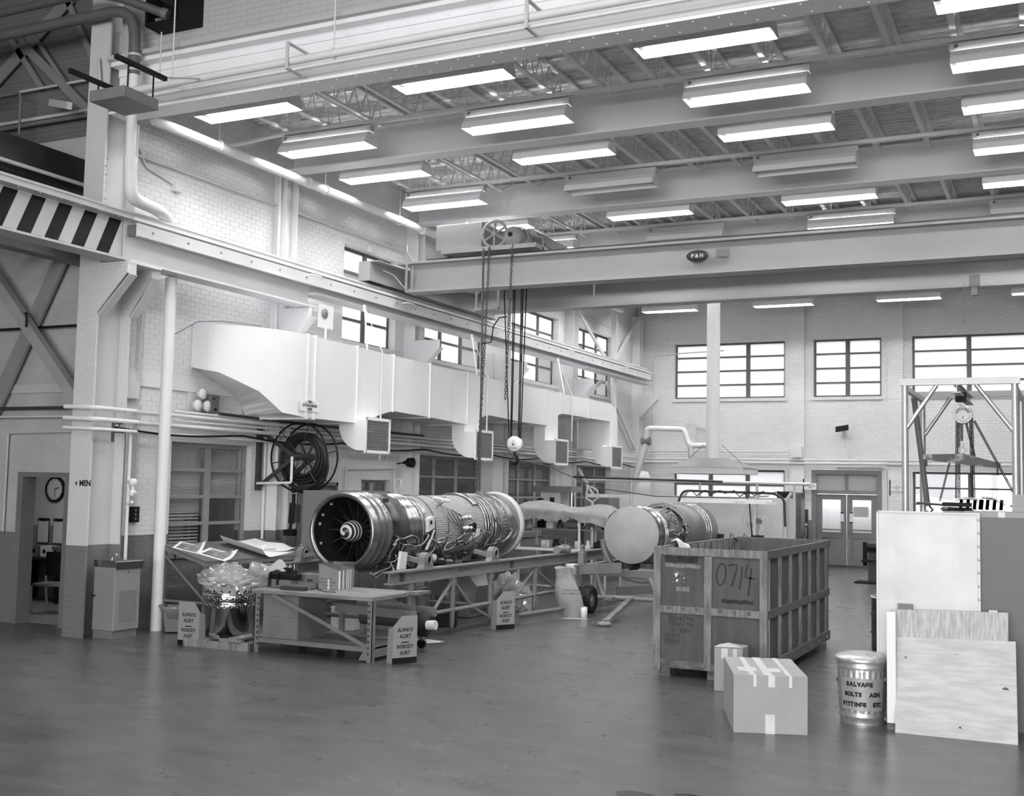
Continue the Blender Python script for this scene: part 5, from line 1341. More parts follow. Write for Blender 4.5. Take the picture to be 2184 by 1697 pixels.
for k in range(6): MB().cyl((-8.98+0.035*k, 12.05, 0.935), (-8.98+0.035*k, 12.05, 1.05+0.02*(k % 2)), 0.009, 6).build('pin', (M_chrome, M_dark)[k % 2], vi)
bf = solo(MB().cbox((-8.62, 11.75, 0.785), (0.36, 0.07, 0.05)), 'file_block', M_dark, 'ribbed dark tool block on the front of the workbench', 'tool')
bt = thing('grey_tray', 'long grey tray behind the tool block on the workbench', 'tray', (-8.62, 11.95, 0.76))
MB().box((-8.75, 11.86, 0.761), (-8.5, 11.88, 0.82)).box((-8.75, 12.02, 0.761), (-8.5, 12.04, 0.84)).box((-8.75, 11.88, 0.761), (-8.5, 12.02, 0.77)).box((-8.5, 11.86, 0.761), (-8.49, 12.04, 0.83)).build('tray', M_mid2, bt)
fb = thing('flat_case', 'dark flat case propped against the cardboard box on the workbench', 'case', (-8.7, 12.3, 0.76))
MB().box((-8.86, 12.2, 0.765), (-8.56, 12.4, 0.93)).build('case', mat('case_brown', 0.16, 0.5), fb, bevel=0.01)
MB().cbox((-8.7, 12.195, 0.85), (0.08, 0.01, 0.03)).build('catch', M_dark, fb)
mb = MB()
for k in range(14): mb.ball((-8.55+0.025*k+rnd.uniform(-.01, .01), 11.8+rnd.uniform(-.05, .08), 0.772), rnd.uniform(0.008, 0.014), 6)
o = solo(mb, 'loose_hardware', M_chrome, 'scatter of small bright nuts and bolts on the workbench', 'hardware'); o['kind'] = 'stuff'
mb = MB(); mb.tube([(-8.5, 11.82, 0.765), (-8.35, 11.85, 0.79), (-8.2, 11.8, 0.765), (-8.05, 11.83, 0.765)], 0.005, 5)
solo(mb, 'wire_scrap', M_black, 'short bent black wire in front of the flat case', 'wire')
def carton(name, label, loc, rz, w, d, h, m, tapes=(), flaps=False, prints=(), group=None):
    """cardboard box; tapes: (face, a0, a1, b0, b1) strips, face in front/top/right/left in fractions"""
    t = thing(name, label, 'cardboard box', loc, rz, group)
    MB().box((0, 0, 0), (w, d, h)).build('body', m, t, world=False, bevel=0.004)
    e = 0.0015
    for face, a0, a1, b0, b1 in tapes:
        e += 0.0004
        if face == 'front': b = MB().box((a0*w, -e, b0*h), (a1*w, -0.0002, b1*h))
        elif face == 'top': b = MB().box((a0*w, b0*d, h+0.0002), (a1*w, b1*d, h+e))
        elif face == 'right': b = MB().box((w+0.0002, a0*d, b0*h), (w+e, a1*d, b1*h))
        else: b = MB().box((-e, a0*d, b0*h), (-0.0002, a1*d, b1*h))
        b.build('tape', M_tape, t, world=False)
    if flaps:
        f = flaps
        for p, q, r_ in (((0, 0), (w, 0), (0, -1)), ((w, 0), (w, d), (1, 0)), ((0, 0), (0, d), (-1, 0)), ((0, d), (w, d), (0, 1))):
            o = Vector((r_[0]*0.006, r_[1]*0.006, f))
            P = Vector((p[0], p[1], h)); Q = Vector((q[0], q[1], h))
            MB().add([P, Q, Q+o, P+o, P+Vector((0, 0, 0.003))-o*0.02, Q-o*0.02, Q+o*0.98, P+o*0.98], [(0, 1, 2, 3), (7, 6, 5, 4)]).build('flap', m, t, world=False)
    for face, x, z, s in prints:
        text(s, 0.022, M_inkf, t, (x*w, -0.002, z*h) if face == 'front' else (w+0.002, x*d, z*h), FACE_Y if face == 'front' else FACE_X, world=False)
    return t
carton('parts_box', 'open printed cardboard box with tape on the workbench', (-8.484, 12.08, 0.76), 0.216, 0.29, 0.48, 0.235, M_cardd,
       tapes=[('front', 0.42, 0.5, 0, 0.55), ('right', 0.15, 0.25, 0, 1), ('right', 0.42, 0.5, 0.0, 1), ('right', 0.56, 0.62, 0.0, 1), ('right', 0.7, 0.76, 0.0, 1), ('front', 0.93, 1.0, 0, 1)], flaps=0.085, prints=[('front', 0.35, 0.55, 'PARTS  CLEAN'), ('front', 0.4, 0.38, 'HANDLE  WITH  CARE'), ('front', 0.4, 0.22, 'THIS  SIDE  UP')])
# ------------------------------------------------------------------ engine on its stand
EX, EY, EZ = -8.85, 13.08, 1.44
je = thing('jet_engine', 'large jet engine with spiral-painted spinner lying on the long stand', 'engine', (EX, EY, 0.98))
EL = EZ-0.98
def ep(mb, name, m, parent=None, kind=None):
    o = mb.build(name, m, parent or je, world=False, kind=kind)
    if parent is None: o.location = (0, 0, EL)
    return o
ep(MB().lathe([(0.462, 0.03), (0.475, 0.0), (0.51, -0.005), (0.527, 0.015), (0.53, 0.1), (0.538, 0.105), (0.538, 0.14), (0.528, 0.145), (0.526, 0.25), (0.54, 0.255), (0.54, 0.285), (0.526, 0.29), (0.524, 0.40), (0.545, 0.405), (0.545, 0.45), (0.52, 0.455)], axis='y', n=64), 'inlet_case', M_eng_md)
ep(MB().lathe([(0.462, 0.03), (0.458, 0.25), (0.452, 0.26), (0.45, 0.6)], axis='y', n=64), 'inlet_liner', M_eng_in)
for a in (2.65, 2.95, 3.55, 2.2):
    o = MB().box((0.455*math.cos(a)-0.002, 0.12, 0.455*math.sin(a)-0.02), (0.455*math.cos(a)+0.002, 0.17, 0.455*math.sin(a)+0.02)); ep(o, 'inlet_placard', M_tape)
sp = ep(MB().lathe([(0.004, 0.06), (0.05, 0.072), (0.09, 0.10), (0.12, 0.15), (0.138, 0.21), (0.146, 0.28), (0.148, 0.30)], axis='y', n=32), 'spinner', M_spiral)
ep(MB().lathe([(0.148, 0.30), (0.158, 0.31), (0.16, 0.62)], axis='y', n=32), 'inlet_hub', M_eng_in)
vane = MB().add([(-0.006, 0.4, 0.15), (0.006, 0.4, 0.15), (0.012, 0.56, 0.15), (-0.012, 0.56, 0.15), (-0.006, 0.4, 0.452), (0.006, 0.4, 0.452), (0.016, 0.56, 0.452), (-0.016, 0.56, 0.452)], [(0, 3, 2, 1), (4, 5, 6, 7), (0, 1, 5, 4), (1, 2, 6, 5), (2, 3, 7, 6), (3, 0, 4, 7)]).mesh('guide_vane', M_eng_dk)
blade = MB().add([(-0.03, 0.6, 0.15), (0.03, 0.68, 0.15), (0.035, 0.7, 0.15), (-0.025, 0.62, 0.15), (-0.06, 0.62, 0.45), (0.06, 0.66, 0.45), (0.065, 0.68, 0.45), (-0.055, 0.64, 0.45)], [(0, 3, 2, 1), (4, 5, 6, 7), (0, 1, 5, 4), (1, 2, 6, 5), (2, 3, 7, 6), (3, 0, 4, 7)]).mesh('fan_blade', M_eng_in)
for k in range(16):
    o = inst(vane, 'guide_vane', (0, 0, 0)); o.parent = je; o.location = (0, 0, EL); o.rotation_euler = (0, 2*PI*k/16, 0)
for k in range(28):
    o = inst(blade, 'fan_blade', (0, 0, 0)); o.parent = je; o.location = (0, 0, EL); o.rotation_euler = (0, 2*PI*(k+0.3)/28, 0)
ep(MB().lathe([(0.45, 0.8), (0.001, 0.8)], axis='y', n=24), 'fan_disc', M_eng_in)
ep(MB().lathe([(0.52, 0.455), (0.518, 0.68), (0.53, 0.685), (0.53, 0.71), (0.516, 0.715), (0.514, 0.95)], axis='y', n=64), 'fan_case', M_eng_dk)
for a in (0.2, -0.35, 0.9, -0.8): ep(MB().cbox((0.52*math.cos(a), 0.6, 0.52*math.sin(a)), (0.03, 0.1, 0.09)), 'access_cover', M_eng_dk)
pr = [(0.514, 0.95)]
for k in range(6):
    y = 0.96+k*0.055
    pr += [(0.505, y), (0.522 if k % 2 else 0.515, y+0.01), (0.522 if k % 2 else 0.515, y+0.03), (0.502, y+0.04)]
pr += [(0.49, 1.3), (0.475, 1.42), (0.47, 1.6)]
ep(MB().lathe(pr, axis='y', n=64), 'compressor_case', M_eng_sh)
ep(MB().lathe([(0.47, 1.38), (0.5, 1.39), (0.5, 1.43), (0.47, 1.44)], axis='y', n=48), 'case_flange', M_eng_md)
mb = MB()
for k in range(40):
    a = 2*PI*k/40; mb.cyl((0.485*math.cos(a), 1.36, 0.485*math.sin(a)), (0.485*math.cos(a), 1.46, 0.485*math.sin(a)), 0.009, 5)
ep(mb, 'flange_bolts', M_eng_sh, kind='stuff')
ep(MB().lathe([(0.465, 1.6), (0.478, 1.62), (0.484, 2.1), (0.49, 2.12), (0.492, 2.7), (0.495, 3.3)], axis='y', n=72), 'insulation_blanket', M_mesh)
for y in (1.72, 2.12): ep(MB().lathe([(0.489, y), (0.498, y+0.003), (0.498, y+0.012), (0.489, y+0.015)], axis='y', n=48), 'blanket_seam', M_eng_dk)
# front mount with trapezoid plate on the near side
ep(MB().prism([(1.42, -0.03), (1.62, 0.03), (1.6, 0.2), (1.44, 0.16)], 'x', 0.46, 0.54), 'mount_block', M_steel)
ep(MB().cyl((0.542, 1.5, 0.11), (0.55, 1.5, 0.11), 0.03, 14), 'mount_hole', M_black)
ep(MB().bar((0.52, 1.42, -0.28), (0.55, 1.58, 0.0), 0.03, 0.02), 'mount_strut', M_steel_l)
ep(MB().bar((0.50, 1.4, -0.12), (0.53, 1.6, -0.02), 0.05, 0.09), 'mount_link', M_eng_dk)
# aft sections
arc_ = [(0.535*math.cos(t), 3.2, 0.535*math.sin(t)) for t in [0.2+i*(2.4)/24 for i in range(25)]]
R = []
for i in range(25):
    t = 0.75+1.6*i/24; c, s_ = math.cos(t), math.sin(t)
    R.append([(0.495*c, 3.12, 0.495*s_), (0.535*c, 3.13, 0.535*s_), (0.535*c, 3.3, 0.535*s_), (0.495*c, 3.3, 0.495*s_)])
ep(MB().rings(R, True, True, True), 'fairing_lip', M_eng_md)
for y, r, rr, m in ((3.33, 0.505, 0.016, M_eng_sh), (3.42, 0.51, 0.012, M_eng_sh), (3.5, 0.512, 0.018, M_eng_md), (3.58, 0.51, 0.011, M_eng_sh), (3.67, 0.515, 0.014, M_eng_sh)):
    ep(MB().torus((0, y, 0), r, rr, 'y', 56, 8), 'fuel_manifold', m)
ep(MB().lathe([(0.495, 3.3), (0.49, 3.4), (0.495, 3.7), (0.515, 3.75), (0.515, 3.78), (0.505, 3.79), (0.52, 3.95), (0.52, 4.0), (0.535, 4.01), (0.535, 4.04), (0.52, 4.05), (0.525, 4.25), (0.54, 4.26), (0.54, 4.29), (0.527, 4.3), (0.53, 4.55)], axis='y', n=64), 'turbine_case', M_eng_md)
ep(MB().lathe([(0.53, 4.55), (0.555, 4.56), (0.555, 4.68), (0.53, 4.7), (0.4, 4.7), (0.001, 4.6)], axis='y', n=64), 'exhaust_ring', M_steel)
mb = MB()
for k in range(60):
    a = 2*PI*k/60; mb.cyl((0.53*math.cos(a), 3.98, 0.53*math.sin(a)), (0.53*math.cos(a), 4.07, 0.53*math.sin(a)), 0.008, 5)
    mb.cyl((0.55*math.cos(a), 0.385, 0.535*math.sin(a)), (0.535*math.cos(a), 0.47, 0.535*math.sin(a)), 0.006, 5)
ep(mb, 'case_bolts', M_eng_sh, kind='stuff')
# black bleed port
ep(MB().lathe([(0.04, 0.46), (0.05, 0.54), (0.045, 0.58), (0.07, 0.6), (0.075, 0.62), (0.03, 0.62), (0.025, 0.56)], (0, 2.72, 0.02), 'x', 18), 'bleed_port', M_black)
def surf(y, a, d=0.0, r=0.5): return ((r+d)*math.cos(a), y, (r+d)*math.sin(a))
er = random.Random(3)
tm = (M_eng_sh, M_eng_md, M_steelraw, M_eng_md, M_eng_dk)
# cluster of nozzles and lines on the upper near side
for k in range(9):
    y = 1.95+0.09*k; a0 = 0.75-0.05*k
    pts = [surf(y, a0, 0.03), surf(y+0.06, a0-0.12, 0.06), surf(y+0.1+0.02*k, 0.25, 0.05), surf(2.45+0.02*k, 0.0, 0.04), surf(2.5, -0.35, 0.05)]
    ep(MB().tube(fillet(pts, 0.05, 3), 0.009, 6), 'fuel_line', tm[k % 3])
for y, a in ((1.95, 0.72), (2.15, 0.9), (2.5, 0.3), (2.62, 0.3), (2.5, 0.02), (2.62, 0.02)):
    p = surf(y, a, 0.0); q = surf(y+0.01, a, 0.11)
    ep(MB().cyl(p, q, 0.02, 10).ball(q, 0.026, 8), 'nozzle_cap', M_white if a < 0.5 else M_chrome)
ep(MB().cyl(surf(1.98, 1.0, 0.05), surf(2.25, 0.78, 0.09), 0.022, 10), 'ignition_lead', M_white)
ep(MB().prism([(2.7, -0.22), (3.1, -0.12), (3.12, -0.02), (3.05, -0.02)], 'x', 0.49, 0.51), 'wrapping_paper', M_tape)
# lines all over the lower half
for k in range(46):
    y0 = er.uniform(0.5, 3.9); a0 = er.uniform(-0.25, -1.5); L = er.uniform(0.3, 1.2)*(1 if er.random() > 0.5 else -1)
    pts = [surf(y0, a0, 0.01)]
    y, a, d = y0, a0, 0.04
    for j in range(4):
        y = min(4.2, max(0.5, y+L/4+er.uniform(-0.08, 0.08))); a = max(-1.8, min(-0.1, a+er.uniform(-0.35, 0.35))); d = er.uniform(0.02, 0.12)
        pts.append(surf(y, a, d))
    pts.append(surf(y+0.03, a, 0.0))
    ep(MB().tube(fillet(pts, 0.07, 3), er.choice((0.008, 0.01, 0.014, 0.019)), 6), 'oil_line', er.choice(tm))
for k in range(12):
    y0 = er.uniform(3.4, 4.3); a0 = er.uniform(0.5, -1.2)
    pts = [surf(y0, a0, 0.02), surf(y0+0.1, a0-0.3, 0.05), surf(y0+er.uniform(-0.1, 0.2), a0-0.7, 0.06), surf(y0, a0-1.0, 0.03)]
    ep(MB().tube(fillet(pts, 0.1, 3), 0.009, 6), 'vent_line', er.choice(tm))
for k in range(26):
    y = 0.8+0.115*k; a = er.uniform(-0.75, -1.45); q = surf(y, a, er.uniform(0.03, 0.1), 0.5)
    if k % 3 == 0: mb = MB().cbox(q, (er.uniform(.08, .18), er.uniform(.1, .2), er.uniform(.08, .16)))
    elif k % 3 == 1: mb = MB().cyl(q, (q[0]+0.05, q[1]+er.uniform(0.1, .2), q[2]-0.02), er.uniform(.04, .08), 12)
    else: mb = MB().lathe([(0.02, 0), (0.05, 0.01), (0.055, 0.06), (0.03, 0.09), (0.03, 0.14)], q, 'x', 12, True)
    ep(mb, 'accessory', er.choice((M_eng_md, M_eng_dk, M_steel, M_steeldk, M_brass)))
ep(MB().cyl((0.22, 1.05, -0.62), (0.22, 1.4, -0.64), 0.14, 18), 'starter_generator', M_eng_dk)
ep(MB().cyl((0.35, 1.02, -0.42), (0.4, 1.04, -0.40), 0.035, 12).ball((0.41, 1.04, -0.38), 0.035, 8), 'pressure_switch', M_chrome)
ep(MB().tube([(-0.03, 1.45, 0.48), (-0.06, 1.45, 0.62), (-0.04, 1.45, 0.72), (0.04, 1.45, 0.72), (0.06, 1.45, 0.62), (-0.02, 1.45, 0.58), (0.0, 1.45, 0.48)], 0.006, 5), 'lifting_wire', M_steel)
for k in range(7):
    pts = [surf(0.75, -0.9, 0.03), (0.35+0.02*k, 0.75, -0.5-0.03*k), (0.25+0.05*k, 0.45-0.03*k, -0.58+0.01*k), (0.3-0.02*k, 0.25+0.05*k, -0.55-0.02*k), (0.3, 0.5, -0.64)]
    ep(MB().tube(fillet(pts, 0.1, 3), 0.007, 5), 'loose_cable', (M_steel, M_black, M_eng_sh)[k % 3])

# stand
st = thing('engine_stand', 'long grey steel stand with tubular legs under the big engine', 'stand', (EX, 16.5, 0))
M_stand = mat('stand_grey', 0.19, 0.45, 0, 0.15, 4)
for x, s_ in ((-7.84, 1), (-9.86, -1)):
    b = MB().ibeam((x, 12.7, 0.885), (x, 20.4, 0.885), 0.14, 0.17, 0.022, 0.02).build('side_beam', M_stand, st)
    for y in (12.95, 16.25) if s_ > 0 else (): MB().box((x+0.011, y, 0.83), (x+0.012, y+0.13, 0.94)).build('dark_patch', M_dark, b)
    for y in (13.24, 14.42, 15.6, 17.2, 19.2):
        l = MB().lathe([(0.06, 0.8), (0.055, 0.72), (0.04, 0.66), (0.038, 0.3), (0.036, 0.12), (0.022, 0.1), (0.02, 0.0)], (x, y, 0), 'z', 12).build('leg', M_stand, st)
        MB().prism([(y-0.12, 0.8), (y+0.12, 0.8), (y+0.05, 0.68), (y-0.05, 0.68)], 'x', x-0.012, x+0.012).build('gusset', M_stand, l)
        MB().cyl((x, y, 0), (x, y, 0.09), 0.024, 10).build('foot', M_dark, l)
    MB().cyl((x, 13.24, 0.34), (x, 19.2, 0.34), 0.03, 10).build('lower_rail', M_stand, st)
    for y0, y1 in ((13.24, 14.42), (15.6, 14.42), (15.6, 17.2), (19.2, 17.2)):
        MB().cyl((x, y0, 0.1 if y0 < y1 else 0.12), (x, (y0+y1)/2, 0.34), 0.024, 8).cyl((x, (y0+y1)/2, 0.34), (x, y1, 0.76), 0.024, 8).build('diagonal', M_stand, st)
for y in (13.24, 15.6, 19.2):
    MB().cyl((-9.86, y, 0.3), (-7.84, y, 0.3), 0.028, 10).build('cross_tube', M_stand, st)
MB().ibeam((-9.8, 14.6, 0.86), (-7.9, 14.6, 0.86), 0.1, 0.12, 0.015, 0.012).build('cross_beam', M_stand, st)
MB().ibeam((-9.8, 16.6, 0.86), (-7.9, 16.6, 0.86), 0.1, 0.12, 0.015, 0.012).build('cross_beam', M_stand, st)
for y, h in ((13.62, 1.17), (15.65, 1.17)):
    for x in (-7.84, -9.86):
        p = [(y-0.14, 0.971), (y+0.16, 0.971), (y+0.14, 1.02)]+[(y+0.02+0.11*math.cos(t), h-0.09+0.10*math.sin(t)) for t in [i*PI/8 for i in range(9)]]+[(y-0.1, 1.02)]
        tr = MB().prism(p, 'x', x-0.05, x+0.05).build('trunnion_bracket', M_stand, st)
        MB().torus((x+0.052, y+0.02, h-0.09), 0.06, 0.014, 'x', 20, 6).build('bearing_ring', M_stand, tr)
        MB().cyl((x-0.049, y+0.02, h-0.09), (x+0.0515, y+0.02, h-0.09), 0.05, 16).build('bearing_hole', M_black, tr)
        s_ = 1 if x > EX else -1
        MB().bar((x-0.05*s_, y, 1.05), (x-0.30*s_, y, 1.10), 0.07, 0.06).build('trunnion_arm', M_stand, tr)
MB().prism([(13.25, 0.96), (13.42, 0.96), (13.46, 1.18), (13.3, 1.2)], 'x', -8.06, -8.02).build('support_plate', M_steel_l, st)
MB().cyl((-7.84, 18.1, 1.03), (-7.84, 18.35, 1.03), 0.07, 16).cyl((-7.8, 18.4, 1.03), (-7.72, 18.4, 1.03), 0.06, 12).build('clamp_roller', M_stand, st)
text('LOAD CAPACITY', 0.05, M_inkf, st, (-7.828, 14.75, 0.885), FACE_X)

# things stored on the floor under the stand
gc = thing('gear_casing', 'grey casing with three round bolted covers under the engine stand', 'casing', (-8.9, 16.6, 0))
MB().box((-9.25, 16.3, 0.01), (-8.55, 17.0, 0.12)).build('base', M_mid, gc)
MB().prism([(-9.3, 0.12), (-8.5, 0.12), (-8.45, 0.5), (-8.6, 0.66), (-9.1, 0.66), (-9.32, 0.5)], 'y', 16.35, 16.95).build('body', mat('casing_grey', 0.22, 0.4, 0.4, 0.2, 5), gc)
for x, z, r in ((-9.05, 0.32, 0.15), (-8.85, 0.55, 0.085), (-8.65, 0.34, 0.1)):
    c = MB().lathe([(0.001, -0.02), (r, -0.02), (r, 0)], (x, 16.35, z), 'y', 24).build('cover', M_mid, gc)
    for k in range(10):
        a = 2*PI*k/10; MB().cyl((x+r*0.88*math.cos(a), 16.345, z+r*0.88*math.sin(a)), (x+r*0.88*math.cos(a), 16.32, z+r*0.88*math.sin(a)), 0.008, 6).build('bolt', M_chrome, c)
MB().cyl((-9.0, 16.325, 0.36), (-9.0, 16.32, 0.36), 0.03, 12).build('plug', M_white, gc)
for k, (x, y, rx, ry, rz, lab) in enumerate(((-8.75, 18.2, 0.38, 0.34, 0.5, 'tall heap of clear polythene behind the casing under the stand'), (-8.3, 17.45, 0.26, 0.26, 0.28, 'low polythene wrapped bundle beside the leaning sack'), (-9.0, 14.6, 0.4, 0.35, 0.35, 'polythene wrapped part on the floor below the engine front'))):
    t = thing('wrapped_bundle', lab, 'bundle', (x, y, 0), 0, 'polythene bundles under the stand')
    crumple(x, y, 0.003, rx, ry, rz, 20+k, 30, 10, 0.25).build('film', M_poly, t)
    crumple(x, y, 0.003, rx*0.75, ry*0.75, rz*0.8, 40+k, 16, 6, 0.2).build('wrapped_part', (M_mid2, M_mid, M_eng_md)[k], t)
solo(MB().ibeam((-7.55, 16.0, 0.08), (-7.25, 18.4, 0.08), 0.12, 0.16, 0.02, 0.015), 'floor_beam', M_stand, 'grey steel beam lying on the floor beside the stand', 'beam')
for k, (x, y, s, m, lab) in enumerate(((-9.35, 14.1, 0.38, M_steel_l, 'white box on the floor under the engine inlet'), (-9.1, 15.4, 0.45, M_mid, 'dark box behind the white box under the engine'), (-8.35, 15.2, 0.3, M_black, 'black pump housing under the engine middle'))):
    t = thing('floor_box', lab, 'box', (x, y, 0), 0.2*k)
    MB().box((-s/2, -s/2, 0), (s/2, s/2, s*0.8)).build('body', m, t, world=False, bevel=0.01)
    MB().box((-s/2-0.004, -s/2-0.004, s*0.8), (s/2+0.004, s/2+0.004, s*0.85)).build('lid', m, t, world=False)
sk = thing('paper_sack', 'tall crumpled paper sack leaning beside the engine stand', 'sack', (-7.3, 17.35, 0))
R = []
for i in range(15):
    t = i/14; z = 0.78*t
    k = 0.20*(0.75+0.35*math.sin(PI*min(1, t*1.15+0.08))) if t < 0.98 else 0.16
    R.append([(-7.28-0.16*t+k*math.cos(f)*(1+0.1*math.sin(3*f+5*t)), 17.45+0.05*t+k*0.8*math.sin(f)*(1+0.1*math.cos(2*f+7*t)), z+0.02*math.sin(2*f+3)*(1 if i == 14 else 0)) for f in [2*PI*j/24 for j in range(24)]])
MB().rings(R, True, True, True).build('bag', M_bagp, sk)
text('LUBRICANT\nABSORBENT', 0.05, M_inkf, sk, (-7.2, 17.23, 0.42), (PI/2, 0, 0.3))
pc_ = thing('paint_can', 'white paint can on the floor before the trailer tyre', 'can', (-7.06, 17.45, 0))
MB().lathe([(0.001, 0.002), (0.055, 0.0), (0.055, 0.17), (0.05, 0.175), (0.001, 0.17)], (-7.06, 17.45, 0), 'z', 20).build('can', M_white, pc_)
MB().torus((-7.06, 17.45, 0.17), 0.052, 0.004, 'z', 20, 5).build('rim', M_chrome, pc_)
solo(MB().prism([(-7.25+0.32*math.cos(t), 17.3+0.16*math.sin(t)*(1+0.3*math.cos(3*t))) for t in [2*PI*i/20 for i in range(20)]], 'z', 0.0005, 0.0015), 'spilled_powder', MATS['absorbent_powder'], 'pale powder spilled on the floor below the leaning sack', 'stain')
tcab = thing('tool_cabinet', 'dark grey cabinet behind the front of the big engine', 'cabinet', (-10.55, 15.6, 0))
MB().box((-10.85, 14.95, 0.0), (-10.35, 16.75, 1.97)).build('body', M_mid, tcab)
for ya, yb in ((14.97, 15.83), (15.86, 16.72)): MB().box((-10.345, ya, 0.1), (-10.335, yb, 1.9)).build('door', M_mid, tcab)

# ------------------------------------------------------------------ hose reel on the wall
hr = thing('hose_reel', 'black hose reel on a triangular wall frame', 'hose reel', (-11.5, 15.9, 2.0))
RX, RZ = -11.2, 2.5
RY0, RY1 = 15.28, 15.58
for y, r in ((RY0, 0.55), (RY1, 0.55)):
    rim = MB().torus((RX, y, RZ), r, 0.016, 'y', 44, 7).build('rim', M_black, hr)
    for k in range(6):
        a = k*PI/3+0.2
        MB().cyl((RX, y+(0.03 if y < 15.5 else -0.03), RZ), (RX+r*math.cos(a), y, RZ+r*math.sin(a)), 0.008, 6).build('spoke', M_dark, rim)
MB().lathe([(0.29, 15.33), (0.29, 15.53)], (RX, 0, RZ), 'y', 28).build('drum', M_mid, hr)
for k in range(6):
    a = k*PI/3
    MB().bar((RX+0.05*math.cos(a), 15.5, RZ+0.05*math.sin(a)), (RX+0.29*math.cos(a), 15.5, RZ+0.29*math.sin(a)), 0.03, 0.03, up=(0, 1, 0)).build('drum_spoke', M_dark, hr)
pts = []
for i in range(420):
    a = i*2*PI/36; lay = i//140
    pts.append((RX+(0.31+0.045*lay)*math.cos(a)*1.0, 15.34+0.17*abs(((i/140) % 2)-1), RZ-0.012*lay+(0.31+0.045*lay)*math.sin(a)))
MB().tube(pts, 0.026, 7).build('hose', M_rubber, hr)
MB().torus((RX+0.03, 15.37, RZ-0.1), 0.43, 0.026, 'y', 40, 7).build('hose_loop', M_rubber, hr)
MB().torus((RX+0.02, 15.45, RZ-0.14), 0.43, 0.026, 'y', 40, 7).build('hose_loop', M_rubber, hr)
MB().cyl((RX, 15.12, RZ), (RX, 15.7, RZ), 0.05, 14).build('axle', M_dark, hr)
for y in (15.17,):
    MB().box((XW, y-0.04, 1.95), (XW+0.07, y+0.04, 2.98)).build('wall_post', M_dark, hr)
    MB().bar((XW+0.04, y, 2.92), (RX, y, RZ), 0.035, 0.06).bar((XW+0.04, y, 2.0), (RX, y, RZ), 0.035, 0.06).build('arm', M_dark, hr)
MB().box((XW, 15.65, 1.95), (XW+0.07, 15.73, 2.68)).bar((XW+0.04, 15.69, 2.62), (RX, 15.69, RZ), 0.035, 0.06).bar((XW+0.04, 15.69, 2.0), (RX, 15.69, RZ), 0.035, 0.06).build('rear_bracket', M_dark, hr)
MB().tube(fillet([(RX, 15.1, RZ), (RX, 15.1, 2.08), (-11.88, 15.1, 2.06)], 0.04), 0.022, 8).build('feed_pipe', M_pipe, hr)
at = thing('air_tool', 'black pneumatic tool hanging below the hose reel', 'tool', (-11.35, 15.2, 1.3))
ax, ay = -11.36, 15.4
MB().cyl((ax, ay, 2.02), (ax, ay, 2.2), 0.008, 6).build('chain', M_dark, at)
MB().ball((ax, ay, 1.96), 0.05, 10).cyl((ax-0.1, ay, 1.97), (ax+0.06, ay, 1.97), 0.015, 8).build('valve', M_black, at)
MB().cyl((ax, ay, 1.9), (ax, ay, 1.75), 0.03, 10).cyl((ax-0.01, ay, 1.75), (ax-0.03, ay, 1.42), 0.055, 14).build('barrel', M_black, at)
MB().cbox((ax+0.05, ay+0.02, 1.58), (0.1, 0.07, 0.3)).build('handle', M_dark, at)
MB().cyl((ax-0.04, ay, 1.42), (ax-0.05, ay, 1.32), 0.025, 8).cbox((ax-0.05, ay, 1.27), (0.2, 0.1, 0.1)).build('head', M_black, at)
sl_ = thing('spot_lamp', 'small black spot lamp on the wall beside the third column', 'lamp', (-11.75, 19.55, 2.4))
MB().lathe([(0.03, -0.1), (0.05, -0.02), (0.09, 0.0), (0.1, 0.12), (0.09, 0.12), (0.03, 0.02)], (-11.7, 19.55, 2.52), 'x', 16).build('shade', M_black, sl_)
MB().tube([(-11.8, 19.55, 2.52), (-11.9, 19.55, 2.5), (XW, 19.55, 2.5)], 0.015, 6).build('bracket', M_dark, sl_)
MB().tube([(-11.85, 19.55, 2.48), (-11.88, 19.5, 2.1), (-11.9, 19.6, 1.7)], 0.008, 5).build('cord', M_steel, sl_)
# ------------------------------------------------------------------ second engine on a trailer
QX, QY, QZ = -6.68, 18.6, 1.31
e2 = thing('jet_engine', 'second jet engine with a flat grey cover disc on the wheeled trailer', 'engine', (QX, QY, 0.8))
QL = QZ-0.8
def qp(mb, name, m, kind=None):
    o = mb.build(name, m, e2, world=False, kind=kind); o.location = (0, 0, QL); return o
M_cover = mat('cover_disc_grey', 0.36, 0.7, 0, 0.22, 2.2)
qp(MB().lathe([(0.001, -0.02), (0.48, -0.02), (0.488, -0.012), (0.488, 0.03), (0.47, 0.04)], axis='y', n=56), 'inlet_cover', M_cover)
qp(MB().lathe([(0.46, 0.03), (0.47, 0.1), (0.50, 0.11), (0.5, 0.14), (0.47, 0.15), (0.47, 0.3), (0.49, 0.31), (0.49, 0.34), (0.46, 0.35), (0.46, 0.7)], axis='y', n=56), 'front_case', M_eng_sh)
qp(MB().lathe([(0.46, 0.7), (0.44, 1.0), (0.45, 1.6)], axis='y', n=48), 'core_case', M_eng_md)
qp(MB().lathe([(0.47, 1.6), (0.54, 1.62), (0.55, 1.66), (0.50, 1.7), (0.5, 2.6), (0.53, 2.62), (0.53, 2.68), (0.5, 2.7)], axis='y', n=56), 'blanket_case', mat('engine_shroud_grey', 0.16, 0.45, 0.4, 0.1, 4))
qp(MB().lathe([(0.5, 2.7), (0.5, 3.6), (0.48, 3.65), (0.001, 3.6)], axis='y', n=48), 'rear_case', M_eng_md)
for y, r in ((0.42, 0.48), (0.5, 0.475), (0.58, 0.47), (2.8, 0.515), (2.95, 0.515), (3.1, 0.52)): qp(MB().torus((0, y, 0), r, 0.012, 'y', 44, 6), 'fuel_manifold', M_chrome)
mb = MB()
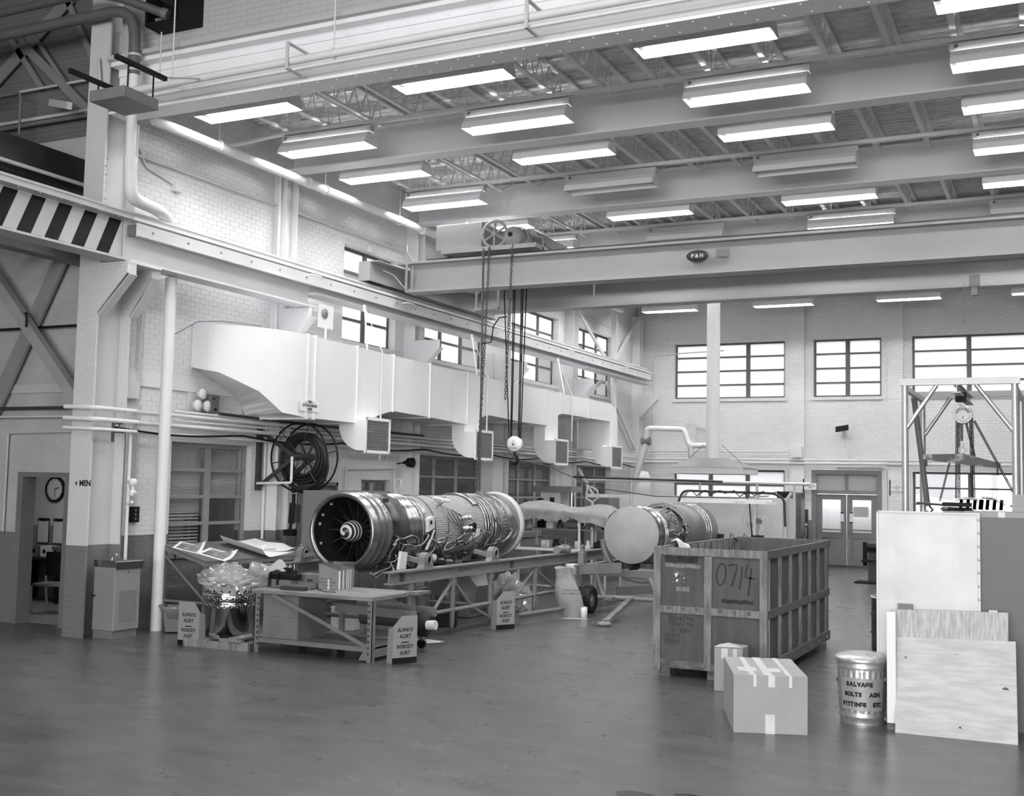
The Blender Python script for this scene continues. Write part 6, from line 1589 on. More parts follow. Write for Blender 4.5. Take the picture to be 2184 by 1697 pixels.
for k in range(48):
    a = 2*PI*k/48; mb.cyl((0.525*math.cos(a), 1.6, 0.525*math.sin(a)), (0.525*math.cos(a), 1.69, 0.525*math.sin(a)), 0.01, 5); mb.cyl((0.52*math.cos(a), 2.6, 0.52*math.sin(a)), (0.52*math.cos(a), 2.7, 0.52*math.sin(a)), 0.01, 5)
qp(mb, 'case_bolts', M_eng_sh, kind='stuff')
def surf2(y, a, d=0.0): return ((0.47+d)*math.cos(a), y, (0.47+d)*math.sin(a))
for k in range(34):
    y0 = er.uniform(0.4, 1.5); a = er.uniform(-1.4, 1.3); pts = [surf2(y0, a, 0.0)]; y = y0
    for j in range(3):
        y += er.uniform(-0.12, 0.3); a += er.uniform(-0.4, 0.3); pts.append(surf2(max(0.35, min(2.9, y)), a, er.uniform(0.03, 0.11)))
    pts.append(surf2(max(0.35, min(2.9, y)), a, 0.0))
    qp(MB().tube(fillet(pts, 0.07, 3), er.choice((0.008, 0.011, 0.016)), 6), 'oil_line', er.choice(tm))
for k in range(14):
    a = er.uniform(-1.9, -0.9); q = surf2(er.uniform(0.25, 2.2), a, er.uniform(0.03, 0.12))
    qp(MB().cbox(q, (er.uniform(.08, .2), er.uniform(.1, .22), er.uniform(.08, .16))) if k % 2 else MB().cyl(q, (q[0]+0.06, q[1]+0.16, q[2]), er.uniform(.04, .08), 12), 'accessory', er.choice((M_eng_md, M_eng_dk, M_steel, M_steeldk)))
tr = thing('engine_trailer', 'grey tow trailer with rubber tyre and mounting ring under the second engine', 'trailer', (QX, 20, 0))
M_tr = mat('trailer_grey', 0.14, 0.45, 0, 0.2, 4)
R = []
for i in range(49):
    t = PI*1.02+i/48*PI*0.96; c, s_ = math.cos(t), math.sin(t)
    R.append([(-6.58+0.69*c, 18.85, 1.25+0.69*s_), (-6.58+0.77*c, 18.85, 1.25+0.77*s_), (-6.58+0.77*c, 18.95, 1.25+0.77*s_), (-6.58+0.69*c, 18.95, 1.25+0.69*s_)])
MB().rings(R, True, True, True).build('mount_ring', M_stand, tr)
for x in (-7.46, -5.75):
    MB().ibeam((x, 18.1, 0.7), (x, 22.6, 0.7), 0.12, 0.18, 0.02, 0.015).build('side_beam', M_tr, tr)
    MB().box((x-0.05, 18.25, 0.79), (x+0.05, 18.4, 1.0)).torus((x, 18.33, 1.04), 0.07, 0.02, 'x', 14, 6, -0.3, PI+0.3).build('lift_lug', M_stand, tr)
for y in (18.4, 20.5, 22.4): MB().box((-7.4, y-0.05, 0.62), (-5.95, y+0.05, 0.72)).build('cross_beam', M_tr, tr)
MB().bar((-7.45, 18.15, 0.72), (-6.7, 18.2, 0.78), 0.06, 0.17).build('front_arm', M_tr, tr)
for x in (-7.15, -6.2):
    MB().cyl((x-0.05, 18.35, 0.62), (x+0.1, 18.3, 0.28), 0.045, 12).build('strut', M_stand, tr)
MB().cyl((-7.15, 18.3, 0.27), (-5.95, 18.3, 0.27), 0.04, 12).build('axle', M_stand, tr)
MB().cyl((-7.0, 18.25, 0.22), (-6.5, 18.45, 0.26), 0.025, 8).tube([(-7.05, 18.2, 0.2), (-6.95, 18.1, 0.24), (-6.8, 18.15, 0.3)], 0.02, 7).build('steering_link', M_mid, tr)
MB().bar((-6.9, 18.5, 0.36), (-5.9, 19.2, 0.42), 0.05, 0.14).build('drawbar_frame', M_tr, tr)
def tyre(x, y, r=0.225):
    w = MB().lathe([(r*0.55, -0.07), (r*0.9, -0.085), (r*0.99, -0.06), (r, 0), (r*0.99, 0.06), (r*0.9, 0.085), (r*0.55, 0.07)], (x, y, r), 'x', 32).build('tyre', M_rubber, tr)
    mb = MB()
    for k in range(40):
        a = 2*PI*k/40
        mb.cbox((0, 0, 0), (0.12, 0.018, 0.014), Matrix.Translation((x, y+r*math.cos(a), r+r*math.sin(a))) @ Matrix.Rotation(a-PI/2, 4, 'X'))
    mb.build('tread_blocks', M_rubber, w, kind='stuff')
    MB().lathe([(0.03, 0.08), (0.05, 0.06), (r*0.5, 0.03), (r*0.56, 0.06), (r*0.56, -0.06), (0.03, -0.06)], (x, y, r), 'x', 20, True).build('wheel_rim', M_mid2, w)
    for k in range(5):
        a = 2*PI*k/5; MB().cyl((x+0.04, y+0.06*math.cos(a), r+0.06*math.sin(a)), (x+0.065, y+0.06*math.cos(a), r+0.06*math.sin(a)), 0.01, 6).build('wheel_nut', M_chrome, w)
tyre(-7.26, 18.15); tyre(-5.85, 18.35)
tyre(-7.26, 22.2); tyre(-5.85, 22.2)
tw = thing('tow_bar', 'worn tow bar with ring eye resting on the floor before the trailer', 'tow bar', (-6.4, 17.2, 0))
MB().bar((-6.56, 18.3, 0.27), (-6.40, 16.72, 0.05), 0.09, 0.06).build('bar', mat('worn_paint', 0.22, 0.5, 0, 0.6, 9), tw)
MB().torus((-6.385, 16.6, 0.032), 0.085, 0.03, 'z', 24, 8).build('ring_eye', M_stand, tw)
MB().cyl((-6.62, 18.28, 0.27), (-6.50, 18.28, 0.27), 0.05, 12).build('pivot', M_stand, tw)
lt = thing('white_canister', 'white cylindrical canister beside the front of the trailer', 'canister', (-7.65, 18.2, 0))
MB().lathe([(0.001, 0.42), (0.11, 0.42), (0.115, 0.45), (0.115, 0.78), (0.1, 0.8), (0.001, 0.8)], (-7.62, 18.25, 0), 'z', 22).build('tank', M_steel, lt)
MB().cyl((-7.62, 18.25, 0.001), (-7.62, 18.25, 0.42), 0.04, 10).cyl((-7.62, 18.25, 0.0), (-7.62, 18.25, 0.02), 0.14, 16).build('pedestal', M_mid, lt)
MB().cyl((-7.6, 18.13, 0.5), (-7.6, 18.14, 0.5), 0.02, 10).build('gauge', M_black, lt)

# ------------------------------------------------------------------ parts rack with canvas, machine tool behind
rk = thing('parts_rack', 'open metal parts rack behind the engine stand', 'rack', (-9, 21.3, 0))
KX0, KX1, KY0, KY1 = -9.9, -8.05, 20.95, 21.8
for x in (KX0, KX1-0.55, KX1):
    for y in (KY0, KY1): MB().box((x-0.02, y-0.02, 0), (x+0.02, y+0.02, 1.58)).build('post', M_steel, rk)
for z in (0.9, 1.28, 1.56): MB().box((KX0, KY0, z-0.02), (KX1, KY1, z)).build('shelf', M_mid, rk)
MB().box((KX0-0.2, KY0-0.35, 0.86), (KX1, KY0-0.02, 0.9)).build('bench_edge', M_steel_l, rk)
cv = thing('canvas_cover', 'grey canvas cover draped over the parts rack', 'canvas', (-9, 21.3, 1.6))
def cvf(u, v):
    x = KX0-0.08+(KX1-KX0+0.16)*u; y = KY0-0.1+(KY1-KY0+0.2)*v
    top = 1.66+0.14*math.sin(PI*max(0, (v-0.4)/0.6))*(0.8+0.2*math.sin(9*u))+0.03*noise.noise(Vector((u*9, v*5, 1)))+0.04*math.sin(4*u+2)+0.015*math.sin(11*u+6*v)-max(0, u-0.78)**2*2.4-max(0, 0.05-u)*1.0
    if v < 0.4:
        t = 1-v/0.4
        drop = (0.17+0.05*math.sin(7*u+1)+0.02*math.sin(19*u))*t
        return (x, KY0-0.1-0.03*math.sin(14*u+2*t)*t-0.02*math.sin(31*u)*t, top-drop-0.02*t*t)
    return (x, KY0-0.1+(KY1-KY0+0.2)*(v-0.4)/0.6, top)
MB().grid(46, 14, cvf, thick=0.006).build('sheet', M_canvas, cv)
ir = random.Random(11)
RI = ['rounded casting', 'dark hose fitting', 'small white carton', 'black valve body', 'grey motor', 'bright tube coil', 'brown bracket', 'dark pump', 'pale cylinder', 'black gear housing', 'steel flange', 'wrapped fitting', 'grey manifold', 'black coupling']
for k in range(14):
    z = 1.28 if k < 8 else 0.9
    x = KX0+0.12+(k % 8)*0.23 if k < 8 else KX0+0.45+(k-8)*0.24
    y = KY0+0.15+ir.uniform(0, 0.2); s = ir.uniform(0.05, 0.09)
    t = thing('rack_part', '%s on the %s shelf of the parts rack' % (RI[k], 'upper' if k < 8 else 'lower'), 'machine part', (x, y, z), 0, 'parts on the rack')
    m = (M_steel, M_black, M_paper, M_dark, M_mid2, M_chrome, M_brass, M_black, M_steel_l, M_black, M_chrome, M_tape, M_steel, M_black)[k]
    if k in (2,): MB().box((x-s, y-s, z), (x+s, y+s, z+0.12)).build('body', m, t)
    elif k in (5,): MB().torus((x, y, z+0.1), 0.08, 0.015, 'y', 20, 6).torus((x, y+0.03, z+0.1), 0.08, 0.015, 'y', 20, 6).build('body', m, t)
    elif k % 3 == 0: MB().lathe([(s, 0), (s, 0.06), (s*0.6, 0.09), (s*0.6, 0.16), (0.001, 0.17)], (x, y, z), 'z', 14).build('body', m, t)
    elif k % 3 == 1: MB().cyl((x-s*1.3, y, z+s), (x+s*1.3, y, z+s), s, 14).cyl((x, y, z+s), (x, y, z+s*2.4), s*0.5, 10).build('body', m, t)
    else: MB().cbox((x, y, z+0.07), (s*2, s*1.6, 0.14)).cyl((x, y-s, z+0.08), (x, y-s-0.05, z+0.08), 0.03, 10).build('body', m, t)
    MB().cyl((x, y-s*0.2, z+0.16), (x+0.02, y-s*0.2, z+0.22), 0.012, 6).build('stub', M_chrome, t)
mt_ = thing('machine_tool', 'grey machine tool with overhead arm behind the canvas-covered rack', 'machine', (-10.4, 24.6, 0))
MB().box((-10.95, 24.4, 0.0), (-10.1, 25.2, 1.3)).build('base', M_mid, mt_)
MB().box((-11.15, 24.3, 1.98), (-10.2, 24.9, 2.12)).build('arm', M_mid2, mt_)
MB().box((-11.0, 24.4, 1.3), (-10.5, 24.95, 1.98)).build('column', M_steel, mt_)
MB().cyl((-10.98, 24.39, 1.75), (-10.98, 24.34, 1.75), 0.09, 14).box((-10.75, 24.36, 1.72), (-10.65, 24.4, 1.86)).build('control', M_black, mt_)
MB().cyl((-10.3, 24.6, 1.3), (-10.3, 24.6, 1.98), 0.06, 12).build('spindle', M_chrome, mt_)
cbn = thing('grey_cupboard', 'dark grey cupboard standing beside the machine tool', 'cupboard', (-9.6, 24.9, 0))
MB().box((-9.95, 24.5, 0), (-9.35, 25.2, 1.88)).build('body', M_mid, cbn)
for xa, xb in ((-9.93, -9.655), (-9.645, -9.37)): MB().box((xa, 24.49, 0.05), (xb, 24.5, 1.84)).build('door', M_mid, cbn)
ps = thing('exhaust_stand', 'pale vertical loop handle standing behind the canvas cover', 'handle', (-9.35, 23.5, 0))
MB().cyl((-9.35, 23.5, 0), (-9.35, 23.5, 1.78), 0.03, 8).build('stem', M_steel_l, ps)
MB().tube([(-9.35, 23.5, 1.78), (-9.5, 23.5, 1.86), (-9.5, 23.5, 2.0), (-9.38, 23.5, 2.12), (-9.25, 23.5, 2.05), (-9.2, 23.5, 1.9), (-9.35, 23.5, 1.78)], 0.022, 7).build('loop', M_steel, ps)

# ------------------------------------------------------------------ exhaust hood with duct, booth rail, wash-down frame
hd = thing('exhaust_hood', 'flared exhaust hood on a thick round duct from the roof', 'hood', (-7.0, 24.8, 2.45))
MB().rings([[(-7.82, 24.15, 2.45), (-6.18, 24.15, 2.45), (-6.18, 25.45, 2.45), (-7.82, 25.45, 2.45)], [(-7.82, 24.15, 2.59), (-6.18, 24.15, 2.59), (-6.18, 25.45, 2.59), (-7.82, 25.45, 2.59)]], True, False, False).build('skirt', M_steel_l, hd)
MB().rings([[(-7.84, 24.13, 2.59), (-6.16, 24.13, 2.59), (-6.16, 25.47, 2.59), (-7.84, 25.47, 2.59)], [(-7.45, 24.5, 2.80), (-6.6, 24.5, 2.80), (-6.6, 25.1, 2.80), (-7.45, 25.1, 2.80)]], True, True, False).build('slope', M_mid, hd)
MB().cyl((-7.03, 24.8, 2.8), (-7.03, 24.8, 7.95), 0.145, 24).build('stack', M_pipe, hd)
for sx in (-1, 1): MB().cyl((-7.03+sx*0.2, 24.8, 3.1), (-7.03+sx*0.65, 24.8, 2.7), 0.008, 5).build('stay', M_mid, hd)
bo = thing('booth_screen', 'long pale screen with a pipe rail on posts before the back wall', 'screen', (-8, 26.3, 0))
MB().box((-10.6, 26.3, 0.05), (-5.6, 26.33, 1.95)).build('screen_panel', M_steel_l, bo)
for x in (-10.6, -9.45, -7.75, -6.4, -5.55): MB().cyl((x, 26.27, 0), (x, 26.27, 2.3), 0.03, 8).build('post', M_steel, bo)
MB().cyl((-10.95, 26.24, 2.36), (-7.2, 26.24, 2.3), 0.028, 8).build('dark_rail', M_dark, bo)
MB().cyl((-10.6, 26.27, 2.3), (-5.2, 26.27, 2.28), 0.035, 8).build('rail', M_steel_l, bo)
lf = thing('light_gantry', 'pipe frame with a hanging white strip light over the work area', 'frame', (-6.2, 23, 0))
for x in (-7.28, -5.75, -5.12): MB().tube(fillet([(x, 23.4, 0), (x, 23.4, 1.9), (x+0.12, 23.4, 2.08)], 0.08), 0.032, 8).build('post', M_steel_l, lf)
MB().tube(fillet([(-7.3, 23.2, 1.85), (-7.2, 23.2, 2.08), (-5.3, 23.2, 2.06), (-5.1, 23.2, 1.95), (-5.08, 23.2, 1.4)], 0.1), 0.025, 7).build('cable_tray', M_dark, lf)
for k in range(6): MB().tube([(-7.0+0.3*k, 23.18, 2.08), (-6.9+0.3*k, 23.15, 1.98+0.03*(k % 3)), (-6.7+0.3*k, 23.17, 2.1)], 0.012, 5).build('cable', M_black, lf)
MB().tube([(-5.9, 23.15, 2.08), (-5.78, 23.1, 1.85), (-5.75, 23.1, 1.5), (-5.7, 23.0, 1.2), (-5.3, 21, 1.1), (-4.0, 15.2, 1.46)], 0.014, 6).build('drop_cable', M_black, lf)
MB().prism([(23.0, 1.84), (23.05, 1.93), (23.15, 1.93), (23.2, 1.84)], 'x', -7.2, -5.3).build('strip_reflector', M_white, lf)
for x in (-5.95, -5.3): MB().cbox((x, 22.99, 1.86), (0.2, 0.04, 0.06)).build('lamp_end', M_white, lf)
MB().box((-5.2, 23.5, 0), (-4.95, 23.6, 1.95)).build('pillar', M_steel, lf)
wt = thing('work_table', 'cluttered work table below the hanging strip light', 'table', (-6.3, 22.9, 0))
MB().box((-7.1, 22.5, 0.98), (-5.4, 23.3, 1.02)).build('top', M_steel_l, wt)
for x in (-7.05, -5.45):
    for y in (22.55, 23.25): MB().box((x-0.025, y-0.025, 0), (x+0.025, y+0.025, 0.98)).build('leg', M_mid, wt)
for k in range(6):
    x = -6.9+0.27*k
    t = thing('bench_gear', '%s dark apparatus from the left on the far work table' % ordn(k), 'apparatus', (x, 22.8, 1.02), 0, 'apparatus on the far work table')
    MB().box((x-0.1, 22.7, 1.021), (x+0.1, 22.95, 1.12+0.05*(k % 3))).build('case', (M_dark, M_mid, M_black)[k % 3], t)
    MB().tube([(x, 22.75, 1.12), (x+0.03, 22.75, 1.25), (x+0.08, 22.76, 1.2), (x+0.05, 22.77, 1.1)], 0.01, 5).build('lead', M_black, t)
fn = thing('floor_fan', 'large round floor fan with wire guard near the back wall', 'fan', (-6.05, 25.0, 0))
MB().cyl((-6.05, 25.0, 0), (-6.05, 25.0, 1.4), 0.03, 10).cyl((-6.05, 25.0, 0), (-6.05, 25.0, 0.04), 0.25, 20).build('stand', M_steel, fn)
for r in (0.32, 0.25, 0.18, 0.1): MB().torus((-6.05, 24.9, 1.45), r, 0.006, 'y', 36, 5).build('guard_ring', M_steel, fn)
for k in range(4):
    a = k*PI/2+0.5
    MB().grid(6, 4, lambda u, v: (-6.05+(0.05+0.25*u)*math.cos(a+(v-0.5)*1.1*u), 24.97+0.05*(v-0.5), 1.45+(0.05+0.25*u)*math.sin(a+(v-0.5)*1.1*u)), thick=0.003).build('blade', M_steel_l, fn)
MB().cyl((-6.05, 24.88, 1.45), (-6.05, 25.12, 1.45), 0.06, 14).build('motor', M_mid2, fn)

# jib pipe in the corner
jb_ = thing('jib_pipe', 'jointed pale exhaust pipe arm on the back wall corner', 'pipe', (-10, 31, 2.5))
MB().tube(fillet([(-11.1, 31.0, 2.2), (-10.72, 31.0, 3.42), (-10.72, 31.0, 3.78)], 0.1), 0.10, 12).build('lower_pipe', M_steel, jb_)
MB().tube(fillet([(-10.72, 31.0, 3.6), (-10.7, 31.0, 3.82), (-9.6, 31.0, 3.78), (-9.5, 31.0, 3.4), (-9.4, 31.0, 3.32), (-8.9, 31.0, 3.34)], 0.12), 0.075, 12).build('upper_pipe', M_pipe, jb_)
MB().cyl((-10.85, 31, 3.42), (-10.6, 31, 3.46), 0.12, 12).build('joint', M_mid2, jb_)
MB().tube([(-9.42, 31, 3.3), (-9.38, 31, 2.9)], 0.08, 10).box((-9.55, 31.05, 3.4), (-9.3, 31.1, 3.95)).box((-9.46, 31.1, 3.8), (-9.4, YB, 3.86)).bar((-9.5, 31, 3.9), (-10.0, 31, 3.75), 0.02).build('hanger', M_steel, jb_)
wf = thing('water_tank', 'short bright white tank in the back corner of the left wall', 'tank', (-11.2, 31.8, 0))
MB().lathe([(0.001, 1.5), (0.3, 1.5), (0.3, 2.45), (0.22, 2.6), (0.001, 2.62)], (-11.2, 31.9, 0), 'z', 22).build('tank', M_white, wf)
MB().cyl((-11.2, 31.9, 0), (-11.2, 31.9, 1.5), 0.25, 18).cyl((-11.2, 31.9, 2.6), (-11.2, 31.9, 2.72), 0.06, 10).build('base', M_steel, wf)
for k, (p, q) in enumerate((((XW+0.15, 28.3, 6.9), (XW+0.3, 30.2, 5.7)), ((XW+0.15, 33.2, 7.3), (XW+0.15, 31.4, 5.9)), ((XW+0.15, 28.3, 4.2), (XW+0.3, 29.9, 5.1)), ((XW+0.15, 30.6, 5.1), (XW+0.15, 33.1, 3.3)), ((XW+0.15, 28.6, 2.6), (XW+0.15, 30.4, 1.4)))):
    solo(MB().bar(p, q, 0.05, 0.1), 'wall_brace', M_steel_l, ['upper front', 'upper rear', 'middle front', 'middle rear', 'lower'][k]+' diagonal brace in the last bay of the left wall', 'brace', 'braces in the last bay')

# ------------------------------------------------------------------ back wall fittings
for k, (z, r) in enumerate(((3.02, 0.03), (2.92, 0.03), (3.25, 0.02))):
    solo(MB().cyl((-11.7, YB-0.17, z), (8.5 if k < 2 else -7.3, YB-0.17, z), r, 8), 'wall_pipe', M_pipe, '%s horizontal pipe across the back wall' % ('upper', 'lower', 'short topmost')[k], 'pipe', 'back wall pipes')
solo(MB().tube(fillet([(-11.4, YB-0.03, 2.95), (-11.4, YB-0.03, 6.2), (-9.2, YB-0.03, 6.28)], 0.1), 0.02, 6), 'wall_conduit', M_pipe, 'thin conduit climbing the back wall left of the window', 'conduit')
solo(MB().tube(fillet([(-5.9, YB-0.03, 2.82), (-4.55, YB-0.03, 2.82), (-4.5, YB-0.03, 0.3)], 0.15), 0.025, 6), 'wall_conduit', M_pipe, 'conduit curving over and down the right of the back door', 'conduit')
pb_ = thing('pull_box', 'pale electrical box on the back wall pilaster', 'box', (-6.98, YB-0.15, 3.1))
MB().box((-7.13, YB-0.25, 3.08), (-6.83, YB-0.121, 3.4)).build('box', M_pipe, pb_)
MB().box((-7.11, YB-0.256, 3.1), (-6.85, YB-0.251, 3.38)).build('cover', M_pipe, pb_)
hn = thing('horn_speaker', 'black horn loudspeaker high on the back wall over the door', 'speaker', (-5.68, YB-0.3, 3.75))
MB().rings([[(-5.86, YB-0.4, 3.80), (-5.5, YB-0.4, 3.86), (-5.5, YB-0.4, 4.02), (-5.86, YB-0.4, 3.96)], [(-5.74, YB-0.1, 3.87), (-5.62, YB-0.1, 3.89), (-5.62, YB-0.1, 3.95), (-5.74, YB-0.1, 3.93)]], True, True, False).build('horn', M_black, hn)
MB().box((-5.72, YB-0.12, 3.7), (-5.6, YB, 3.85)).cyl((-5.66, YB-0.02, 3.05), (-5.66, YB-0.02, 3.7), 0.008, 5).box((-5.74, YB-0.06, 3.03), (-5.58, YB, 3.17)).build('bracket', M_steel_l, hn)
for k, (x, lab) in enumerate(((-6.82, 'small fire extinguisher flag sign left of the back door'), (-4.44, 'small fire extinguisher flag sign right of the back door'))):
    f = thing('fire_sign', lab, 'sign', (x, YB-0.2, 2.15), 0, 'flag signs beside the back door')
    MB().box((x+0.02, YB-0.14, 2.17), (x+0.38, YB-0.13, 2.36)).build('plate', M_paper, f)
    MB().box((x, YB-0.15, 2.05), (x+0.03, YB-0.121, 2.48)).build('bracket', M_black, f)
    text('— FIRE —\nEXTINGUISHER\nHERE', 0.05, M_ink, f, (x+0.2, YB-0.142, 2.27), FACE_Y, line=0.9, sx=0.85)
fc = thing('hose_cabinet', 'tall dark cabinet with bright door edge at the back wall', 'cabinet', (-6.85, 31.6, 0))
MB().box((-7.1, 31.4, 0), (-6.75, 31.9, 2.1)).build('body', M_black, fc)
MB().box((-6.74, 31.38, 0.02), (-6.45, 31.9, 2.08)).build('door', M_steeldk, fc)
for z in (1.35, 1.5): MB().box((-6.78, 31.36, z), (-6.72, 31.379, z+0.05)).build('hinge', M_chrome, fc)
ms = thing('gas_mask_case', 'narrow black MSA equipment case standing by the back door', 'case', (-6.6, 32.6, 0))
MB().prism([(-6.74, 0.0), (-6.45, 0.0), (-6.5, 1.62), (-6.66, 1.62)], 'y', 32.5, 32.62).build('case', M_dark, ms)
text('MSA', 0.09, M_paper, ms, (-6.58, 32.498, 1.2), FACE_Y, wgt=0.003)
text('G\nA\nS', 0.1, M_paper, ms, (-6.58, 32.498, 0.75), FACE_Y, line=0.8, wgt=0.004)
MB().box((-6.63, 32.495, 0.9), (-6.615, 32.4995, 1.12)).box((-6.545, 32.495, 0.9), (-6.53, 32.4995, 1.12)).build('stripe', M_paper, ms)
bm = thing('black_pump_unit', 'black pump unit on a base plate near the back door', 'pump', (-4.0, 28.1, 0))
MB().box((-4.5, 27.9, 0.0), (-3.5, 28.5, 0.04)).build('base_plate', M_black, bm)
MB().box((-4.2, 28.0, 0.04), (-3.6, 28.4, 0.72)).build('body', M_dark, bm)
MB().box((-4.35, 27.95, 0.5), (-3.6, 28.45, 0.55)).box((-4.25, 27.97, 0.72), (-3.6, 28.43, 0.92)).cyl((-4.3, 28.2, 0.4), (-4.3, 28.2, 0.95), 0.05, 10).cyl((-4.2, 27.9, 0.85), (-3.6, 27.9, 0.85), 0.06, 12).build('pipework', M_black, bm)
dm = thing('oil_drum', 'dark dented oil drum behind the bright sheet metal panel', 'drum', (-2.13, 16.35, 0))
MB().lathe([(0.001, 0.02), (0.28, 0.02), (0.285, 0.0), (0.29, 0.03), (0.29, 0.22), (0.305, 0.235), (0.29, 0.25), (0.29, 0.46), (0.305, 0.475), (0.29, 0.49), (0.29, 0.69), (0.3, 0.7), (0.28, 0.71), (0.27, 0.66), (0.001, 0.66)], (-2.12, 16.35, 0), 'z', 28).build('shell', M_steeldk, dm)
MB().torus((-2.12, 16.35, 0.705), 0.29, 0.012, 'z', 28, 6).build('rim', M_steel, dm)
# ------------------------------------------------------------------ pipe gantry with chain hoist
gt = thing('pipe_gantry', 'pale tubular gantry frame behind the sheet metal panel', 'gantry', (-1.5, 21.3, 0))
GX0, GX1, GYA, GYB = -2.4, -0.72, 20.0, 22.6
for y in (GYA, GYB):
    for x in (GX0, GX1):
        MB().cyl((x, y, 0.0), (x, y, 3.9), 0.055, 14).build('post', M_alu, gt)
        MB().cbox((x, y, 0.01), (0.25, 0.25, 0.02)).build('foot_plate', M_alu, gt)
    MB().box((GX0-0.08, y-0.06, 3.9), (GX1+0.08, y+0.06, 4.01)).build('top_beam', M_steel_l, gt)
    MB().cyl((GX0, y, 3.15), (-1.9, y, 3.9), 0.036, 10).build('brace', M_alu, gt)
    MB().cyl((GX1, y, 3.1), (-1.3, y, 3.9), 0.036, 10).build('brace', M_alu, gt)
for x in (GX0, GX1): MB().box((x-0.04, GYA, 3.82), (x+0.04, GYB, 3.9)).build('side_beam', M_steel_l, gt)
MB().cyl((GX0-0.06, 21.8, 3.85), (GX0+0.13, 22.1, 1.9), 0.05, 10).build('loose_leg', M_mid, gt)
MB().tube([(-2.22, 22.0, 1.95), (-2.22, 22.0, 1.88), (-2.17, 22.0, 1.83), (-2.22, 22.0, 1.77), (-2.28, 22.0, 1.8)], 0.018, 7).build('hook', M_dark, gt)
ib = MB().ibeam((-1.58, 19.85, 3.83), (-1.58, 22.7, 3.83), 0.12, 0.15, 0.02, 0.015).build('trolley_beam', M_steel, gt)
hs = thing('chain_hoist', 'CYCLONE chain hoist with round drum hanging in the gantry', 'hoist', (-1.56, 20.8, 1.9))
MB().cbox((-1.58, 20.7, 3.74), (0.16, 0.3, 0.14)).build('trolley', M_black, hs)
for y in (20.6, 20.8): MB().cyl((-1.66, y, 3.78), (-1.5, y, 3.78), 0.05, 12).build('trolley_wheel', M_black, hs)
MB().torus((-1.58, 20.75, 3.66), 0.035, 0.013, 'y', 14, 6).build('top_hook', M_chrome, hs)
hu = MB().lathe([(0.1, 20.62), (0.145, 20.63), (0.155, 20.66), (0.155, 20.78), (0.12, 20.8), (0.12, 20.98), (0.06, 21.0)], (-1.55, 0, 3.45), 'y', 30, True).build('gear_case', M_steel_l, hs)
MB().torus((-1.55, 20.635, 3.45), 0.14, 0.014, 'y', 30, 6).build('rim', M_chrome, hu)
for i, ch_ in enumerate('CYCLONE'):
    a = PI*0.86-i*PI*0.72/6
    text(ch_, 0.05, M_ink, hu, (-1.55+0.098*math.cos(a), 20.618, 3.45+0.098*math.sin(a)), (PI/2, -(a-PI/2), 0), wgt=0.002)
text('1', 0.06, M_ink, hu, (-1.55, 20.618, 3.40), FACE_Y, wgt=0.003)
for p, q in (((-1.66, 20.85, 3.4), (-1.68, 20.8, 1.95)), ((-1.63, 20.9, 3.4), (-1.64, 20.9, 1.95)), ((-1.45, 20.9, 3.4), (-1.44, 20.95, 2.0)), ((-1.42, 20.85, 3.4), (-1.40, 20.9, 2.0)), ((-1.58, 20.8, 3.35), (-1.58, 20.8, 2.98)), ((-1.52, 20.85, 3.35), (-1.38, 20.8, 2.75)), ((-1.38, 20.8, 3.35), (-0.7, 20.5, 2.0))):
    chain(MB(), p, q, 0.055, 0.007, 0.015).build('chain', M_dark, hs)
sb = thing('spreader_beam', 'rust-stained tapered lifting beam slung from the chain hoist', 'lifting beam', (-1.6, 20.8, 2.6))
MB().prism([(-2.2, 2.78), (-2.2, 2.70), (-1.6, 2.62), (-1.0, 2.56), (-0.98, 2.64), (-1.55, 2.80)], 'y', 20.74, 20.86).build('beam', mat('rusty_paint', 0.08, 0.6, 0, 0, 7, v2=0.35, lo=0.3, hi=0.5), sb)
MB().torus((-1.58, 20.8, 2.86), 0.05, 0.014, 'y', 16, 6).cyl((-1.58, 20.8, 2.9), (-1.58, 20.8, 2.98), 0.03, 8).build('shackle', M_steel, sb)
for x, z in ((-2.15, 2.7), (-1.03, 2.56)): MB().cyl((x, 20.8, z), (x, 20.8, z-0.12), 0.015, 6).build('drop_pin', M_dark, sb)
chain(MB(), (-1.78, 20.8, 2.64), (-1.95, 20.8, 1.95), 0.055, 0.006, 0.013).build('sling_chain', M_dark, sb)

# ------------------------------------------------------------------ grey cabinet with the bright panel, things on top
gcab = thing('grey_cabinet', 'big dark grey cabinet at the right edge behind the plywood', 'cabinet', (-0.3, 11.9, 0))
MB().box((-1.55, 11.40, 0.0), (1.2, 12.6, 1.90)).build('body', M_greymetal, gcab)
MB().box((-0.72, 11.39, 0.05), (0.3, 11.399, 1.87)).build('door', M_greymetal, gcab)
pn = thing('sheet_panel', 'tall bright dented sheet metal panel fixed to the grey cabinet', 'panel', (-1.17, 11.36, 0))
def pf(u, v):
    d = 0.012*math.sin(3.1*u+1)*math.sin(2.4*v+0.5)
    for (a, b) in ((0.18, 0.82), (0.8, 0.8), (0.18, 0.58), (0.6, 0.27)): d -= 0.006*math.exp(-((u-a)**2+(v-b)**2)/0.0012)
    return (-1.62+0.9*u, 11.355-d*0.6, 0.02+1.91*v)
MB().grid(40, 60, pf).build('sheet', M_bright, pn)
MB().box((-1.625, 11.34, 0.0), (-1.605, 11.39, 1.935)).box((-0.735, 11.335, 0.0), (-0.715, 11.385, 1.935)).box((-1.62, 11.34, 1.925), (-0.72, 11.388, 1.94)).build('edge_angle', M_steel_l, pn)
mb = MB(); rivets(mb, [(-0.725, 11.335, 0.2+0.12*k) for k in range(15)], (0, -1, 0)); mb.build('screws', M_steel, pn, kind='stuff')
tp = thing('timber_plank', 'long weathered plank lying on top of the grey cabinet', 'plank', (-0.3, 11.6, 1.9))
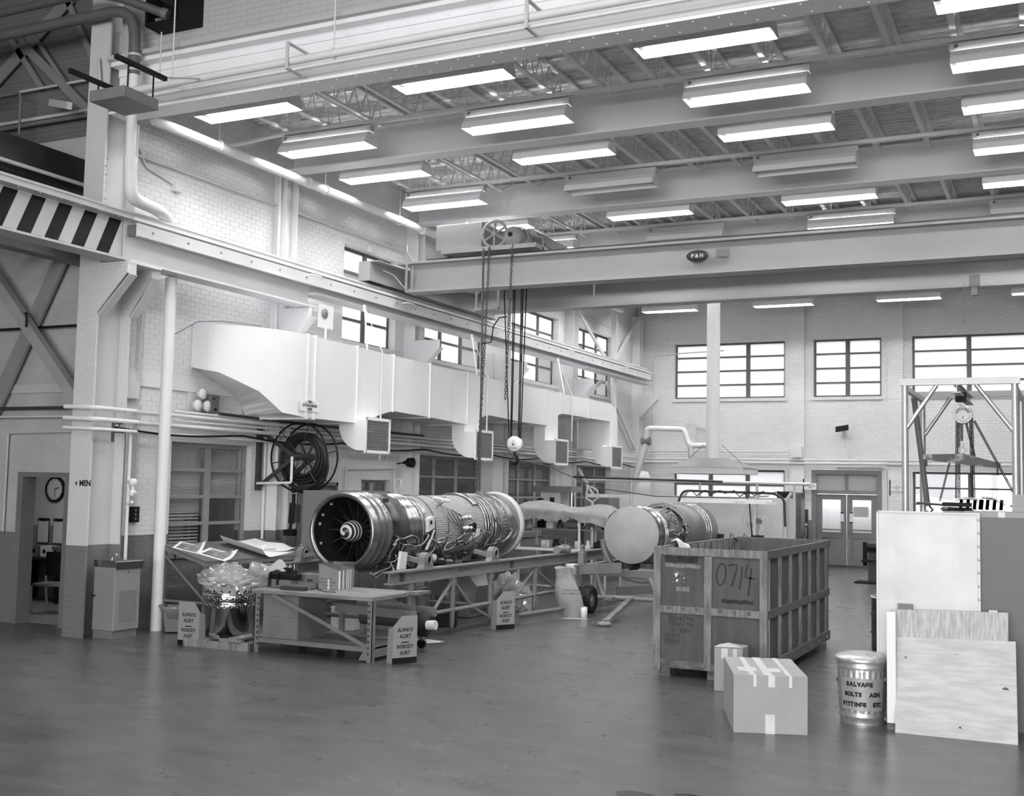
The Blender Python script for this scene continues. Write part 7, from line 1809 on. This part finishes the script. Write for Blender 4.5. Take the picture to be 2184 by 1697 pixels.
MB().box((-0.86, 11.5, 1.901), (0.6, 11.75, 1.955)).build('plank', M_card, tp)
for x in (-0.57, -0.3): MB().box((x, 11.499, 1.902), (x+0.06, 11.5, 1.954)).build('patch', M_tape, tp)
st_ = thing('steel_block_stack', 'stack of black steel blocks on the grey cabinet', 'block', (-0.95, 11.7, 1.9))
for k in range(3): MB().box((-1.06, 11.6, 1.902+k*0.045), (-0.8, 11.85, 1.94+k*0.045)).build('plate', M_black, st_)
for z in (1.92, 1.97): MB().cyl((-1.07, 11.62, z), (-1.0, 11.58, z), 0.014, 8).build('bolt', M_chrome, st_)
MB().cyl((-1.3, 11.7, 2.02), (-1.0, 11.7, 2.0), 0.01, 6).build('rod', M_dark, st_)
for k, (x, z, lab) in enumerate(((-0.85, 1.956, 'left curved bright steel vane segment lying on the plank'), (-0.62, 1.956, 'right curved bright steel vane segment lying on the plank'))):
    v_ = thing('vane_segment', lab, 'engine part', (x, 11.65, z), 0, 'vane segments on the plank')
    MB().grid(10, 4, lambda u, v: (x-0.1+0.22*u, 11.56+0.12*v, z+0.10+0.03*math.sin(2.5*u+k)-0.02*u+0.01*v), thick=0.012).build('upper_band', M_steelraw, v_)
    MB().grid(10, 4, lambda u, v: (x-0.1+0.22*u, 11.56+0.12*v, z+0.015+0.012*math.sin(2.5*u)), thick=0.012).build('lower_band', M_steeldk, v_)
    for i in range(4): MB().bar((x-0.08+0.06*i, 11.62, z+0.01), (x-0.07+0.06*i, 11.62, z+0.11), 0.012, 0.09, up=(1, 0, 0)).build('vane', M_steelraw, v_)
carton('small_carton', 'plain small cardboard box on the plank at the right edge', (-0.45, 11.52, 1.956), 0, 0.3, 0.25, 0.16, M_card, tapes=[('top', 0.45, 0.55, 0, 1)])

# ------------------------------------------------------------------ plywood sheets leaning on the cabinet
def lean_sheet(label, x0, x1, y0, z1, ytop, m, th=0.018, dx=0.0, kink=0.0):
    t = thing('plywood_sheet', label, 'plywood', ((x0+x1)/2, y0, 0), 0, 'leaning sheets')
    vs = [(x0, y0, 0), (x1, y0+kink, 0), (x1+dx, ytop+kink, z1+0.03), (x0+dx, ytop, z1)]
    vs += [(p[0], p[1]+th, p[2]) for p in vs]
    MB().add(vs, [(0, 1, 2, 3), (7, 6, 5, 4), (0, 4, 5, 1), (1, 5, 6, 2), (2, 6, 7, 3), (3, 7, 4, 0)]).build('sheet', m, t)
    return t
s1 = lean_sheet('front pale plywood sheet leaning against the taller sheet', -1.395, -0.40, 10.80, 0.80, 11.10, M_ply, dx=-0.02, kink=0.02)
for x, z, r in ((-0.9, 0.68, 0.012), (-1.33, 0.63, 0.01), (-0.86, 0.09, 0.012), (-0.5, 0.42, 0.03)):
    y = 10.80+0.30*z/0.80
    MB().lathe([(0.001, -0.0005), (r*0.6, -0.0005), (r, 0.0)], (x, y-0.0025+0.02*(x+1.39), z), 'y', 10).build('knot', M_woodd, s1)
s2 = lean_sheet('taller grained plywood sheet behind the front one', -1.47, -0.48, 10.95, 1.04, 11.17, M_ply2, dx=0.0, kink=0.02)
bd = thing('white_board', 'narrow white edge board standing between the can and the plywood', 'board', (-1.47, 10.93, 0))
MB().box((-1.475, 10.90, 0.06), (-1.40, 10.935, 1.04)).build('board', M_white, bd)
MB().box((-1.475, 10.90, 0.0), (-1.41, 10.94, 0.06)).build('foot', M_woodd, bd)
for k in range(5): MB().cyl((-1.455, 10.899, 0.14+0.19*k), (-1.455, 10.8985, 0.14+0.19*k), 0.006, 6).build('nail', M_chrome, bd)
for k, (x, w, m, lab) in enumerate(((-1.42, 0.13, M_cardd, 'small dark board end above the left of the plywood'), (-0.64, 0.07, M_tape, 'pale board end above the right of the plywood'), (-0.55, 0.07, M_cardd, 'dark board end at the top right of the plywood'))):
    solo(MB().box((x, 11.22, 0.0), (x+w, 11.25, 1.09-0.01*k)), 'board_offcut', m, lab, 'board', 'board ends behind the plywood')

# ------------------------------------------------------------------ salvage can
sc = thing('salvage_can', 'galvanised ribbed can with lid marked SALVAGE BOLTS', 'trash can', (-1.73, 11.16, 0))
cx, cy = -1.73, 11.14
rad = lambda z: 0.192+0.028*z/0.6
R = []
for z in (0.0, 0.012, 0.05, 0.06, 0.075, 0.10, 0.105, 0.125, 0.47, 0.49, 0.50, 0.52, 0.53, 0.55, 0.57):
    ring = []
    for i in range(96):
        a = 2*PI*i/96; rr = rad(z)
        if 0.12 < z < 0.48: rr += 0.006*(1 if (i//2) % 2 else -0.5)
        if z in (0.06, 0.075, 0.52): rr += 0.008
        if z == 0.55: rr += 0.008
        ring.append((cx+rr*math.cos(a), cy+rr*math.sin(a), z))
    R.append(ring)
MB().rings(R, True, True, True).build('body', M_galv, sc)
MB().lathe([(0.236, 0.555), (0.24, 0.56), (0.24, 0.585), (0.236, 0.59), (0.225, 0.605), (0.15, 0.63), (0.14, 0.625), (0.08, 0.64), (0.001, 0.645)], (cx, cy, 0), 'z', 48).build('lid', M_galv, sc)
for s_ in (-1, 1):
    MB().torus((cx+s_*0.215, cy-0.02, 0.40), 0.04, 0.007, 'x', 16, 6).build('side_handle', M_steelraw, sc)
def wrap_text(s, z, size, a_mid, span, parent):
    n = len(s)
    for i, c in enumerate(s):
        if c == ' ': continue
        a = a_mid-span/2+span*i/(n-1)
        rr = rad(z)+0.0075
        text(c, size, M_ink, parent, (cx+rr*math.cos(a), cy+rr*math.sin(a), z), (PI/2, 0, a+PI/2), wgt=0.004)
am = -PI/2+0.16
M_cb = mat('can_band', 0.42, 0.5, 0.4, 0.15, 9)
pt = MB().rings([[(cx+(rad(z)+0.0066)*math.cos(am-1.0+2.0*i/30), cy+(rad(z)+0.0066)*math.sin(am-1.0+2.0*i/30), z) for i in range(31)] for z in (0.13, 0.42)], close=False, caps=False).build('painted_patch', M_cb, sc)
wrap_text('SALVAGE', 0.365, 0.05, am-0.12, 1.0, sc)
wrap_text('BOLTS  ASN', 0.275, 0.05, am, 1.42, sc)
wrap_text('FITTINGS  ETC', 0.185, 0.05, am-0.02, 1.66, sc)

# ------------------------------------------------------------------ cartons in front of the crate
carton('shipping_carton', 'large taped cardboard box in front of the crate', (-2.645, 10.04, 0), math.atan2(0.215, 0.595), 0.635, 1.06, 0.50, M_card,
       tapes=[('top', 0.22, 0.30, 0, 1), ('top', 0.42, 0.53, 0, 1), ('top', 0.72, 0.78, 0, 1), ('front', 0.27, 0.31, 0.80, 1), ('front', 0.47, 0.56, 0.80, 1), ('front', 0.75, 0.79, 0.80, 1), ('front', 0.43, 0.56, 0, 0.33), ('top', 0.1, 0.36, 0.22, 0.4), ('top', 0.5, 0.68, 0.2, 0.36)])
tbx = carton('tall_carton', 'tall narrow cardboard box with loose top flaps against the crate', (-3.37, 12.0, 0), 0.05, 0.30, 0.30, 0.455, M_card, tapes=[('front', 0.25, 0.48, 0.75, 0.98), ('front', 0.66, 0.8, 0.75, 0.98)])
MB().add([(0.0, -0.02, 0.458), (0.30, 0.0, 0.462), (0.28, 0.2, 0.47), (0.1, 0.22, 0.48), (0.02, 0.14, 0.465)], [(0, 1, 2, 3, 4), (4, 3, 2, 1, 0)]).build('top_flap', M_tape, tbx, world=False)

# ------------------------------------------------------------------ big open crate
ct = thing('engine_crate', 'large open-topped wooden engine crate marked 0714', 'crate', (-3.6, 14.45, 0))
A0, A1, B0, B1, Z0, Z1 = -4.25, -2.95, 12.6, 16.3, 0.1, 1.445
th = 0.03
MB().box((A0+0.02, B0+0.03, Z0), (A1-0.02, B0+0.045, Z1-0.01)).build('front_panel', M_woodp, ct)
MB().box((A0+0.02, B1-0.045, Z0), (A1-0.02, B1-0.03, Z1-0.01)).build('rear_panel', M_woodp, ct)
MB().box((A1-0.045, B0+0.045, Z0), (A1-0.03, B1-0.045, Z1-0.01)).build('right_panel', M_woodp, ct)
MB().box((A0+0.03, B0+0.045, Z0), (A0+0.045, B1-0.045, Z1-0.01)).build('left_panel', M_woodp, ct)
MB().box((A0+0.045, B0+0.045, Z0), (A1-0.045, B1-0.045, Z0+0.03)).build('bottom', M_woodp, ct)
for x in (A0, A1-0.085): MB().box((x, B0-0.005, Z0-0.03), (x+0.085, B0+0.03, Z1)).build('corner_post', M_wood, ct)
MB().box((-3.66, B0, Z0), (-3.575, B0+0.03, Z1-0.08)).build('middle_post', M_wood, ct)
MB().box((A0+0.085, B0, Z1-0.085), (A1-0.085, B0+0.029, Z1)).build('front_top_board', M_wood, ct)
for x0, x1 in ((A0+0.085, -3.66), (-3.575, A1-0.085)):
    b = MB().box((x0, B0+0.004, 0.71), (x1, B0+0.029, 0.79)).build('front_mid_board', M_wood, ct)
    for k in range(3):
        MB().box((x0+0.08+0.16*k, B0+0.0028, 0.735), (x0+0.12+0.16*k, B0+0.0039, 0.78)).build('scorch_mark', M_woodd, b)
b = MB().box((A0+0.085, B0+0.004, Z0), (A1-0.085, B0+0.029, Z0+0.09)).build('front_bottom_board', M_woodd, ct)
for x in (-4.12, -3.88, -3.66, -3.3): MB().cyl((x, B0+0.004, 0.15), (x, B0-0.008, 0.15), 0.024, 12).build('washer', M_chrome, b)
# right side: battens and boards
MB().box((A1-0.03, B0+0.03, Z1-0.09), (A1, B1, Z1)).build('side_top_board', M_woodd, ct)
MB().box((A1-0.03, B0+0.03, 0.70), (A1-0.006, B1, 0.79)).build('side_mid_board', M_woodd, ct)
b = MB().box((A1-0.03, B0+0.03, Z0), (A1, B1, Z0+0.12)).build('side_bottom_board', M_woodd, ct)
for k in range(7): MB().cyl((A1, B0+0.3+0.52*k, 0.16), (A1+0.01, B0+0.3+0.52*k, 0.16), 0.024, 10).build('washer', M_chrome, b)
for k in range(7):
    y = B0+0.06+0.56*k
    MB().box((A1-0.028, y, Z0+0.121), (A1+0.012, y+0.02, 0.699)).build('side_batten', M_wood, ct)
    MB().box((A1-0.028, y, 0.791), (A1+0.012, y+0.02, Z1-0.091)).build('side_batten', M_wood, ct)
# left side boards seen from inside
MB().box((A0, B0+0.03, Z1-0.09), (A0+0.03, B1, Z1)).build('side_top_board', M_wood, ct)
MB().box((A0, B0+0.03, Z0), (A0+0.03, B1, Z0+0.12)).build('side_bottom_board', M_wood, ct)
for k in range(12):
    y = B0+0.12+0.3*k
    MB().box((A0+0.046, y, Z0+0.03), (A0+0.06, y+0.2, Z1-0.02)).build('lining_board', M_wood, ct)
MB().box((A0, B1-0.03, Z1-0.09), (A1, B1, Z1)).build('rear_top_board', M_woodd, ct)
for x, y in ((A0+0.06, B0-0.02), (A0+0.62, B0-0.02), (A1-0.25, B0+0.1), (A1-0.25, 14.2), (A1-0.12, 15.6), (A0+0.1, 14.2), (A0+0.1, 15.8)):
    MB().box((x, y+0.06, 0.0), (x+0.13, y+0.36, Z0)).build('skid_block', M_woodd, ct)
YC = B0+0.0285
def stroke(pts, r, name, m=M_spray):
    R = []
    P = [Vector((x, YC, z)) for x, z in pts]
    vs, fs = [], []
    for i, p in enumerate(P):
        d = (P[min(i+1, len(P)-1)]-P[max(i-1, 0)]).normalized(); n = Vector((-d.z, 0, d.x))*r
        vs += [p+n, p-n]
    for i in range(len(P)-1): fs.append((2*i, 2*i+1, 2*i+3, 2*i+2))
    MB().add(vs, fs).build(name, m, ct)
digits = {'0': [(0.05+0.045*math.cos(t)+0.01*math.sin(t), 0.12+0.085*math.sin(t)) for t in [PI*0.5+2*PI*i/20 for i in range(21)]],
          '7': [(0.0, 0.19), (0.04, 0.2), (0.09, 0.2), (0.085, 0.15), (0.06, 0.09), (0.04, 0.03)], '1': [(0.035, 0.19), (0.03, 0.1), (0.01, 0.01)], '4': [(0.03, 0.21), (0.01, 0.15), (0.0, 0.11), (0.05, 0.1), (0.1, 0.1)], '|': [(0.06, 0.18), (0.05, 0.08), (0.03, -0.04)]}
x = -3.53; DS = 1.4
for c, w in (('0', 0.13), ('7', 0.12), ('1', 0.075), ('4', 0.0), ('|', 0.1)):
    stroke([(x+px_*1.15, 1.0+pz_*DS) for px_, pz_ in digits[c]], 0.0105, 'brushed_digit', M_inkf); x += w
stroke([(-4.13+0.043*i, 1.31+0.006*math.sin(i*1.7)) for i in range(10)], 0.035, 'sprayed_patch')
stroke([(-3.47+0.04*i, 0.875+0.006*math.sin(i*2.1)) for i in range(10)], 0.02, 'sprayed_patch')
stroke([(-4.12+0.045*i, 1.24+0.005*math.sin(i*1.3)) for i in range(10)], 0.02, 'faded_patch', M_wood)
stroke([(-3.99+0.03*i, 0.98) for i in range(6)], 0.025, 'faded_patch', M_wood)
for k, s in enumerate(('REUSABLE FOR', 'YTF30P-1 TF30', 'P-1 TF30P-3', 'DO NOT', 'DESTROY')):
    text(s, 0.068, M_inkf, ct, (-3.93-(0.1 if k > 2 else 0.0), YC-0.001, 0.645-0.064*k), FACE_Y, wgt=0.001, sx=0.62, space=1.05)
po = thing('document_pouch', 'crinkled shiny clear pouch stapled to the crate front', 'pouch', (-3.96, YC, 1.05))
prd = random.Random(4); zz_ = [[prd.uniform(0, 0.02) for i in range(8)] for j in range(8)]
MB().grid(7, 7, lambda u, v: (-4.04+0.16*u, YC-0.004-zz_[int(v*7)][int(u*7)], 1.05+0.15*v), smooth=False).build('film', mat('shiny_film', 0.3, 0.08, 0.6, 0.3, 20), po)
rg = thing('shop_rag', 'white rag thrown over the left wall of the crate', 'rag', (-4.2, 13.5, 1.35))
MB().grid(14, 10, lambda u, v: (A0-0.11+0.26*u, 13.25+0.5*v, 1.455+0.05*math.sin(PI*u)*math.sin(3*v+1)-max(0, abs(u-0.5)-0.18)*0.75+0.012*math.sin(11*u+7*v)), thick=0.005).build('cloth', M_paper, rg)
finish_text()
for o in bpy.data.objects:
    if '_o' in o: del o['_o']
